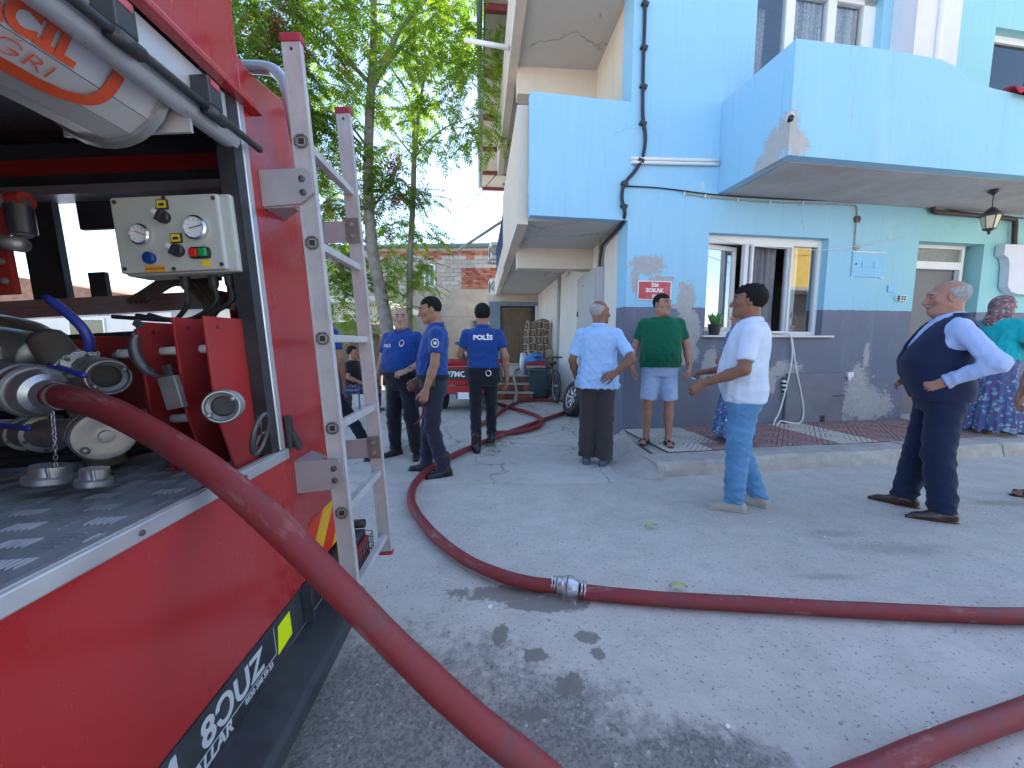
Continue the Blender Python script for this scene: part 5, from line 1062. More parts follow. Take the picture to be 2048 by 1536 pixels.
for z,sg_ in ((1.83,-1),(.80,1)):
    b=MB(); b.prism([(.002,z-.06),(.002,z+.06),(.16,z+.06),(.178,z+.04),(.178,z-.02),(.13,z-.055)],YN-.030,YN-.022,'y'); part(b,'bracket',MT['bracket'],lad)
    b=MB(); b.hexa([(.002,YN-.02,z+sg_*.06-.003),(.10,YN-.02,z+sg_*.06-.003),(.10,YN+.02,z+sg_*.06-.003),(.002,YN+.12,z+sg_*.06-.003),(.002,YN-.02,z+sg_*.06+.003),(.10,YN-.02,z+sg_*.06+.003),(.10,YN+.02,z+sg_*.06+.003),(.002,YN+.12,z+sg_*.06+.003)]); part(b,'gusset',MT['bracket'],lad)
    for dz in (.025,-.02):
        b=MB(); b.lathe([(.011,0),(.010,.007),(.004,.009)],(XL-.005,YN-.030,z+dz),(0,-1,0),10); part(b,'bolt',MT['dark_metal'],lad)
    zf=z-.02; b=MB(); b.box(-.12,YF-.028,zf-.05,.155,YF-.018,zf+.045); part(b,'bracket',MT['bracket'],lad)
    b=MB(); b.box(.118,YF-.034,zf-.055,.178,YF-.0285,zf+.055); part(b,'clamp_plate',simple('brown_grey_plate',(.22,.19,.17),.5,.4) if 'brown_grey_plate' not in bpy.data.materials else bpy.data.materials['brown_grey_plate'],lad)
    for dz in (.025,-.025):
        b=MB(); b.lathe([(.010,0),(.009,.006)],(.148,YF-.034,zf+dz),(0,-1,0),10); part(b,'bolt',MT['alu_dull'],lad)
b=MB(); b.tube(spline([(-.35,1.50,2.275),(-.1,1.50,2.275),(.02,1.50,2.27),(.07,1.49,2.24),(.10,1.475,2.17),(.12,1.46,2.0)],6),.021,12); part(b,'grab_rail',MT['alu'])
# bumper strip, ledge, lettering, reflector, chevrons, lamp cluster
b=MB(); b.box(-.02,-4.2,.262,.004,1.50,.398); part(b,'bumper_strip',MT['bumper'])
b=MB(); b.prism([(.0045,.262),(.13,.235),(.14,.215),(.14,.17),(.0045,.17)],-4.2,1.60,'y'); part(b,'bumper_ledge',MT['bumper'],bevel=.004)
b=MB(); b.box(.005,1.345,.27,.04,1.36,.397); part(b,'bumper_rib',MT['bumper'])
b=MB(); b.prism([(1.175,.285),(1.262,.292),(1.262,.375),(1.19,.372)],.0045,.006,'x'); part(b,'reflector',simple('fluorescent_yellow',(.72,.85,.0),.5,var=.04))
MT['silver_letter']=simple('silver_lettering',(.62,.66,.70),.35,.2,var=.04)
def side_text(t_,size,y,z,**k): return text_mesh(t_,size,MT['silver_letter'],'lettering',truck,axes((.0048,y,z),(0,1,0),(0,0,1)),**k)
side_text('8ƆUZ',.098,.975,.338,bold=.0022,xs=1.0); side_text('0530 398 59 23',.022,1.075,.282,bold=.0006); side_text('M',.10,.745,.345,bold=.003); side_text('MALLAR',.048,.86,.279,bold=.0012,shear=.2)
b=MB(); b.box(.0045,.6,.296,.0052,1.165,.2985); b.box(.0045,1.1655,.296,.0052,1.168,.385); part(b,'pinstripe',MT['silver_letter'])
reg=[(1.375,.408),(1.858,.408),(1.858,.60),(1.40,.60)]
MT['chev_y']=simple('chevron_yellow',(.70,.40,.01),.45,var=.06); MT['chev_r']=simple('chevron_red',(.62,.03,.01),.4,var=.06)
for k in range(9):
    c0=.62+k*.082; p_=clip(clip(reg,.7071,-.7071,c0+.080,True),.7071,-.7071,c0,False)
    if len(p_)>2: b=MB(); b.prism(p_,.0015,.003,'x'); part(b,'chevron',MT['chev_y'] if k%2 else MT['chev_r'])
b=MB(); b.box(-.10,1.52,.24,.08,1.84,.385); part(b,'lamp_housing',MT['black_plastic'],bevel=.008); b=MB(); b.box(.081,1.54,.262,.10,1.82,.362); part(b,'tail_lamp',simple('red_lamp_lens',(.30,.02,.02),.2),bevel=.006)
for k in range(12):
    b=MB(); y=1.53+k*.0265; b.tube([(.115,y,.25),(.115,y,.375)],.0022,5); part(b,'lamp_guard_wire',MT['dark_metal'])
for k in range(5):
    b=MB(); z=.252+k*.03; b.tube([(.117,1.525,z),(.117,1.83,z),(.05,1.855,z),(-.04,1.855,z)],.0022,5); part(b,'lamp_guard_wire',MT['dark_metal'])
b=MB(); b.tube([(.0,1.86,.40),(.07,1.86,.40)],.022,10); part(b,'rubber_buffer',MT['black_rubber'])
# running gear
for y in (-2.6,.55):
    for x in (-.22,-2.15):
        b=MB(); b.lathe([(.25,-.12),(.40,-.13),(.45,-.10),(.46,0),(.45,.10),(.40,.13),(.25,.12)],(x,y,.44),(1,0,0),36); part(b,'wheel',MT['black_rubber'])
b=MB(); b.box(-1.6,-4.0,.55,-1.45,1.7,.75); b.box(-.95,-4.0,.55,-.80,1.7,.75); b.box(-2.1,.49,.42,-.3,.57,.50); part(b,'chassis',MT['bumper'])
# loose gear in the locker
hs=empty('hook_spanner',tuple(TM@tl(345,800,1.14)),(0,0,0),'grey steel hook spanner clipped to the red rack','spanner')
o_=TM@tl(345,800,1.14); hp=[at(272,668,1.13),at(268,690,1.13),at(274,715,1.13),at(290,738,1.13),at(312,752,1.13),at(330,757,1.13)]
b=MB(); s_=spline([p-o_ for p in hp],5); b.tube(s_,[.008+.007*math.sin(math.pi*min(1,i/len(s_)*1.2+.1)) for i in range(len(s_))],8); b.build('hook',MT['dark_metal'],hs)
for q in ((277,648),(300,742)):
    p=at(q[0],q[1],1.13)-o_; b=MB(); b.cbox(p,(.024,.012,.02),(0,R(30),0),.003); b.build('tooth',MT['dark_metal'],hs)
b=MB(); b.cbox(at(345,770,1.135)-o_,(.022,.012,.12),(0,R(-12),0),.003); b.build('shank',MT['dark_metal'],hs)
b=MB(); b.cbox(at(346,785,1.12)-o_,(.05,.02,.095),(0,R(-12),0),.003); b.build('spring_clip',MT['alu_dull'],hs)
def loose(name,px,py,Y,label,cat): return empty(name,tuple(at(px,py,Y)),tuple(TR),label,cat)
lc=loose('hose_coupling',448,812,1.12,'loose aluminium hose coupling lying at the right end of the locker','coupling'); coupling((0,0,0),(.40,-.88,.05),.048,lc)
vw=loose('valve_handwheel',520,868,1.16,'dark round valve handwheel leaning in the locker corner','handwheel')
b=MB(); b.tube([(.0+.02*math.sin(2*math.pi*k/24),.036*math.cos(2*math.pi*k/24),.06*math.sin(2*math.pi*k/24)) for k in range(24)],.007,7,closed=True); b.build('ring',MT['dark_metal'],vw)
for k in range(3):
    a=2*math.pi*k/3; b=MB(); b.tube([(0,0,0),(.02*math.sin(a),.036*math.cos(a),.06*math.sin(a))],.005,6); b.build('spoke',MT['dark_metal'],vw)
# ------------------------------------------------------------------ fire hoses
def hose_material():
    m=NT('red_rubber_hose'); uv=m.uv; o=m.xyz(uv)
    n=m.noise(1.0,5,.7,vec=m.mapping(scale=(2.2,2.5,1),vec=uv)); n2=m.noise(3.0,5,.7)
    col=m.mix(n,(.18,.016,.020),(.29,.030,.035)); d=m.ramp(m.noise(1.0,6,.75,vec=m.mapping(scale=(7,3.2,1),vec=uv)),[(.50,(0,0,0)),(.68,(1,1,1))]); col=m.mix(m.math('MULTIPLY',d,.78),col,(.105,.062,.064))
    sc=m.ramp(m.noise(1.0,4,.7,vec=m.mapping(scale=(3.5,9,1),loc=(4,2,0),vec=uv)),[(.58,(0,0,0)),(.72,(1,1,1))]); col=m.mix(m.math('MULTIPLY',sc,.6),col,(.40,.22,.20))
    w=m.wave(60,vec=m.mapping(rot=(0,0,R(38)),scale=(1,1,1),vec=uv)); w2=m.wave(60,vec=m.mapping(rot=(0,0,R(-38)),vec=uv)); we=m.math('MAXIMUM',w,w2); col=m.mix(m.math('MULTIPLY',m.math('SUBTRACT',1.0,we),.22),col,(.08,.01,.012))
    m.set('Base Color',col).set('Roughness',m.math('ADD',.48,m.math('MULTIPLY',n2,.25))); m.bump(m.math('ADD',we,m.math('MULTIPLY',n2,.5)),.22,.002); return m.mat
MT['hose']=hose_material()
def hose(name,pts,r,label,mat='hose',n=20,sub=10,flat=1.0,cat='hose'):
    s=spline(pts,sub); me=bpy.data.meshes.new(name); vs=[];fs=[];uvs=[];L=0;prev=None;us=[]
    for i,p in enumerate(s):
        if i: L+=(s[i]-s[i-1]).length
        us.append(L); d=s[min(i+1,len(s)-1)]-s[max(i-1,0)]; d.normalize()
        if prev is None: x,y,_=frame_from(d)
        else: x=(prev-d*prev.dot(d)).normalized(); y=d.cross(x)
        prev=x; rr=r*(1+.02*math.sin(L*9)+.012*math.sin(L*23+1))
        for k in range(n):
            a=2*math.pi*k/n; q=(x*math.cos(a)+y*math.sin(a))*rr; q.z*=flat; vs.append(p+q)
    for i in range(len(s)-1):
        for k in range(n): fs.append((i*n+k,i*n+(k+1)%n,(i+1)*n+(k+1)%n,(i+1)*n+k)); uvs+=[(us[i],k/n*2*math.pi*r),(us[i],(k+1)/n*2*math.pi*r),(us[i+1],(k+1)/n*2*math.pi*r),(us[i+1],k/n*2*math.pi*r)]
    fs.append(tuple(range(n-1,-1,-1))); uvs+=[(0,0)]*n; fs.append(tuple((len(s)-1)*n+k for k in range(n))); uvs+=[(0,0)]*n
    me.from_pydata([tuple(v) for v in vs],[],fs); ul=me.uv_layers.new(name='UVMap'); ul.data.foreach_set('uv',[c for u in uvs for c in u]); me.materials.append(MT[mat]); me.polygons.foreach_set('use_smooth',[True]*len(fs)); me.update()
    o=link_mesh(name,me); return tag(o,label,cat)
HR=.0355
w0=TM@(outc+outd*.10); G=lambda x,y,z=HR: gr(x,y,z)
h1=hose('fire_hose',[w0,at(160,800,1.09),at(250,835,1.05),at(400,925,.98),at(530,1030,.93),at(660,1158,.89),at(800,1300,.86),at(950,1440,.83),at(1090,1550,.81),Vector((.21,.80,.17)),Vector((.36,.81,.075)),G(1480,1650),G(1620,1592),G(1760,1536),G(1900,1477),G(2048,1424),G(2250,1360),Vector((3.2,1.32,HR)),Vector((4.2,1.25,HR)),Vector((4.5,1.5,HR)),Vector((4.1,1.70,HR)),Vector((3.2,1.71,HR)),G(2048,1232),G(1900,1228),G(1700,1219),G(1500,1208),G(1350,1200),G(1250,1192),G(1160,1183)],HR,'thick red fire hose from the truck outlet curving across the foreground',n=24)
for t_ in (0.055,):
    b=MB(); b.lathe([(HR+.002,-.012),(HR+.003,0),(HR+.002,.012)],w0+(at(160,800,1.09)-w0)*.35,(at(160,800,1.09)-w0),24); b.build('hose_clamp',MT['alu'],h1)
h2=hose('fire_hose',[G(1112,1173,.036),G(1060,1166,.042),G(1000,1150,.05),G(930,1118,.05),G(870,1072,.05),G(832,1025,.05),G(822,995,.05),G(832,965,.05),G(868,932,.05),G(935,898,.05),G(1010,868,.05),G(1080,842,.05),G(1128,825,.05),G(1138,815,.05),G(1128,805,.05),G(1090,800,.05),G(1045,802,.05),G(1026,808,.05),G(985,835,.05),G(960,850,.05)],.0335,'dark red fire hose sweeping from the ground coupling back up the lane',n=18)
h3=hose('fire_hose',[G(988,866,.05),G(1030,864,.05),G(1068,856,.05),G(1083,846,.05),G(1078,834,.05),G(1050,823,.05),G(1015,813,.05),G(985,803,.05)],.033,'dark hose making a small tight bend on the lane beside the red vehicle',n=14)
h4=hose('canvas_hose',[G(1030,806,.06),G(1031,796,.10),gr(1033,785,.2),gr(1030,765,.40),gr(1027,748,.55),gr(1032,740,.58),gr(1046,735,.60),gr(1058,730,.60)],.032,'pale grey canvas hose climbing the brick steps',n=12); MT['canvas']=simple('grey_canvas_hose',(.40,.36,.33),.8,var=.2,scale=20,bump=.3); h4.data.materials[0]=MT['canvas']
# coupling between the two lengths
ce,cs=G(1112,1173,.036),G(1160,1183,HR); cm=(ce+cs)/2; cm.z=.050; cd=(cs-ce); cd.z=0; cd.normalize(); gc=empty('ground_coupling',tuple(cm),(0,0,0),'silver coupling joining two hose lengths on the ground','coupling')
b=MB(); b.lathe([(.035,-.055),(.040,-.05),(.042,-.026),(.050,-.019),(.054,-.011),(.054,-.003),(.050,-.001)],(0,0,0),cd,32); b.build('coupling_half',MT['alu'],gc)
b=MB(); b.lathe([(.050,.001),(.054,.003),(.054,.012),(.050,.017),(.046,.036),(.039,.046),(.037,.058)],(0,0,0),cd,32); b.build('coupling_half',MT['alu'],gc)
for t_ in (-.078,-.064,.074,.090):
    b=MB(); b.lathe([(.0372,-.004),(.0382,0),(.0372,.004)],cd*t_,cd,24); b.build('hose_clamp',MT['chrome'],gc)
for k in range(3):
    a=2*math.pi*k/3+.5; x,y,_=frame_from(cd); v=x*math.cos(a)+y*math.sin(a); b=MB(); b.cbox(v*.050+cd*.017,(.02,.02,.02),None,.004); b.build('lug',MT['alu'],gc)
# ------------------------------------------------------------------ people: smooth implicit surfaces meshed with surface nets
def surfnet(V,lo,res):
    S=V<0; nx,ny,nz=V.shape
    c=np.zeros((nx-1,ny-1,nz-1),np.int8)
    for a in (0,1):
        for b in (0,1):
            for d in (0,1): c+=S[a:nx-1+a,b:ny-1+b,d:nz-1+d]
    act=np.argwhere((c>0)&(c<8)); idx=-np.ones(c.shape,np.int64); idx[tuple(act.T)]=np.arange(len(act))
    pos=np.zeros((len(act),3)); cnt=np.zeros(len(act)); I,J,K=act.T
    for ax in range(3):
        o=[k for k in range(3) if k!=ax]
        for p in (0,1):
            for q in (0,1):
                A=[0,0,0]; A[o[0]]=p; A[o[1]]=q; B=list(A); B[ax]=1
                va=V[I+A[0],J+A[1],K+A[2]]; vb=V[I+B[0],J+B[1],K+B[2]]; m=(va<0)!=(vb<0); t=np.where(m,va/np.where(m,va-vb,1),0)
                for k in range(3): pos[:,k]+=np.where(m,A[k]+(t if k==ax else 0),0)
                cnt+=m
    P=(act+pos/cnt[:,None])*res+lo; F=[]
    for ax in range(3):
        o=[(ax+1)%3,(ax+2)%3]; sl0=[slice(None)]*3; sl1=[slice(None)]*3; sl0[ax]=slice(0,-1); sl1[ax]=slice(1,None)
        d=S[tuple(sl0)]!=S[tuple(sl1)]; e=np.argwhere(d); ok=np.ones(len(e),bool)
        for k in o: ok&=(e[:,k]>0)&(e[:,k]<V.shape[k]-1)
        e=e[ok]; s=S[tuple(e.T)]
        def cell(da,db): q=e.copy(); q[:,o[0]]-=da; q[:,o[1]]-=db; return idx[tuple(q.T)]
        f=np.stack([cell(1,1),cell(0,1),cell(0,0),cell(1,0)],1); f[~s]=f[~s][:,::-1]; F.append(f)
    return P,np.concatenate(F)
class Field:
    def __init__(s,lo,hi,res):
        s.lo=np.array(lo,float); s.res=res; n=np.ceil((np.array(hi)-s.lo)/res).astype(int)+1; s.ax=[s.lo[k]+np.arange(n[k])*res for k in range(3)]; s.V=np.full(n,.08)
    def box(s,a,b):
        i0=[max(0,int((a[k]-s.lo[k])/s.res)) for k in range(3)]; i1=[min(len(s.ax[k]),int((b[k]-s.lo[k])/s.res)+2) for k in range(3)]
        if any(i1[k]<=i0[k] for k in range(3)): return None
        sl=tuple(slice(i0[k],i1[k]) for k in range(3)); g=np.meshgrid(*[s.ax[k][sl[k]] for k in range(3)],indexing='ij',sparse=True); return sl,g
    def put(s,sl,d,k,sub=False):
        v=s.V[sl]
        if sub:
            d=-d; h=np.clip(.5-.5*(d-v)/k,0,1) if k>0 else None
            s.V[sl]=np.maximum(v,d) if k<=0 else d*(1-h)+v*h+k*h*(1-h)
        else:
            if k<=0: s.V[sl]=np.minimum(v,d)
            else: h=np.clip(.5+.5*(v-d)/k,0,1); s.V[sl]=v*(1-h)+d*h-k*h*(1-h)
    def cone(s,a,b,ra,rb,k=.02,cut=None,sub=False,m=.05,flat=None):
        a=np.array(a,float); b=np.array(b,float); r=max(ra,rb)+m; q=s.box(np.minimum(a,b)-r,np.maximum(a,b)+r)
        if q is None: return s
        sl,(X,Y,Z)=q; ab=b-a; L=ab@ab+1e-12; t=np.clip(((X-a[0])*ab[0]+(Y-a[1])*ab[1]+(Z-a[2])*ab[2])/L,0,1)
        dx,dy,dz=X-a[0]-t*ab[0],Y-a[1]-t*ab[1],Z-a[2]-t*ab[2]
        if flat is not None:   # flatten along a direction n by factor f
            n,f=np.array(flat[0],float),flat[1]; n/=np.linalg.norm(n); w=dx*n[0]+dy*n[1]+dz*n[2]; dx=dx+w*n[0]*(f-1); dy=dy+w*n[1]*(f-1); dz=dz+w*n[2]*(f-1)
        d=np.sqrt(dx*dx+dy*dy+dz*dz)-(ra+(rb-ra)*t)
        if cut is not None:
            p,n=np.array(cut[0]),np.array(cut[1],float); n/=np.linalg.norm(n); d=np.maximum(d,(X-p[0])*n[0]+(Y-p[1])*n[1]+(Z-p[2])*n[2])
        s.put(sl,d,k,sub); return s
    def ell(s,c,r,k=.02,M=None,sub=False,m=.05,keep=None):
        c=np.array(c,float); R_=max(r)+m; q=s.box(c-R_,c+R_)
        if q is None: return s
        sl,(X,Y,Z)=q; x,y,z=X-c[0],Y-c[1],Z-c[2]
        if M is not None: x,y,z=[M[0][i]*x+M[1][i]*y+M[2][i]*z for i in range(3)]
        k0=np.sqrt((x/r[0])**2+(y/r[1])**2+(z/r[2])**2)+1e-9; k1=np.sqrt((x/r[0]**2)**2+(y/r[1]**2)**2+(z/r[2]**2)**2)+1e-9; d=k0*(k0-1)/k1
        if keep is not None: d=np.maximum(d,keep(X,Y,Z))
        s.put(sl,d,k,sub); return s
    def loft(s,sec,off=0,k=.03,z0=None,z1=None,e=2.3,m=.06):
        sec=np.array(sec,float); zz=sec[:,0]; z0=zz[0] if z0 is None else z0; z1=zz[-1] if z1 is None else z1
        W=sec[:,3].max()+off+m; D=sec[:,4].max()+off+m; q=s.box((sec[:,1].min()-W,sec[:,2].min()-D,z0-m),(sec[:,1].max()+W,sec[:,2].max()+D,z1+m))
        if q is None: return s
        sl,(X,Y,Z)=q; f=lambda i:np.interp(Z,zz,sec[:,i]); w=f(3)+off; d_=f(4)+off
        rr=(np.abs((X-f(1))/w)**e+np.abs((Y-f(2))/d_)**e)**(1/e)+1e-9; d=(rr-1)*np.minimum(w,d_)*.9; d=np.maximum(d,np.maximum(z0-Z,Z-z1)); s.put(sl,d,k); return s
    def grid(s): return np.meshgrid(*s.ax,indexing='ij',sparse=True)
    def wrinkle(s,amp,seed=0,f=80,tilt=(.5,.5,1.0),mask=None,n=4):
        r=np.random.default_rng(seed); X,Y,Z=s.grid(); w=0
        for i in range(n):
            d=r.normal(size=3)*np.array(tilt); d/=np.linalg.norm(d); d2=r.normal(size=3); fr=f*r.uniform(.6,1.5); ph=r.uniform(0,6.28)
            u=(X*d[0]+Y*d[1]+Z*d[2])*fr+ph+1.3*np.sin((X*d2[0]+Y*d2[1]+Z*d2[2])*fr*.30+ph); w=w+np.abs(np.sin(u*.5))**.8-.6
        w=w/n*1.6
        if mask is not None: w=w*mask(X,Y,Z)
        s.V=s.V+amp*w; return s
    def cutz(s,z,below=True):
        Z=s.ax[2][None,None,:]; s.V=np.maximum(s.V,(z-Z) if below else (Z-z)); return s
    def cutp(s,p,n):
        X,Y,Z=s.grid(); n=np.array(n,float); n/=np.linalg.norm(n); s.V=np.maximum(s.V,(X-p[0])*n[0]+(Y-p[1])*n[1]+(Z-p[2])*n[2]); return s
    def mesh(s): return surfnet(s.V,s.lo,s.res)
def np_mesh(name,parts,mats,parent,mi=None):
    """parts: list of (verts, quads, material index)"""
    V=np.concatenate([p[0] for p in parts]); off=0; Q=[]; M=[]
    for p in parts: Q.append(p[1]+off); off+=len(p[0]); M.append(np.full(len(p[1]),p[2] if len(p)>2 else 0))
    Q=np.concatenate(Q); M=np.concatenate(M); me=bpy.data.meshes.new(name); me.vertices.add(len(V)); me.vertices.foreach_set('co',V.ravel().astype(np.float32)); me.loops.add(Q.size); me.polygons.add(len(Q)); me.loops.foreach_set('vertex_index',Q.ravel().astype(np.int32)); me.polygons.foreach_set('loop_start',np.arange(0,Q.size,4,dtype=np.int32))
    for m in mats: me.materials.append(m)
    me.polygons.foreach_set('material_index',M.astype(np.int32)); me.polygons.foreach_set('use_smooth',np.ones(len(Q),bool)); me.update(calc_edges=True)
    return link_mesh(name,me,parent)
def rotz(a): c,s=math.cos(a),math.sin(a); return np.array([[c,-s,0],[s,c,0],[0,0,1]])
def rotx(a): c,s=math.cos(a),math.sin(a); return np.array([[1,0,0],[0,c,-s],[0,s,c]])
def skin_mat(name,c,stubble=None):
    m=NT(name); n=m.noise(14,4,.6); lo=tuple(k*.86 for k in c); hi=tuple(min(1,k*1.1) for k in c); col=m.ramp(n,[(.3,lo),(.7,hi)]); red=m.ramp(m.noise(30,2,.5),[(.5,(0,0,0)),(.8,(1,1,1))]); col=m.mix(m.math('MULTIPLY',red,.25),col,(c[0]*1.0,c[1]*.72,c[2]*.66))
    m.set('Base Color',col).set('Roughness',.5).set('Subsurface Weight',.12).set('Subsurface Radius',(.012,.005,.003)).set('Subsurface Scale',1.0).set('Specular IOR Level',.35); m.bump(m.noise(220,2,.6),.15,.001); return m.mat
def cloth_mat(name,c,rough=.85,weave=260,var=.10,fleck=None,sheen=.15):
    m=NT(name); n=m.noise(5,5,.65); col=m.ramp(n,[(.3,tuple(k*(1-var) for k in c)),(.7,tuple(min(1,k*(1+var)) for k in c))])
    if fleck: col=m.mix(m.math('MULTIPLY',m.ramp(m.noise(90,2,.7),[(.55,(0,0,0)),(.68,(1,1,1))]),.5),col,fleck)
    m.set('Base Color',col).set('Roughness',rough).set('Sheen Weight',sheen).set('Specular IOR Level',.25); m.bump(m.math('ADD',m.noise(weave,2,.5),m.math('MULTIPLY',m.noise(22,4,.6),2.2)),.45,.004); return m.mat
def floral_mat(name,base,cols,scale=26):
    m=NT(name); v=m.vmath('ADD',m.obj,m.vmath('MULTIPLY',m.noise(9,3,.6,out=1),(.09,.09,.09))); d=m.vor(scale,vec=v,out='Distance'); cc=m.vor(scale,vec=v,out='Color'); pick=m.ramp(cc,[(i/len(cols),c) for i,c in enumerate(cols)],'CONSTANT'); ms=m.ramp(d,[(.42,(1,1,1)),(.55,(0,0,0))]); col=m.mix(ms,base,pick); m.set('Base Color',col).set('Roughness',.85); m.bump(m.noise(20,4,.6),.25,.003); return m.mat
SK={'tan':skin_mat('tanned_skin',(.36,.185,.115)),'light':skin_mat('light_skin',(.47,.27,.19)),'dark':skin_mat('weathered_skin',(.25,.118,.072)),'ruddy':skin_mat('ruddy_skin',(.40,.205,.145))}
MT['eye_white']=simple('eye_white',(.33,.30,.27),.35); MT['iris']=simple('dark_iris',(.02,.012,.008),.15); MT['lip']=simple('lips',(.28,.10,.08),.5)
HAIR={'black':simple('black_hair',(.010,.009,.009),.75,var=.6,scale=160,bump=1.0,bscale=260,spec=.2),'grey':simple('grey_hair',(.36,.35,.34),.8,var=.4,scale=120,bump=1.0,bscale=260,spec=.2),'stubble':simple('dark_stubble',(.12,.075,.055),.6,var=.2,scale=60)}
def make_hand(curl,spread,res=.0036):
    """right hand: fingers +y, back of hand +z, thumb towards -x; curl in degrees per joint"""
    f=Field((-.085,-.07,-.115),(.065,.205,.05),res)
    f.cone((0,-.07,0),(0,.0,0),.027,.0255,.01,flat=((0,0,1),1.25)); f.cone((-.014,.01,0),(-.020,.078,.0),.023,.020,.02,flat=((0,0,1),1.45)); f.cone((.016,.01,0),(.024,.070,-.002),.020,.018,.02,flat=((0,0,1),1.4)); f.cone((.0,.01,0),(.002,.076,.001),.022,.02,.02,flat=((0,0,1),1.4))
    f.cone((-.022,.012,-.006),(-.03,.04,-.012),.017,.015,.015)   # ball of the thumb
    for i,(x,L,r) in enumerate(((-.031,.074,.0092),(-.0105,.083,.0095),(.0105,.076,.0090),(.030,.058,.0080))):
        a=R(curl[i] if isinstance(curl,(list,tuple)) else curl); an=a*.55; p=np.array([x*.95,.082-abs(i-1.2)*.006,0.]); sp=(i-1.5)*spread
        for j,l in enumerate((.45,.32,.23)):
            d=np.array([math.sin(sp)*math.cos(an),math.cos(sp)*math.cos(an),-math.sin(an)]); q=p+d*L*l; f.cone(p,q,r*(1-.08*j),r*(1-.08*(j+1)),.004,m=.02); p=q; an+=a
    p=np.array([-.033,.030,-.010]); 
    for j,(d,l,r) in enumerate((((-.62,.72,-.30),.034,.0115),((-.30,.85,-.42),.030,.010),((-.12,.88,-.45),.022,.0085))):
        d=np.array(d)/np.linalg.norm(d); q=p+d*l; f.cone(p,q,r,r*.9,.008,m=.02); p=q
    return f.mesh()
_hands={}
def hand_mesh(curl,spread):
    k=(tuple(curl) if isinstance(curl,(list,tuple)) else curl,spread)
    if k not in _hands: _hands[k]=make_hand(curl,spread)
    return _hands[k]
def make_head(P,neck_local):
    f=Field((-.12,-.15,-.26),(.12,.16,.15),.0048); fat=P.get('fat',0); jw=1+.10*fat
    f.ell((0,-.018,.030),(.077,.097,.088),.02); f.ell((0,.024,-.034),(.064*jw,.070,.078),.03)
    for s in (-1,1):
        f.cone((s*.046*jw,.0,-.058),(s*.012,.066,-.094),.028*jw,.024,.03); f.ell((s*.045*jw,.056,-.014),(.026,.026,.024),.02); f.cone((s*.040,.072,.034),(0,.086,.034),.012,.012,.014)
        f.cone((0,.088,.022),(s*.0,.114,-.026),.0085,.0135,.010); f.ell((s*.012,.101,-.029),(.009,.010,.008),.006)
        f.ell((s*.033,.100,.014),(.020,.016,.013),.012,sub=True)
        f.cone((s*.021,.088,-.0585),(0,.097,-.0565),.0065,.0085,.008); f.cone((s*.018,.087,-.069),(0,.095,-.070),.006,.0085,.008)
        M=rotz(s*-.35); f.ell((s*.079*(1+.03*fat),-.008,-.004),(.009,.023,.034),.006,M); f.ell((s*.088,-.004,-.002),(.006,.012,.020),.004,M,sub=True)
    f.cone((0,.088,.05),(0,.090,.016),.012,.010,.012); f.ell((0,.076,-.096),(.024,.022,.018),.02)
    f.cone((-.02,.098,-.0635),(.02,.098,-.0635),.002,.002,.004,sub=True)
    if fat>.3: f.ell((0,.030,-.108),(.055*jw,.050,.030),.03)
    f.cone((0,-.022,-.05),neck_local,.056*(1+.12*fat),.062*(1+.12*fat),.03); return f.mesh()
def make_hair(kind):
    """a cap over the skull whose thickness fades to nothing at the hairline"""
    f=Field((-.12,-.15,-.12),(.12,.13,.16),.0045); X,Y,Z=f.grid(); x,y,z=X,Y+.018,Z-.030; r=(.077,.097,.088)
    k0=np.sqrt((x/r[0])**2+(y/r[1])**2+(z/r[2])**2)+1e-9; k1=np.sqrt((x/r[0]**2)**2+(y/r[1]**2)**2+(z/r[2]**2)**2)+1e-9; d=k0*(k0-1)/k1
    ax=np.abs(X)
    if kind in('short','fade'):
        keep=np.minimum(.062+.35*np.maximum(0,ax-.05)+.006*np.sin(X*160)-Z,np.maximum(Y-.012-.25*Z+.004*np.sin(Z*170),-.062-Z)); th=.015 if kind=='short' else .005+.006*np.clip((Z-.05)/.05,0,1); rate=.9
    elif kind=='ring': keep=np.maximum(np.maximum(Y-.004,-.066-Z),Z-.060-.30*np.maximum(0,-Y-.02)); th=.009; rate=.6
    else: keep=np.maximum(np.maximum(Y-.0,-.055-Z),Z-.055); th=.0022; rate=.3
    t=np.clip(-keep*rate,-.01,1)*1.0; t=np.where(t<0,-.012,np.minimum(t,th)); f.V=d-t-.0008
    if kind in('short','ring'): f.wrinkle(.004,5,260,(1,1,.6))
    return f.mesh()
_hair={}
BASE_TORSO=[(.80,.150,.105,0),(.88,.172,.118,-.004),(.96,.176,.122,-.006),(1.06,.158,.110,0),(1.16,.160,.110,.004),(1.28,.178,.118,.0),(1.36,.182,.110,-.008),(1.41,.160,.096,-.014),(1.445,.115,.078,-.016),(1.475,.072,.066,-.014),(1.51,.055,.058,-.012)]
def project_on(obj_tree,me,off):
    """drop flat mesh vertices onto a garment along local -z of the decal frame"""
    pass
from mathutils.bvhtree import BVHTree
def decal(root,garment,me_obj,origin,normal,up,off=.0025):
    """wrap a flat decal (xy plane) onto a garment mesh, as a child of the garment"""
    g=garment.data; tree=BVHTree.FromPolygons([v.co.copy() for v in g.vertices],[tuple(p.vertices) for p in g.polygons]); n=Vector(normal).normalized(); u=Vector(up); u=(u-n*u.dot(n)).normalized(); x=u.cross(n)
    for v in me_obj.data.vertices:
        p=Vector(origin)+x*v.co.x+u*v.co.y+n*.12; h=tree.ray_cast(p,-n)
        v.co=(h[0]+n*(off+v.co.z)) if h[0] is not None else Vector(origin)+x*v.co.x+u*v.co.y
    me_obj.parent=garment; me_obj.matrix_local=Matrix.Identity(4)
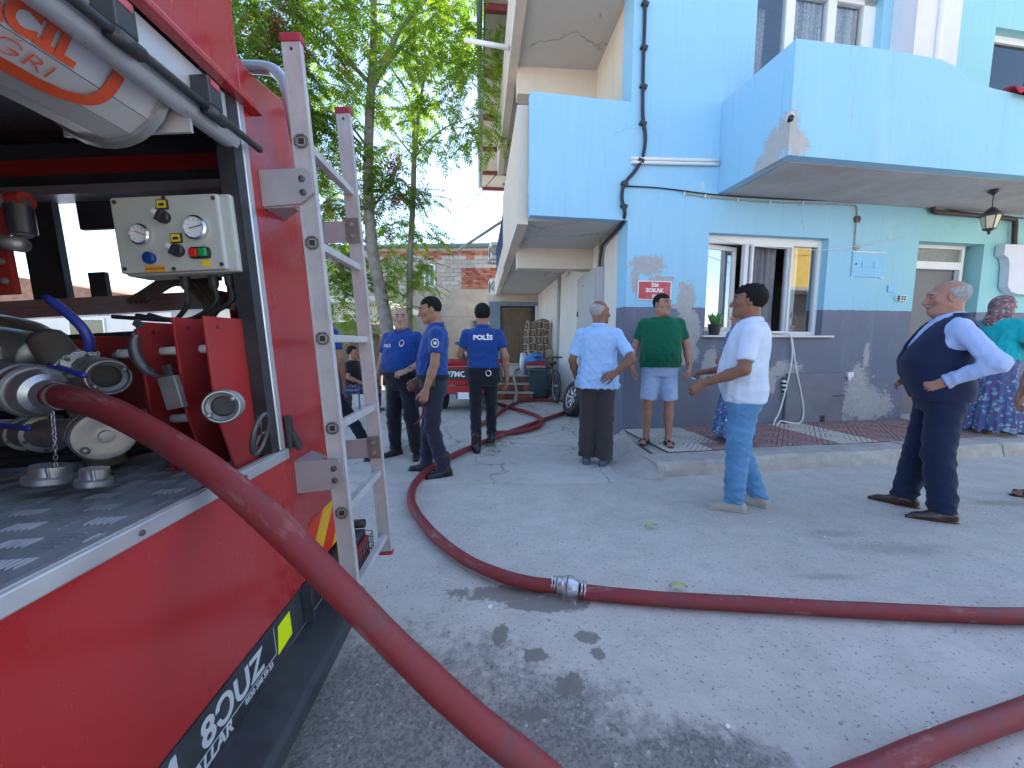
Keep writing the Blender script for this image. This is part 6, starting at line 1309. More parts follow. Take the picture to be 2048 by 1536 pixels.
def decal_text(root,garment,t_,size,mat,origin,normal,up,bold=.002,xs=1.0):
    o=text_mesh(t_,size,mat,'lettering',garment,extrude=0,bold=bold,xs=xs); bm=bmesh.new(); bm.from_mesh(o.data); bmesh.ops.subdivide_edges(bm,edges=[e for e in bm.edges if e.calc_length()>.012],cuts=2); bm.to_mesh(o.data); bm.free(); decal(root,garment,o,origin,normal,up); return o
def decal_disc(root,garment,r,mat,origin,normal,up,off=.0025,name='badge',sy=1.0,n=20):
    b=MB(); vs=[(0,0,0)]; fs=[]
    for j in (1,2):
        for k in range(n): a=2*math.pi*k/n; vs.append((r*j/2*math.cos(a),r*j/2*sy*math.sin(a),0))
    for k in range(n): fs.append((0,1+k,1+(k+1)%n)); fs.append((1+k,1+n+k,1+n+(k+1)%n,1+(k+1)%n))
    b.add(vs,fs); o=b.build(name,mat,garment,recalc=False); decal(root,garment,o,origin,normal,up,off); return o
def person(label,loc,yaw,H,P,group=None,res=.0095,name='person'):
    s=H/1.75; root=empty(name,loc,(0,0,yaw),label,'person',group); root.scale=(s,s,s)
    belly=P.get('belly',0); lean=P.get('lean',(0,0)); girth=P.get('girth',1.0); dz0=P.get('drop',0)    # drop: lowers everything above the knees (sitting)
    sec=[]
    for z,w,d,cy in BASE_TORSO:
        g=math.exp(-((z-P.get('bz',1.08))/P.get('bs',.15))**2)*belly; hh=z-.95
        sec.append((z-dz0,lean[0]*hh,cy+.050*g+lean[1]*hh,w*girth+.030*g,d*(1+.6*(girth-1))+.060*g))
    T=lambda x,y,z:np.array([x+lean[0]*(z-.95),y+lean[1]*(z-.95),z-dz0])
    sw=P.get('shoulder',.185)*girth**.5
    sh={'R':T(sw,-.010,1.392),'L':T(-sw,-.010,1.392)}
    arms=P['arms']; legs=P['legs']; skin=SK[P.get('skin','tan')]; ga=girth**.7
    # ---- body (skin), one mesh
    f=Field((-.55,-.55,-.02),(.55,.65,1.60-dz0+.02),res*1.05)
    f.loft([(a,b,c,d-.012,e-.012) for a,b,c,d,e in sec],0,.03)
    nb=T(0,-.012,1.475); hd=P.get('head',(0,0)); hc=T(0,.012+P.get('headfwd',0),1.628); hc[2]+=P.get('headz',0)
    f.cone(nb,nb+(hc-nb)*.45,.060*(1+.12*P.get('fat',0)),.056*(1+.12*P.get('fat',0)),.03)
    for k in 'RL':
        el,wr=np.array(arms[k][0]),np.array(arms[k][1]); f.cone(sh[k],el,.052*ga,.040*ga,.03); f.cone(el,el+(wr-el)*.35,.041*ga,.040*ga,.02); f.cone(el+(wr-el)*.35,wr,.040*ga,.0265,.02)
        kn,an=np.array(legs[k][0]),np.array(legs[k][1]); hp=np.array([.085*(1 if k=='R' else -1),0,.90-dz0]); hp=np.array(legs[k][3]) if len(legs[k])>3 else hp
        ga_=ga*(.74 if P['bottom']['type']=='trousers' else 1); f.cone(hp,kn,.080*ga_,.052*ga_,.03); m_=kn+(an-kn)*.35; bk=np.array([0,-.012,0]); f.cone(kn,m_+bk,.050*ga_,.054*ga_,.02); f.cone(m_+bk,an,.053*ga_,.034,.02)
        if P['shoes'][0] in ('sandal','bare'):
            t=np.array([legs[k][2][0],legs[k][2][1],0.]); t/=np.linalg.norm(t); sd=np.array([-t[1],t[0],0]); a0=np.array([an[0],an[1],.035])
            f.cone(an,a0-t*.03,.036,.032,.02); f.cone(a0-t*.02+[0,0,.01],a0+t*.12-[0,0,.005],.034,.026,.02,flat=((0,0,1),1.15)); f.cone(a0+t*.10+sd*.02-[0,0,.008],a0+t*.165+sd*.03-[0,0,.014],.022,.013,.015); f.cone(a0+t*.10-sd*.025-[0,0,.008],a0+t*.15-sd*.03-[0,0,.014],.018,.011,.015); f.cone(a0+t*.1-[0,0,.008],a0+t*.165-[0,0,.014],.02,.012,.015)
    V0,Q0=f.mesh(); parts=[(V0,Q0,0)]
    Mh=rotz(hd[0])@rotx(hd[1]); nl=Mh.T@(nb-hc); hs=P.get('headscale',1.0)
    hv,hq=make_head(P,nl/hs); parts.append((hv*hs@Mh.T+hc,hq,0))
    for k in 'RL':
        a=arms[k]; wr=np.array(a[1]); d=np.array(a[2],float); d/=np.linalg.norm(d); n=np.array(a[3],float); n=n-d*(n@d); n/=np.linalg.norm(n); x=np.cross(d,n); v,q=hand_mesh(a[4],a[5] if len(a)>5 else .06)
        if k=='L': v=v*np.array([-1,1,1]); q=q[:,::-1]
        parts.append((v@np.stack([x,d,n])+wr,q,0))
    body=np_mesh('body',parts,[skin],root)
    def hl(p): return Mh@(np.array(p)*hs)+hc
    # ---- face: eyes, brows, lips, hair
    bc=HAIR[P.get('brow','black')]
    for s_ in (-1,1):
        b=MB(); c=hl((s_*.032,.0785,.0135)); b.lathe([(.001,-.0095),(.007,-.0066),(.0095,0),(.0072,.0064),(.0047,.0083)],c,tuple(Mh@np.array((s_*.10,1,0))),12); e_=b.build('eye',MT['eye_white'],root)
        b=MB(); b.lathe([(.0062,.0068),(.0052,.0088),(.001,.0098)],c,tuple(Mh@np.array((s_*.10,1,0))),10); b.build('iris',MT['iris'],e_)
        b=MB(); b.tube([Vector(hl(p)) for p in ((s_*.014,.0985,.036),(s_*.030,.0955,.0415),(s_*.048,.080,.037))],[.0035,.0045,.002],6); b.build('eyebrow',bc,root)
    b=MB(); b.tube([Vector(hl(p)) for p in ((-.022,.093,-.0635),(-.010,.1025,-.0625),(0,.1035,-.064),(.010,.1025,-.0625),(.022,.093,-.0635))],[.002,.0042,.0046,.0042,.002],6); b.build('lips',MT['lip'],root)
    if P.get('moustache'):
        b=MB(); b.tube([Vector(hl(p)) for p in ((-.032,.088,-.056),(-.014,.1035,-.046),(0,.107,-.045),(.014,.1035,-.046),(.032,.088,-.056))],[.003,.0065,.006,.0065,.003],6); b.build('moustache',HAIR[P['moustache']],root)
    hk=P.get('hair')
    if hk:
        if hk[0] not in _hair: _hair[hk[0]]=make_hair(hk[0])
        v,q=_hair[hk[0]]; np_mesh('hair',[(v*hs@Mh.T+hc,q)],[HAIR[hk[1]]],root)
    # ---- trousers, shorts or skirt
    bo=P['bottom']; lo_=bo.get('loose',.016); fb=Field((-.50,-.45,-.01),(.50,.65,1.16-dz0),res); topz=bo.get('top',1.00)-dz0
    if bo['type']=='skirt':
        ends=bo['hem']; cx,cy=bo.get('c',(0,0)); sk=[(ends,cx,cy,bo['w'],bo['d'])]+[(z-dz0,lean[0]*0,c[2],c[3]+.02,c[4]+.02) for z,c in zip([t[0] for t in BASE_TORSO],sec) if z>=.88 and z<1.05]
        fb.loft(sk,0,.02,e=2.0)
        X,Y,Z=fb.grid(); an_=np.arctan2(Y-cy,X-cx); fall=np.clip((.95-dz0-Z)/.8,0,1); fb.V=fb.V+fall*(.016*np.sin(an_*11+1.0*np.sin(Z*5))+.008*np.sin(an_*23+2))
    else:
        fb.loft(sec,lo_*.8,.03,z0=.80-dz0,z1=topz)
        for k in 'RL':
            kn,an=np.array(legs[k][0]),np.array(legs[k][1]); hp=np.array([.085*(1 if k=='R' else -1),0,.90-dz0]); hp=np.array(legs[k][3]) if len(legs[k])>3 else hp
            r1,r2,r3=bo.get('r',(.092,.066,.056)); kb=kn+np.array([0,.004,0])
            if bo['type']=='shorts':
                e_=hp+(kn-hp)*bo['len']; fb.cone(hp,e_+(kn-hp)*.2,r1*ga,r2*ga,.03,cut=(e_,kn-hp))
            else:
                fb.cone(hp,kb,r1*ga,r2*ga,.03); d=an-kb; e_=kb+d*bo.get('len',1.03); fb.cone(kb,e_+d*.1,r2*ga,r3,.02,cut=(e_,(0,0,-1) if abs(d[2])>.3 else d))
        def msk(X,Y,Z): return .45+.9*np.exp(-((Z-.10)/.13)**2)+.6*np.exp(-((Z-.47)/.10)**2)
        fb.wrinkle(1.4*bo.get('wr',.011),P.get('seed',1)+3,75,(.35,.35,1.0),msk)
    v,q=fb.mesh(); bot=np_mesh({'trousers':'trousers','shorts':'shorts','skirt':'skirt'}[bo['type']],[(v,q)],[bo['mat']],root)
    # ---- shirt
    to=P['top']; lt=to.get('loose',.016); ft=Field((-.52,-.50,to['hem']-dz0-.06),(.52,.60,1.56-dz0),res)
    ft.loft(sec,lt,.03,z0=to['hem']-dz0,z1=1.468-dz0)
    if to.get('flare'):
        ft.loft([(to['hem']-dz0,sec[1][1],sec[1][2]+to['flare'][1],to['flare'][0],to['flare'][0]*.68),(1.10-dz0,sec[4][1],sec[4][2],sec[4][3]+lt,sec[4][4]+lt)],0,.02)
    sl=to.get('sleeve',.62)
    for k in 'RL':
        ft.cone(nb+np.array([0,-.01,-.035]),sh[k]+np.array([0,0,.015]),.050,.040,.03)
        el,wr=np.array(arms[k][0]),np.array(arms[k][1]); ru=(.061 if sl!='long' else .058)*ga
        if sl=='long': ft.cone(sh[k],el,ru+.004,.060*ga,.03); ft.cone(el,wr+(wr-el)*.1,.060*ga,.042,.025,cut=(wr-(wr-el)*.03,wr-el))
        else: e_=sh[k]+(el-sh[k])*sl; ft.cone(sh[k],el,ru,.060*ga,.03,cut=(e_,el-sh[k]))
    nn_=nb+np.array([0,.010,.0]); ft.cone(nn_+[0,0,.02],nn_+[0,.010,.12],.064*(1+.12*P.get('fat',0)),.085,.005,sub=True)
    if to.get('vneck'): ft.cone(nn_+[0,.10,-.02],nn_+[0,.08,.09],.022,.05,.01,sub=True)
    zb=(to['hem']-dz0)
    ft.wrinkle(1.6*to.get('wr',.010),P.get('seed',1),70,(.75,.75,.8),lambda X,Y,Z:.5+.7*np.exp(-((Z-zb-.12)/.12)**2))
    v,q=ft.mesh(); top=np_mesh('shirt',[(v,q)],[to['mat']],root)
    if to.get('collar'):
        rr=.064*(1+.12*P.get('fat',0)); c0=nb+np.array([0,.004,.004]); n_=30; vs=[]; fs=[]; b=MB(); b.smooth=True
        for i in range(n_+1):
            a=math.pi/2+R(14)+(2*math.pi-R(28))*i/n_; fr=max(0,math.sin(a)); tip=.030*(max(0,(abs(i/n_-.5)-.36)/.14)); ca,sa=math.cos(a),math.sin(a)
            for r_,z_ in ((rr-.004,-.012),(rr-.006,.022-.020*fr),(rr+.002,.030-.022*fr),(rr+.012,.022-.022*fr),(rr+.022+tip*.5,-.012-.016*fr-tip)): vs.append((c0[0]+r_*ca*1.04,c0[1]+r_*sa*1.02-.004,c0[2]+z_))
        for i in range(n_):
            for j in range(4): fs.append((i*5+j,i*5+j+1,(i+1)*5+j+1,(i+1)*5+j))
        b.add(vs,fs); co=b.build('collar',to.get('collar_mat',to['mat']),root,recalc=False); co.modifiers.new('thick','SOLIDIFY').thickness=.004
    if P.get('belt'):
        fbz=Field((-.35,-.3,topz-.055),(.35,.4,topz+.03),.006); fbz.loft(sec,lo_+.010,0,z0=topz-.030,z1=topz+.012); v,q=fbz.mesh(); np_mesh('belt',[(v,q)],[P['belt']],root)
    # ---- shoes
    st_=P['shoes']
    for k in 'RL':
        kn,an=np.array(legs[k][0]),np.array(legs[k][1]); t=np.array(legs[k][2],float); tl_=np.linalg.norm(t[:2]); up=t[2] if len(t)>2 else 0; t2=np.array([t[0],t[1],0]); t2/=np.linalg.norm(t2); sd=np.array([-t2[1],t2[0],0]); zf=an[2]-.085; a0=np.array([an[0],an[1],zf]); tz=np.array([0,0,1.])
        th=P.get('heel',{}).get(k,0.0); t3=t2*math.cos(th)-tz*math.sin(th)    # foot pitched down by th
        fs_=Field(a0-[.36,.36,.2],a0+[.36,.36,.28],.006); c=lambda f_,u,w:a0+t3*f_+tz*u+sd*w+tz*(math.sin(th)*.0)
        if st_[0]=='sandal':
            fs_.cone(c(-.06,.008,0),c(.07,.006,0),.036,.034,.02,flat=((0,0,1),3.2)); fs_.cone(c(.05,.006,0),c(.165,.006,.004),.036,.034,.02,flat=((0,0,1),3.2)); fs_.cone(c(.045,.03,-.04),c(.12,.032,.036),.020,.020,.01,flat=((0,0,1),1.2)); fs_.cone(c(.045,.03,.04),c(.12,.032,-.036),.020,.020,.01,flat=((0,0,1),1.2)); fs_.cone(c(.06,.052,0),c(.10,.046,0),.016,.016,.012)
        else:
            boot=st_[0]=='boot'; 
            fs_.cone(c(-.055,.035,0),c(.05,.035,0),.036,.038,.03,flat=((0,0,1),.95)); fs_.cone(c(.04,.033,0),c(.150,.026,.002),.042,.033 if st_[0]!='dress' else .026,.03,flat=((0,0,1),1.15)); fs_.cone(c(-.035,.05,0),c(.02,.075,0),.036,.036,.03)
            if st_[0]=='dress': fs_.cone(c(.14,.02,.002),c(.20,.014,.004),.026,.013,.02)
            if boot: fs_.cone(c(-.022,.06,0),c(-.02,.20,0)+(kn-an)*.02,.044,.050,.03)
            fs_.cone(c(-.06,.006,0),c(.16 if st_[0]!='dress' else .19,.006,.002),.040,.036 if st_[0]!='dress' else .02,.01,flat=((0,0,1),3.0))
            if boot: fs_.wrinkle(.003,4,120,(.3,.3,1))
        if th==0: fs_.cutz(zf-.002)
        v,q=fs_.mesh(); np_mesh('sandal' if st_[0]=='sandal' else ('boot' if st_[0]=='boot' else 'shoe'),[(v,q)],[st_[1]],root)
    root['_']=0; del root['_']
    info=dict(root=root,body=body,top=top,bottom=bot,hc=hc,Mh=Mh,sec=sec,sh=sh,nb=nb,hl=hl,s=s)
    return info
# ------------------------------------------------------------------ the people in the street
C_={'police':cloth_mat('royal_blue_uniform_shirt',(.012,.055,.25)),'navy':cloth_mat('black_navy_uniform_trousers',(.012,.014,.024)),'navy_grey':cloth_mat('faded_navy_trousers',(.022,.023,.042)),'skyshirt':cloth_mat('pale_blue_cotton_shirt',(.36,.55,.84)),'brown':cloth_mat('dark_brown_wool_trousers',(.048,.040,.042),fleck=(.07,.06,.06)),
 'green':cloth_mat('bottle_green_t_shirt',(.0,.105,.052)),'shorts':cloth_mat('pale_denim_shorts',(.36,.47,.68)),'polo':cloth_mat('white_blue_polo',(.58,.68,.84)),'jeans':cloth_mat('washed_blue_jeans',(.095,.25,.46),fleck=(.15,.33,.54),var=.2),'formal':cloth_mat('light_blue_formal_shirt',(.40,.52,.80)),'vest':cloth_mat('navy_waistcoat',(.010,.018,.055)),'suit':cloth_mat('navy_suit_trousers',(.010,.020,.055)),'teal':cloth_mat('turquoise_t_shirt',(.01,.40,.46)),'black':cloth_mat('black_cotton',(.015,.015,.018)),'tee_grey':cloth_mat('grey_t_shirt',(.2,.2,.22))}
MT['boot']=simple('black_boot_leather',(.012,.012,.014),.4,var=.3,scale=20,bump=.3,bscale=60); MT['brown_leather']=simple('brown_leather',(.045,.022,.016),.35,var=.3,scale=15,bump=.2,coat=.2); MT['croc']=simple('grey_rubber_clog',(.40,.38,.33),.6,var=.12,scale=12,dirt=(.22,.2,.18),damt=.4); MT['slipper']=simple('blue_grey_slipper',(.07,.10,.14),.6,var=.2); MT['sandal_black']=simple('black_sandal',(.012,.011,.012),.6)
MT['badge_dark']=simple('badge_dark_blue',(.02,.03,.08),.5); MT['badge_silver']=simple('badge_silver',(.6,.6,.62),.4,.3)
FLORAL=floral_mat('blue_floral_print',(.05,.16,.40),[(.55,.55,.62),(.10,.28,.50),(.30,.20,.34),(.03,.08,.26)],30)
SKIRT=floral_mat('blue_purple_print',(.075,.10,.24),[(.12,.28,.40),(.30,.36,.45),(.17,.09,.19),(.05,.16,.28)],24); SCARF=floral_mat('mauve_print_scarf',(.20,.12,.13),[(.34,.27,.26),(.12,.06,.07),(.26,.17,.18),(.42,.36,.33)],34)
X_=lambda *a:list(a)
STAND=lambda w=.10,f=0:{'R':((w,.012,.50),(w+.01,-.02,.085),(.18,.98)),'L':((-w,.012,.50),(-w-.01,-.02,.085),(-.18,.98))}
HANG={'R':((.245,-.03,1.13),(.255,.05,.88),(.0,.12,-1),(1,.15,0),26),'L':((-.245,-.03,1.13),(-.255,.05,.88),(.0,.12,-1),(-1,.15,0),26)}
def police_kit(i,extra=None):
    r=i['root']; b=MB(); b.cbox((.0,.0,0),(.045,.07,.13),None,.012); 
    z=.93; w=i['sec'][2][3]+.03
    b=MB(); b.cbox((w,-.01,z-.02),(.05,.075,.15),(0,R(-4),0),.014); h=b.build('holster',MT['black_plastic'],r); b=MB(); b.cbox((w+.005,-.025,z+.075),(.032,.05,.06),(R(-15),0,0),.01); b.build('pistol_grip',MT['dark_metal'],h)
    b=MB(); b.cbox((-w+.01,.03,z+.03),(.045,.07,.11),None,.012); b.build('radio_pouch',MT['black_plastic'],r)
    for s_ in (-1,1):    # shoulder boards
        p=i['sh']['R' if s_>0 else 'L']; b=MB(); q=Vector((p[0]*.80,p[1],p[2]+.058)); b.cbox(q,(.10,.055,.010),(0,R(s_*16),0),.004); b.build('shoulder_board',C_['navy'],r)
# officer 1: bald, facing the camera, looking left, hand at his belt
P=dict(headz=-.02,belly=.85,girth=1.10,fat=.7,skin='light',head=(R(34),0),hair=('stubble','stubble'),seed=3,
 arms={'R':((.30,-.05,1.15),(.315,.06,.90),(.02,.15,-1),(1,.1,0),30),'L':((-.32,-.06,1.16),(-.17,.17,1.03),(.75,.5,-.30),(-.3,.6,.75),[28,32,36,40])},legs={'R':((.12,.02,.50),(.145,-.02,.085),(.35,.94)),'L':((-.12,.02,.50),(-.15,-.02,.085),(-.45,.9))},
 top=dict(mat=C_['police'],hem=.97,sleeve=.70,collar=True,loose=.016,wr=.007),bottom=dict(type='trousers',mat=C_['navy'],r=(.105,.082,.068),loose=.012),belt=C_['navy'],shoes=('boot',MT['boot']))
i=person('bald police officer in royal blue shirt facing left, hand on belt',(-1.22,4.34,0),R(160),1.70,P,'police officers'); police_kit(i)
decal_text(i['root'],i['top'],'POLİS',.042,MT['white_paint'],(.105,.2,1.30),(.15,1,0),(0,0,1),.0012); decal_disc(i['root'],i['top'],.03,MT['badge_silver'],(-.10,.2,1.33),(-.15,1,0),(0,0,1),sy=1.3); decal_disc(i['root'],i['top'],.022,MT['badge_dark'],(-.10,.2,1.335),(-.15,1,0),(0,0,1),.0035,sy=1.2)
b=MB(); b.lathe([(.032,-.012),(.034,0),(.032,.012)],(-.20,.135,1.045),(.75,.8,-.3),16); b.build('wrist_watch',MT['black_plastic'],i['root'])
# officer 2: side view, head bowed, holding a red strap
P=dict(belly=.45,girth=1.02,skin='tan',head=(R(4),R(-14)),headfwd=.03,hair=('fade','black'),seed=8,lean=(0,-.03),
 arms={'R':((.235,.0,1.13),(.21,.16,.93),(-.2,.6,-.7),(1,.1,.2),30),'L':((-.245,.0,1.12),(-.255,.09,.87),(.0,.28,-1),(-1,.12,0),[52,56,60,64],.02)},legs={'R':((.10,.05,.50),(.10,.09,.085),(.25,.97)),'L':((-.11,.03,.50),(-.12,-.07,.085),(-.22,.97))},
 top=dict(mat=C_['police'],hem=.97,sleeve=.66,collar=True,wr=.007),bottom=dict(type='trousers',mat=C_['navy_grey'],r=(.100,.078,.064),loose=.014,wr=.014),belt=C_['navy'],shoes=('boot',MT['boot']))
i=person('police officer in profile with bowed head, holding a thin red strap',(-.76,3.78,0),R(104),1.73,P,'police officers'); police_kit(i)
q=Vector((-.21,-.03,1.29)); decal_disc(i['root'],i['top'],.036,MT['white_paint'],(-.24,-.005,1.31),(-1,.05,0),(0,0,1),sy=1.15); decal_disc(i['root'],i['top'],.029,MT['badge_dark'],(-.24,-.005,1.31),(-1,.05,0),(0,0,1),.0035,sy=1.15); decal_disc(i['root'],i['top'],.016,MT['badge_silver'],(-.24,-.005,1.31),(-1,.05,0),(0,0,1),.0045)
b=MB(); b.box(-.02,-.01,0,.02,.01,.02)
M2=i['root'].matrix_basis; b=MB(); b.tube(spline([M2@Vector(p) for p in ((-.262,.115,.82),(-.262,.12,.76),(-.25,.12,.68),(-.235,.15,.60),(-.23,.20,.56))],5),.006,6); tag(b.build('red_strap',simple('dark_red_strap',(.16,.01,.015),.6)),'thin dark red strap hanging from the hand of the bowed officer','strap')
b=MB(); b.cbox((-.15,.10,.80),(.03,.16,.18),None,.01); b.build('cargo_pocket',C_['navy_grey'],i['root'])
# officer 3: walking away, lettering on the back
P=dict(belly=.1,girth=1.02,skin='tan',head=(R(-4),0),hair=('short','black'),seed=5,headscale=1.0,
 arms={'R':((.265,-.05,1.13),(.285,.02,.87),(.0,.10,-1),(1,.1,0),30),'L':((-.27,.03,1.16),(-.22,.27,1.10),(.1,1,.0),(-.6,.0,.8),30)},legs={'R':((.10,.10,.50),(.10,.14,.15),(.1,.99)),'L':((-.09,.0,.50),(-.085,-.08,.085),(-.12,.99))},heel={'R':.30},
 top=dict(mat=C_['police'],hem=.97,sleeve=.62,collar=True,wr=.008),bottom=dict(type='trousers',mat=C_['navy'],r=(.094,.070,.060),loose=.012),belt=C_['navy'],shoes=('boot',MT['boot']))
i=person('police officer seen from behind with white lettering on his back',(-.345,4.62,0),R(5),1.75,P,'police officers'); police_kit(i)
decal_text(i['root'],i['top'],'POLİS',.072,MT['white_paint'],(0,-.2,1.355),(0,-1,0),(0,0,1),.0035,1.15)
b=MB(); b.tube([(.06+.03*math.cos(a),-.165,.95+.032*math.sin(a)) for a in [2*math.pi*k/16 for k in range(16)]],.006,6,closed=True); b.build('handcuff',MT['chrome'],i['root'])
# old man with his hand on his hip
P=dict(belly=.35,girth=1.0,skin='dark',head=(R(-48),R(-4)),headfwd=.03,hair=('ring','grey'),brow='grey',moustache='grey',seed=12,lean=(0,.06),
 arms={'R':((.36,-.14,1.14),(.20,-.19,1.00),(-.75,-.25,-.30),(-.1,-1,.25),[20,26,34,44],.10),'L':((-.265,-.03,1.12),(-.24,.10,.90),(.1,.2,-1),(-1,.1,0),30)},legs=STAND(.085),
 top=dict(mat=C_['skyshirt'],hem=.83,sleeve=.82,collar=True,loose=.028,wr=.014,flare=(.235,-.005)),bottom=dict(type='trousers',mat=C_['brown'],top=.92,r=(.108,.096,.092),loose=.014,wr=.010,len=1.02),shoes=('shoe',MT['slipper']))
person('old balding man in pale blue shirt and wide brown trousers, hand on hip',(.90,4.10,0),R(-22),1.74,P)
# green T-shirt man on the pavement
P=dict(headz=-.022,belly=.75,girth=1.06,fat=.5,skin='ruddy',head=(R(38),0),hair=('fade','black'),seed=21,
 arms={'R':((.275,-.03,1.13),(.30,.05,.89),(.02,.15,-1),(1,.1,0),28),'L':((-.285,-.02,1.13),(-.30,.10,.90),(.05,.2,-1),(-1,.25,0),[34,40,45,50])},legs={'R':((.115,.02,.49),(.12,-.01,.085),(.35,.94)),'L':((-.115,.02,.49),(-.12,.03,.085),(-.02,1))},
 top=dict(mat=C_['green'],hem=.90,sleeve=.68,loose=.030,wr=.008),bottom=dict(type='shorts',mat=C_['shorts'],top=.95,r=(.100,.092,.09),len=.93,loose=.014,wr=.009),shoes=('sandal',MT['sandal_black']))
i=person('stout man in green T-shirt and pale shorts below the street sign',(1.675,4.42,.14),R(166),1.72,P)
M2=i['root'].matrix_basis; b=MB(); b.tube([M2@Vector((-.305,.165,.80)),M2@Vector((-.345,.215,.785))],.005,8); b.build('cigarette',MT['white_paint']); tag(bpy.data.objects['cigarette'],'white cigarette held by the man in green','cigarette')
# polo man
P=dict(belly=.55,girth=1.08,fat=.3,skin='dark',head=(R(0),0),hair=('short','black'),seed=30,
 arms={'R':((.255,.02,1.13),(.17,.27,1.07),(-.25,.95,-.1),(.5,.1,.85),[45,50,55,60]),'L':((-.28,.02,1.12),(-.22,.285,1.00),(.10,.75,-.65),(-.8,.35,.35),[30,34,40,46])},legs={'R':((.10,.02,.50),(.105,-.13,.085),(.25,.97)),'L':((-.10,.02,.50),(-.11,.03,.085),(-.18,.98))},
 top=dict(mat=C_['polo'],hem=.86,sleeve=.78,collar=True,loose=.026,wr=.008),bottom=dict(type='trousers',mat=C_['jeans'],top=.93,r=(.102,.080,.072),loose=.010,wr=.013),shoes=('shoe',MT['croc']))
i=person('dark-haired man in white polo shirt and blue jeans facing left',(1.80,2.99,0),R(60),1.73,P)
f_=Field((-.12,-.12,.06),(.12,.12,.17),.0055)
rs_=np.random.default_rng(4)
for _ in range(70): 
    a=rs_.uniform(-1,1,3); p=np.array([a[0]*.06,a[1]*.08-.005,.0]); p[2]=.034+.092*math.sqrt(max(0,1-(p[0]/.082)**2-((p[1]+.018)/.105)**2)); f_.cone(p,p+np.array([rs_.normal()*.014,rs_.normal()*.014+.006,.009]),.010,.006,.006,m=.02)
v,q=f_.mesh(); np_mesh('tousled_hair',[(v@i['Mh'].T+i['hc'],q)],[HAIR['black']],i['root'])
# woman in the floral dress, mostly behind him
P=dict(belly=.3,girth=1.0,skin='tan',head=(0,0),hair=('short','black'),seed=33,
 arms={'R':((.24,.02,1.15),(.08,.22,1.08),(-.8,.5,.0),(.3,.6,.7),35),'L':((-.26,.02,1.14),(-.10,.24,1.06),(.8,.4,.1),(-.3,.6,.7),35)},legs=STAND(.08),
 top=dict(mat=FLORAL,hem=.92,sleeve=.95,loose=.022,wr=.01),bottom=dict(type='skirt',mat=FLORAL,hem=.12,w=.26,d=.22),shoes=('shoe',MT['slipper']))
i=person('woman in a blue floral dress half hidden behind the man in the polo shirt',(2.58,4.45,.14),R(95),1.56,P); HEADSC=i
def scarf(i,mat):
    f=Field((-.22,-.24,-.34),(.22,.20,.17),.0065); f.ell((0,-.020,.026),(.094,.116,.104),.02); f.cone((0,-.05,-.04),(0,-.07,-.20),.085,.105,.05); f.cone((-.03,-.0,-.09),(-.10,-.02,-.24),.06,.05,.05); f.cone((.03,.0,-.09),(.10,-.02,-.24),.06,.05,.05); f.cone((0,.03,-.11),(0,.06,-.21),.06,.06,.04); f.ell((0,.09,-.010),(.062,.075,.085),.015,sub=True); f.wrinkle(.008,9,40,(1,1,.6))
    v,q=f.mesh(); np_mesh('headscarf',[(v@i['Mh'].T+i['hc'],q)],[mat],i['root'])
scarf(i,FLORAL)
# man in the waistcoat
P=dict(headz=-.015,belly=.92,bz=1.13,bs=.18,girth=1.0,fat=.75,skin='ruddy',head=(R(-4),R(-5)),hair=('ring','grey'),brow='grey',moustache='grey',seed=41,lean=(0,.02),
 arms={'R':((.31,-.10,1.15),(.25,.10,1.00),(-.3,.9,-.3),(.6,.2,.6),35),'L':((-.33,-.13,1.16),(-.21,.06,1.02),(.35,.85,-.42),(-.8,.4,.2),[62,66,70,74],.02)},legs={'R':((.11,.04,.50),(.12,.10,.085),(.2,.98)),'L':((-.11,.01,.50),(-.12,-.04,.085),(-.2,.98))},
 top=dict(mat=C_['formal'],hem=.98,sleeve='long',collar=True,loose=.016,wr=.0075),bottom=dict(type='trousers',mat=C_['suit'],r=(.104,.090,.080),loose=.018,wr=.010,top=1.02),shoes=('dress',MT['brown_leather']))
i=person('heavy grey-haired man in navy waistcoat and trousers, fist on hip',(3.17,2.86,0),R(60),1.76,P)
f_=Field((-.36,-.34,.80),(.36,.46,1.56),.0095); f_.loft(i['sec'],.034,.02,z0=.88,z1=1.50); nb=i['nb']
for k in 'RL':
    s_=i['sh'][k]; f_.cone(s_+np.array([.03*(1 if k=='R' else -1),0,-.01]),s_+np.array([.16*(1 if k=='R' else -1),-.02,-.02]),.085,.10,.012,sub=True); f_.cone(s_+np.array([.02*(1 if k=='R' else -1),0.02,-.08]),s_+np.array([.10*(1 if k=='R' else -1),.0,-.12]),.05,.07,.02,sub=True)
f_.cone(nb+np.array([0,.03,-.02]),nb+np.array([0,.04,.1]),.078,.10,.01,sub=True); X3,Y3,Z3=f_.grid(); wv=np.clip((Z3-1.16)/.30,0,1)*.10; f_.V=np.where((Y3>.02),np.maximum(f_.V,wv-np.abs(X3)),f_.V); f_.wrinkle(.006,7,22); v,q=f_.mesh(); ve=np_mesh('waistcoat',[(v,q)],[C_['vest']],i['root'])
# woman in the headscarf by the door
P=dict(belly=.5,girth=1.02,skin='tan',head=(R(-20),0),seed=51,
 arms={'R':((.27,.02,1.13),(.20,.27,1.06),(-.2,.95,.05),(.6,.0,.7),30),'L':((-.27,.0,1.13),(-.20,.25,1.05),(.1,.95,.02),(-.6,.0,.7),30)},legs=STAND(.08),
 top=dict(mat=C_['teal'],hem=.95,sleeve=.80,loose=.024,wr=.012),bottom=dict(type='skirt',mat=SKIRT,hem=.06,w=.29,d=.25),shoes=('bare',None))
P['shoes']=('shoe',SK['tan'])
i=person('woman in mauve headscarf, turquoise top and long printed skirt by the door',(6.12,4.93,.14),R(-85),1.74,P); scarf(i,SCARF)
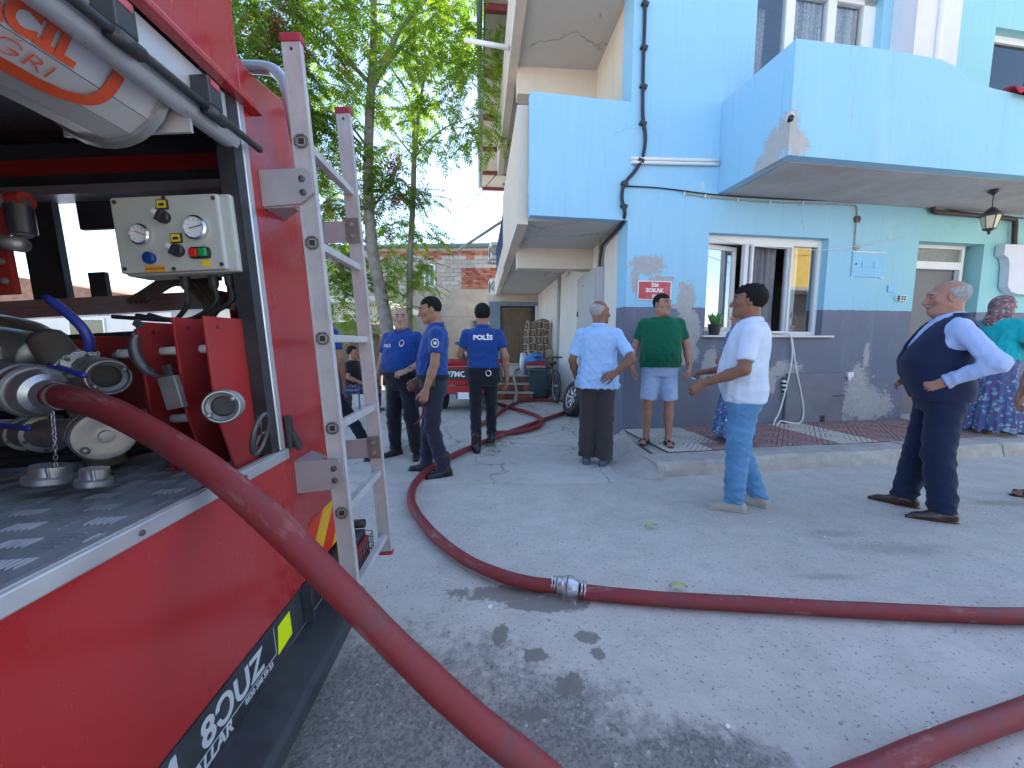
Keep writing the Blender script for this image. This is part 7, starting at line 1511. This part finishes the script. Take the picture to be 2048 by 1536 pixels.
# man cut off by the right edge: only his sandal is in view
P=dict(belly=.3,skin='tan',head=(0,0),hair=('fade','black'),seed=61,arms=HANG,legs={'R':((.10,.012,.50),(.11,-.02,.085),(.18,.98)),'L':((-.10,.06,.50),(-.11,.10,.085),(-.05,1))},top=dict(mat=C_['tee_grey'],hem=.9,sleeve=.65,wr=.01),bottom=dict(type='trousers',mat=C_['black']),shoes=('sandal',MT['sandal_black']))
person('person at the far right edge with only a dark sandal in view',(4.43,3.08,0),R(92),1.70,P)
# seated women left of the lane, seen between the ladder stiles
def seat(loc,yaw):
    t=empty('plastic_chair',loc,(0,0,yaw)); m=simple('blue_plastic_chair',(.05,.14,.36),.5) if 'blue_plastic_chair' not in bpy.data.materials else bpy.data.materials['blue_plastic_chair']
    b=MB(); b.cbox((0,0,.43),(.44,.42,.03),None,.012); b.build('seat',m,t); b=MB(); b.cbox((0,-.21,.66),(.42,.03,.44),(R(8),0,0),.012); b.build('backrest',m,t)
    for x in (-.18,.18):
        for y in (-.18,.18): b=MB(); b.tube([(x,y,.42),(x*1.15,y*1.15,0)],.016,8); b.build('leg',m,t)
    return t
SITLEG={'R':((.11,.42,.47),(.12,.42,.085),(.1,.99),(.085,.02,.49)),'L':((-.11,.42,.47),(-.12,.40,.085),(-.1,.99),(-.085,.02,.49))}
SITARM={'R':((.24,.02,.72),(.14,.25,.60),(-.3,.9,-.1),(.4,.1,.8),30),'L':((-.24,.02,.72),(-.14,.25,.60),(.3,.9,-.1),(-.4,.1,.8),30)}
DARKFL=floral_mat('dark_floral_skirt',(.03,.03,.06),[(.12,.08,.16),(.05,.06,.12),(.2,.14,.18)],24)
for loc,yaw,top,lab,sl in (((-2.98,7.3,0),R(-95),C_['black'],'seated woman in a black top visible between the ladder rails',.7),((-2.75,5.9,0),R(-80),C_['tee_grey'],'seated woman with bare forearms half hidden behind the ladder',.6)):
    P=dict(belly=.3,drop=.42,skin='tan',head=(0,0),hair=('short','black'),seed=71,arms=SITARM,legs=SITLEG,top=dict(mat=top,hem=.92,sleeve=sl,wr=.01),bottom=dict(type='trousers',mat=DARKFL,r=(.115,.10,.10)),shoes=('shoe',MT['slipper']))
    if loc[1]<7: loc=(-3.02,6.0,0)
    person(lab,loc,yaw,1.62,P,'seated women',res=.012); tag(seat(loc,yaw),'blue plastic chair under the '+('woman in the black top' if top is C_['black'] else 'woman with bare forearms'),'chair','plastic chairs')
# officer hidden by the truck, one boot in view
P=dict(belly=.2,skin='tan',head=(0,0),hair=('short','black'),seed=81,arms=HANG,legs={'R':((.30,.10,.50),(.50,.12,.085),(.75,.6)),'L':((-.10,.0,.50),(-.11,-.02,.085),(-.1,1))},top=dict(mat=C_['police'],hem=.97,sleeve=.62,collar=True),bottom=dict(type='trousers',mat=C_['navy']),belt=C_['navy'],shoes=('boot',MT['boot']))
i=person('police officer hidden behind the truck with one boot in view',(-2.02,4.0,0),R(12),1.74,P,'police officers',res=.012)
# ------------------------------------------------------------------ red cargo tricycle in the lane
tk=empty('cargo_tricycle',(-.92,7.15,0),(0,0,R(-3)),'red three-wheeled cargo motorcycle parked in the lane behind the officers','tricycle')
MT['trike_red']=simple('glossy_red_paint',(.38,.015,.02),.3,var=.08,coat=.4)
b=MB(); b.box(-.62,0,.52,.62,1.3,.56); b.build('bed_floor',MT['dark_metal'],tk)
b=MB(); b.cbox((0,-.02,.70),(1.26,.035,.34),None,.012); tg=b.build('tailgate',MT['trike_red'],tk); b=MB(); b.cbox((0,-.045,.72),(1.0,.012,.20),None,.004); b.build('tailgate_panel',MT['black_plastic'],tg)
text_mesh('Ω7MC',.14,MT['white_paint'],'lettering',tg,axes((-.12,-.053,.72),(1,0,0),(0,0,1)),bold=.004)
for x in (-.62,.62): b=MB(); b.box(x-.015,0,.53,x+.015,1.3,.87); b.build('bed_side',MT['trike_red'],tk)
b=MB(); b.box(-.62,1.28,.53,.62,1.31,.95); b.build('headboard',MT['trike_red'],tk)
b=MB(); b.cbox((0,-.03,.44),(1.24,.05,.14),None,.01); b.build('rear_bumper',MT['trike_red'],tk)
for x in (-.5,.5):
    b=MB(); b.cbox((x,-.062,.44),(.16,.02,.075),None,.008); b.build('tail_light',simple('amber_red_lens',(.5,.06,.02),.2) if 'amber_red_lens' not in bpy.data.materials else bpy.data.materials['amber_red_lens'],tk)
    b=MB(); b.lathe([(.13,-.07),(.24,-.075),(.27,-.05),(.275,0),(.27,.05),(.24,.075),(.13,.07)],(x*.92,.45,.275),(1,0,0),28); b.build('wheel',MT['black_rubber'],tk); b=MB(); b.box(x-.12,-.02,.18,x+.12,-.005,.37); b.build('mud_flap',MT['black_rubber'],tk)
b=MB(); b.cbox((.05,-.062,.33),(.30,.008,.12),None,.003); pl_=b.build('number_plate',MT['white_paint'],tk); b=MB(); b.box(-.1,-.0685,.272,-.07,-.0665,.388); b.build('plate_band',MT['blue_lever'],pl_)
b=MB(); b.box(-.3,.0,.35,.3,1.8,.42); b.tube([(0,1.8,.42),(0,2.2,.55),(0,2.35,.85)],.05,8); b.build('chassis',MT['dark_metal'],tk)
b=MB(); b.lathe([(.14,-.04),(.26,-.045),(.28,0),(.26,.045),(.14,.04)],(0,2.55,.28),(1,0,0),28); b.build('wheel',MT['black_rubber'],tk); b=MB(); b.tube([(0,2.33,.95),(-.0,2.55,.28)],.03,8); b.build('fork',MT['dark_metal'],tk)
b=MB(); b.cbox((0,1.7,.78),(.34,.55,.12),None,.04); b.build('saddle',MT['black_rubber'],tk); b=MB(); b.tube(spline([(-.42,2.05,1.08),(-.25,2.2,1.10),(0,2.3,1.02),(.25,2.2,1.10),(.42,2.05,1.08)],5),.016,8); b.build('handlebar',MT['black_plastic'],tk); b=MB(); b.cbox((0,2.1,.80),(.24,.45,.22),None,.06); b.build('fuel_tank',MT['trike_red'],tk)
for x in (-.42,.42): b=MB(); b.tube([(x*.9,2.1,1.1),(x*1.1,2.1,1.25)],.007,6); b.cbox((x*1.15,2.1,1.28),(.10,.02,.07),None,.015); b.build('mirror',MT['black_plastic'],tk)
# rubble beside the lane, fallen leaves and litter
for k,(x,y,r_) in enumerate(((812,860,.10),(822,885,.13),(800,895,.12),(835,870,.09),(808,842,.08))):
    blob('rubble_stone',tuple(gr(x,y,.03)),(r_*1.3,r_,r_*.7),MT['cement'],['leftmost','largest','lowest','rightmost','topmost'][k]+' pale stone in the rubble heap behind the officers','stone',k+20,.5,'rubble stones',.2)
for k,(x,y,a) in enumerate(((1302,1054,10),(1356,1176,-8))):
    p=gr(x,y,.012); b=MB(); n_=7; vs=[]; fs=[]; b.smooth=True
    for j in range(n_):
        t=j/(n_-1); w=.018*math.sin(math.pi*min(1,t*.95+.04))**.8+.001
        for s_ in (-1,0,1): vs.append((-.047+.094*t,s_*w,.004+(.010*abs(s_))+.014*math.sin(t*3)))
    for j in range(n_-1):
        for s_ in range(2): fs.append((j*3+s_,j*3+s_+1,j*3+s_+4,j*3+s_+3))
    b.add(vs,fs); o=b.build('fallen_leaf',simple('pale_green_leaf',(.42,.50,.16),.6) if k==0 else bpy.data.materials['pale_green_leaf'],None,tuple(p),(0,0,R(a)),recalc=False); tag(o,['pale green leaf on the road left of the man in jeans','pale green leaf on the road just above the red hose'][k],'leaf','fallen leaves')
lit=[(1868,1466,.022),(1455,1455,.012),(1650,1075,.012),(1540,1045,.010),(980,1215,.018)]
for k,(x,y,r_) in enumerate(lit):
    b=MB(); rr=random.Random(k+5); b.prism([(r_*rr.uniform(.6,1.1)*math.cos(a),r_*.7*rr.uniform(.6,1.1)*math.sin(a)) for a in [2*math.pi*j/6 for j in range(6)]],.002,.006); o=b.build('litter_scrap',MT['white_paint'],None,tuple(gr(x,y,.0)),(0,0,k)); tag(o,['crumpled white scrap beside the near red hose','tiny white scrap on the bare road','white scrap on the road left of the waistcoat man','white scrap near the feet of the man in jeans','white cigarette end in the wet patch by the coupling'][k],'litter')
# grit: countless small stones on the road
rs=np.random.default_rng(3); N=2600; gx=rs.uniform(-1.2,4.8,N); gy=rs.uniform(.9,3.4,N); gs=rs.uniform(.0012,.0045,N); base=np.array([(-1,-.6,0),(1,-.7,0),(.8,.9,0),(-.7,.8,0),(.0,.1,.9)]); a=rs.uniform(0,6.28,N)
V=base[None]*gs[:,None,None]; ca,sa=np.cos(a)[:,None],np.sin(a)[:,None]; V=np.stack([V[...,0]*ca-V[...,1]*sa+gx[:,None],V[...,0]*sa+V[...,1]*ca+gy[:,None],V[...,2]+.0005],-1).reshape(-1,3)
F_=[]; 
for k in range(N):
    o=k*5; F_+=[(o,o+1,o+4),(o+1,o+2,o+4),(o+2,o+3,o+4),(o+3,o,o+4)]
me=bpy.data.meshes.new('road_grit'); me.from_pydata(V.tolist(),[],F_); me.materials.append(simple('grit',(.34,.31,.28),.9,var=.5,scale=40)); o=link_mesh('road_grit',me); tag(o,'loose grit scattered on the worn road','grit',kind='stuff')
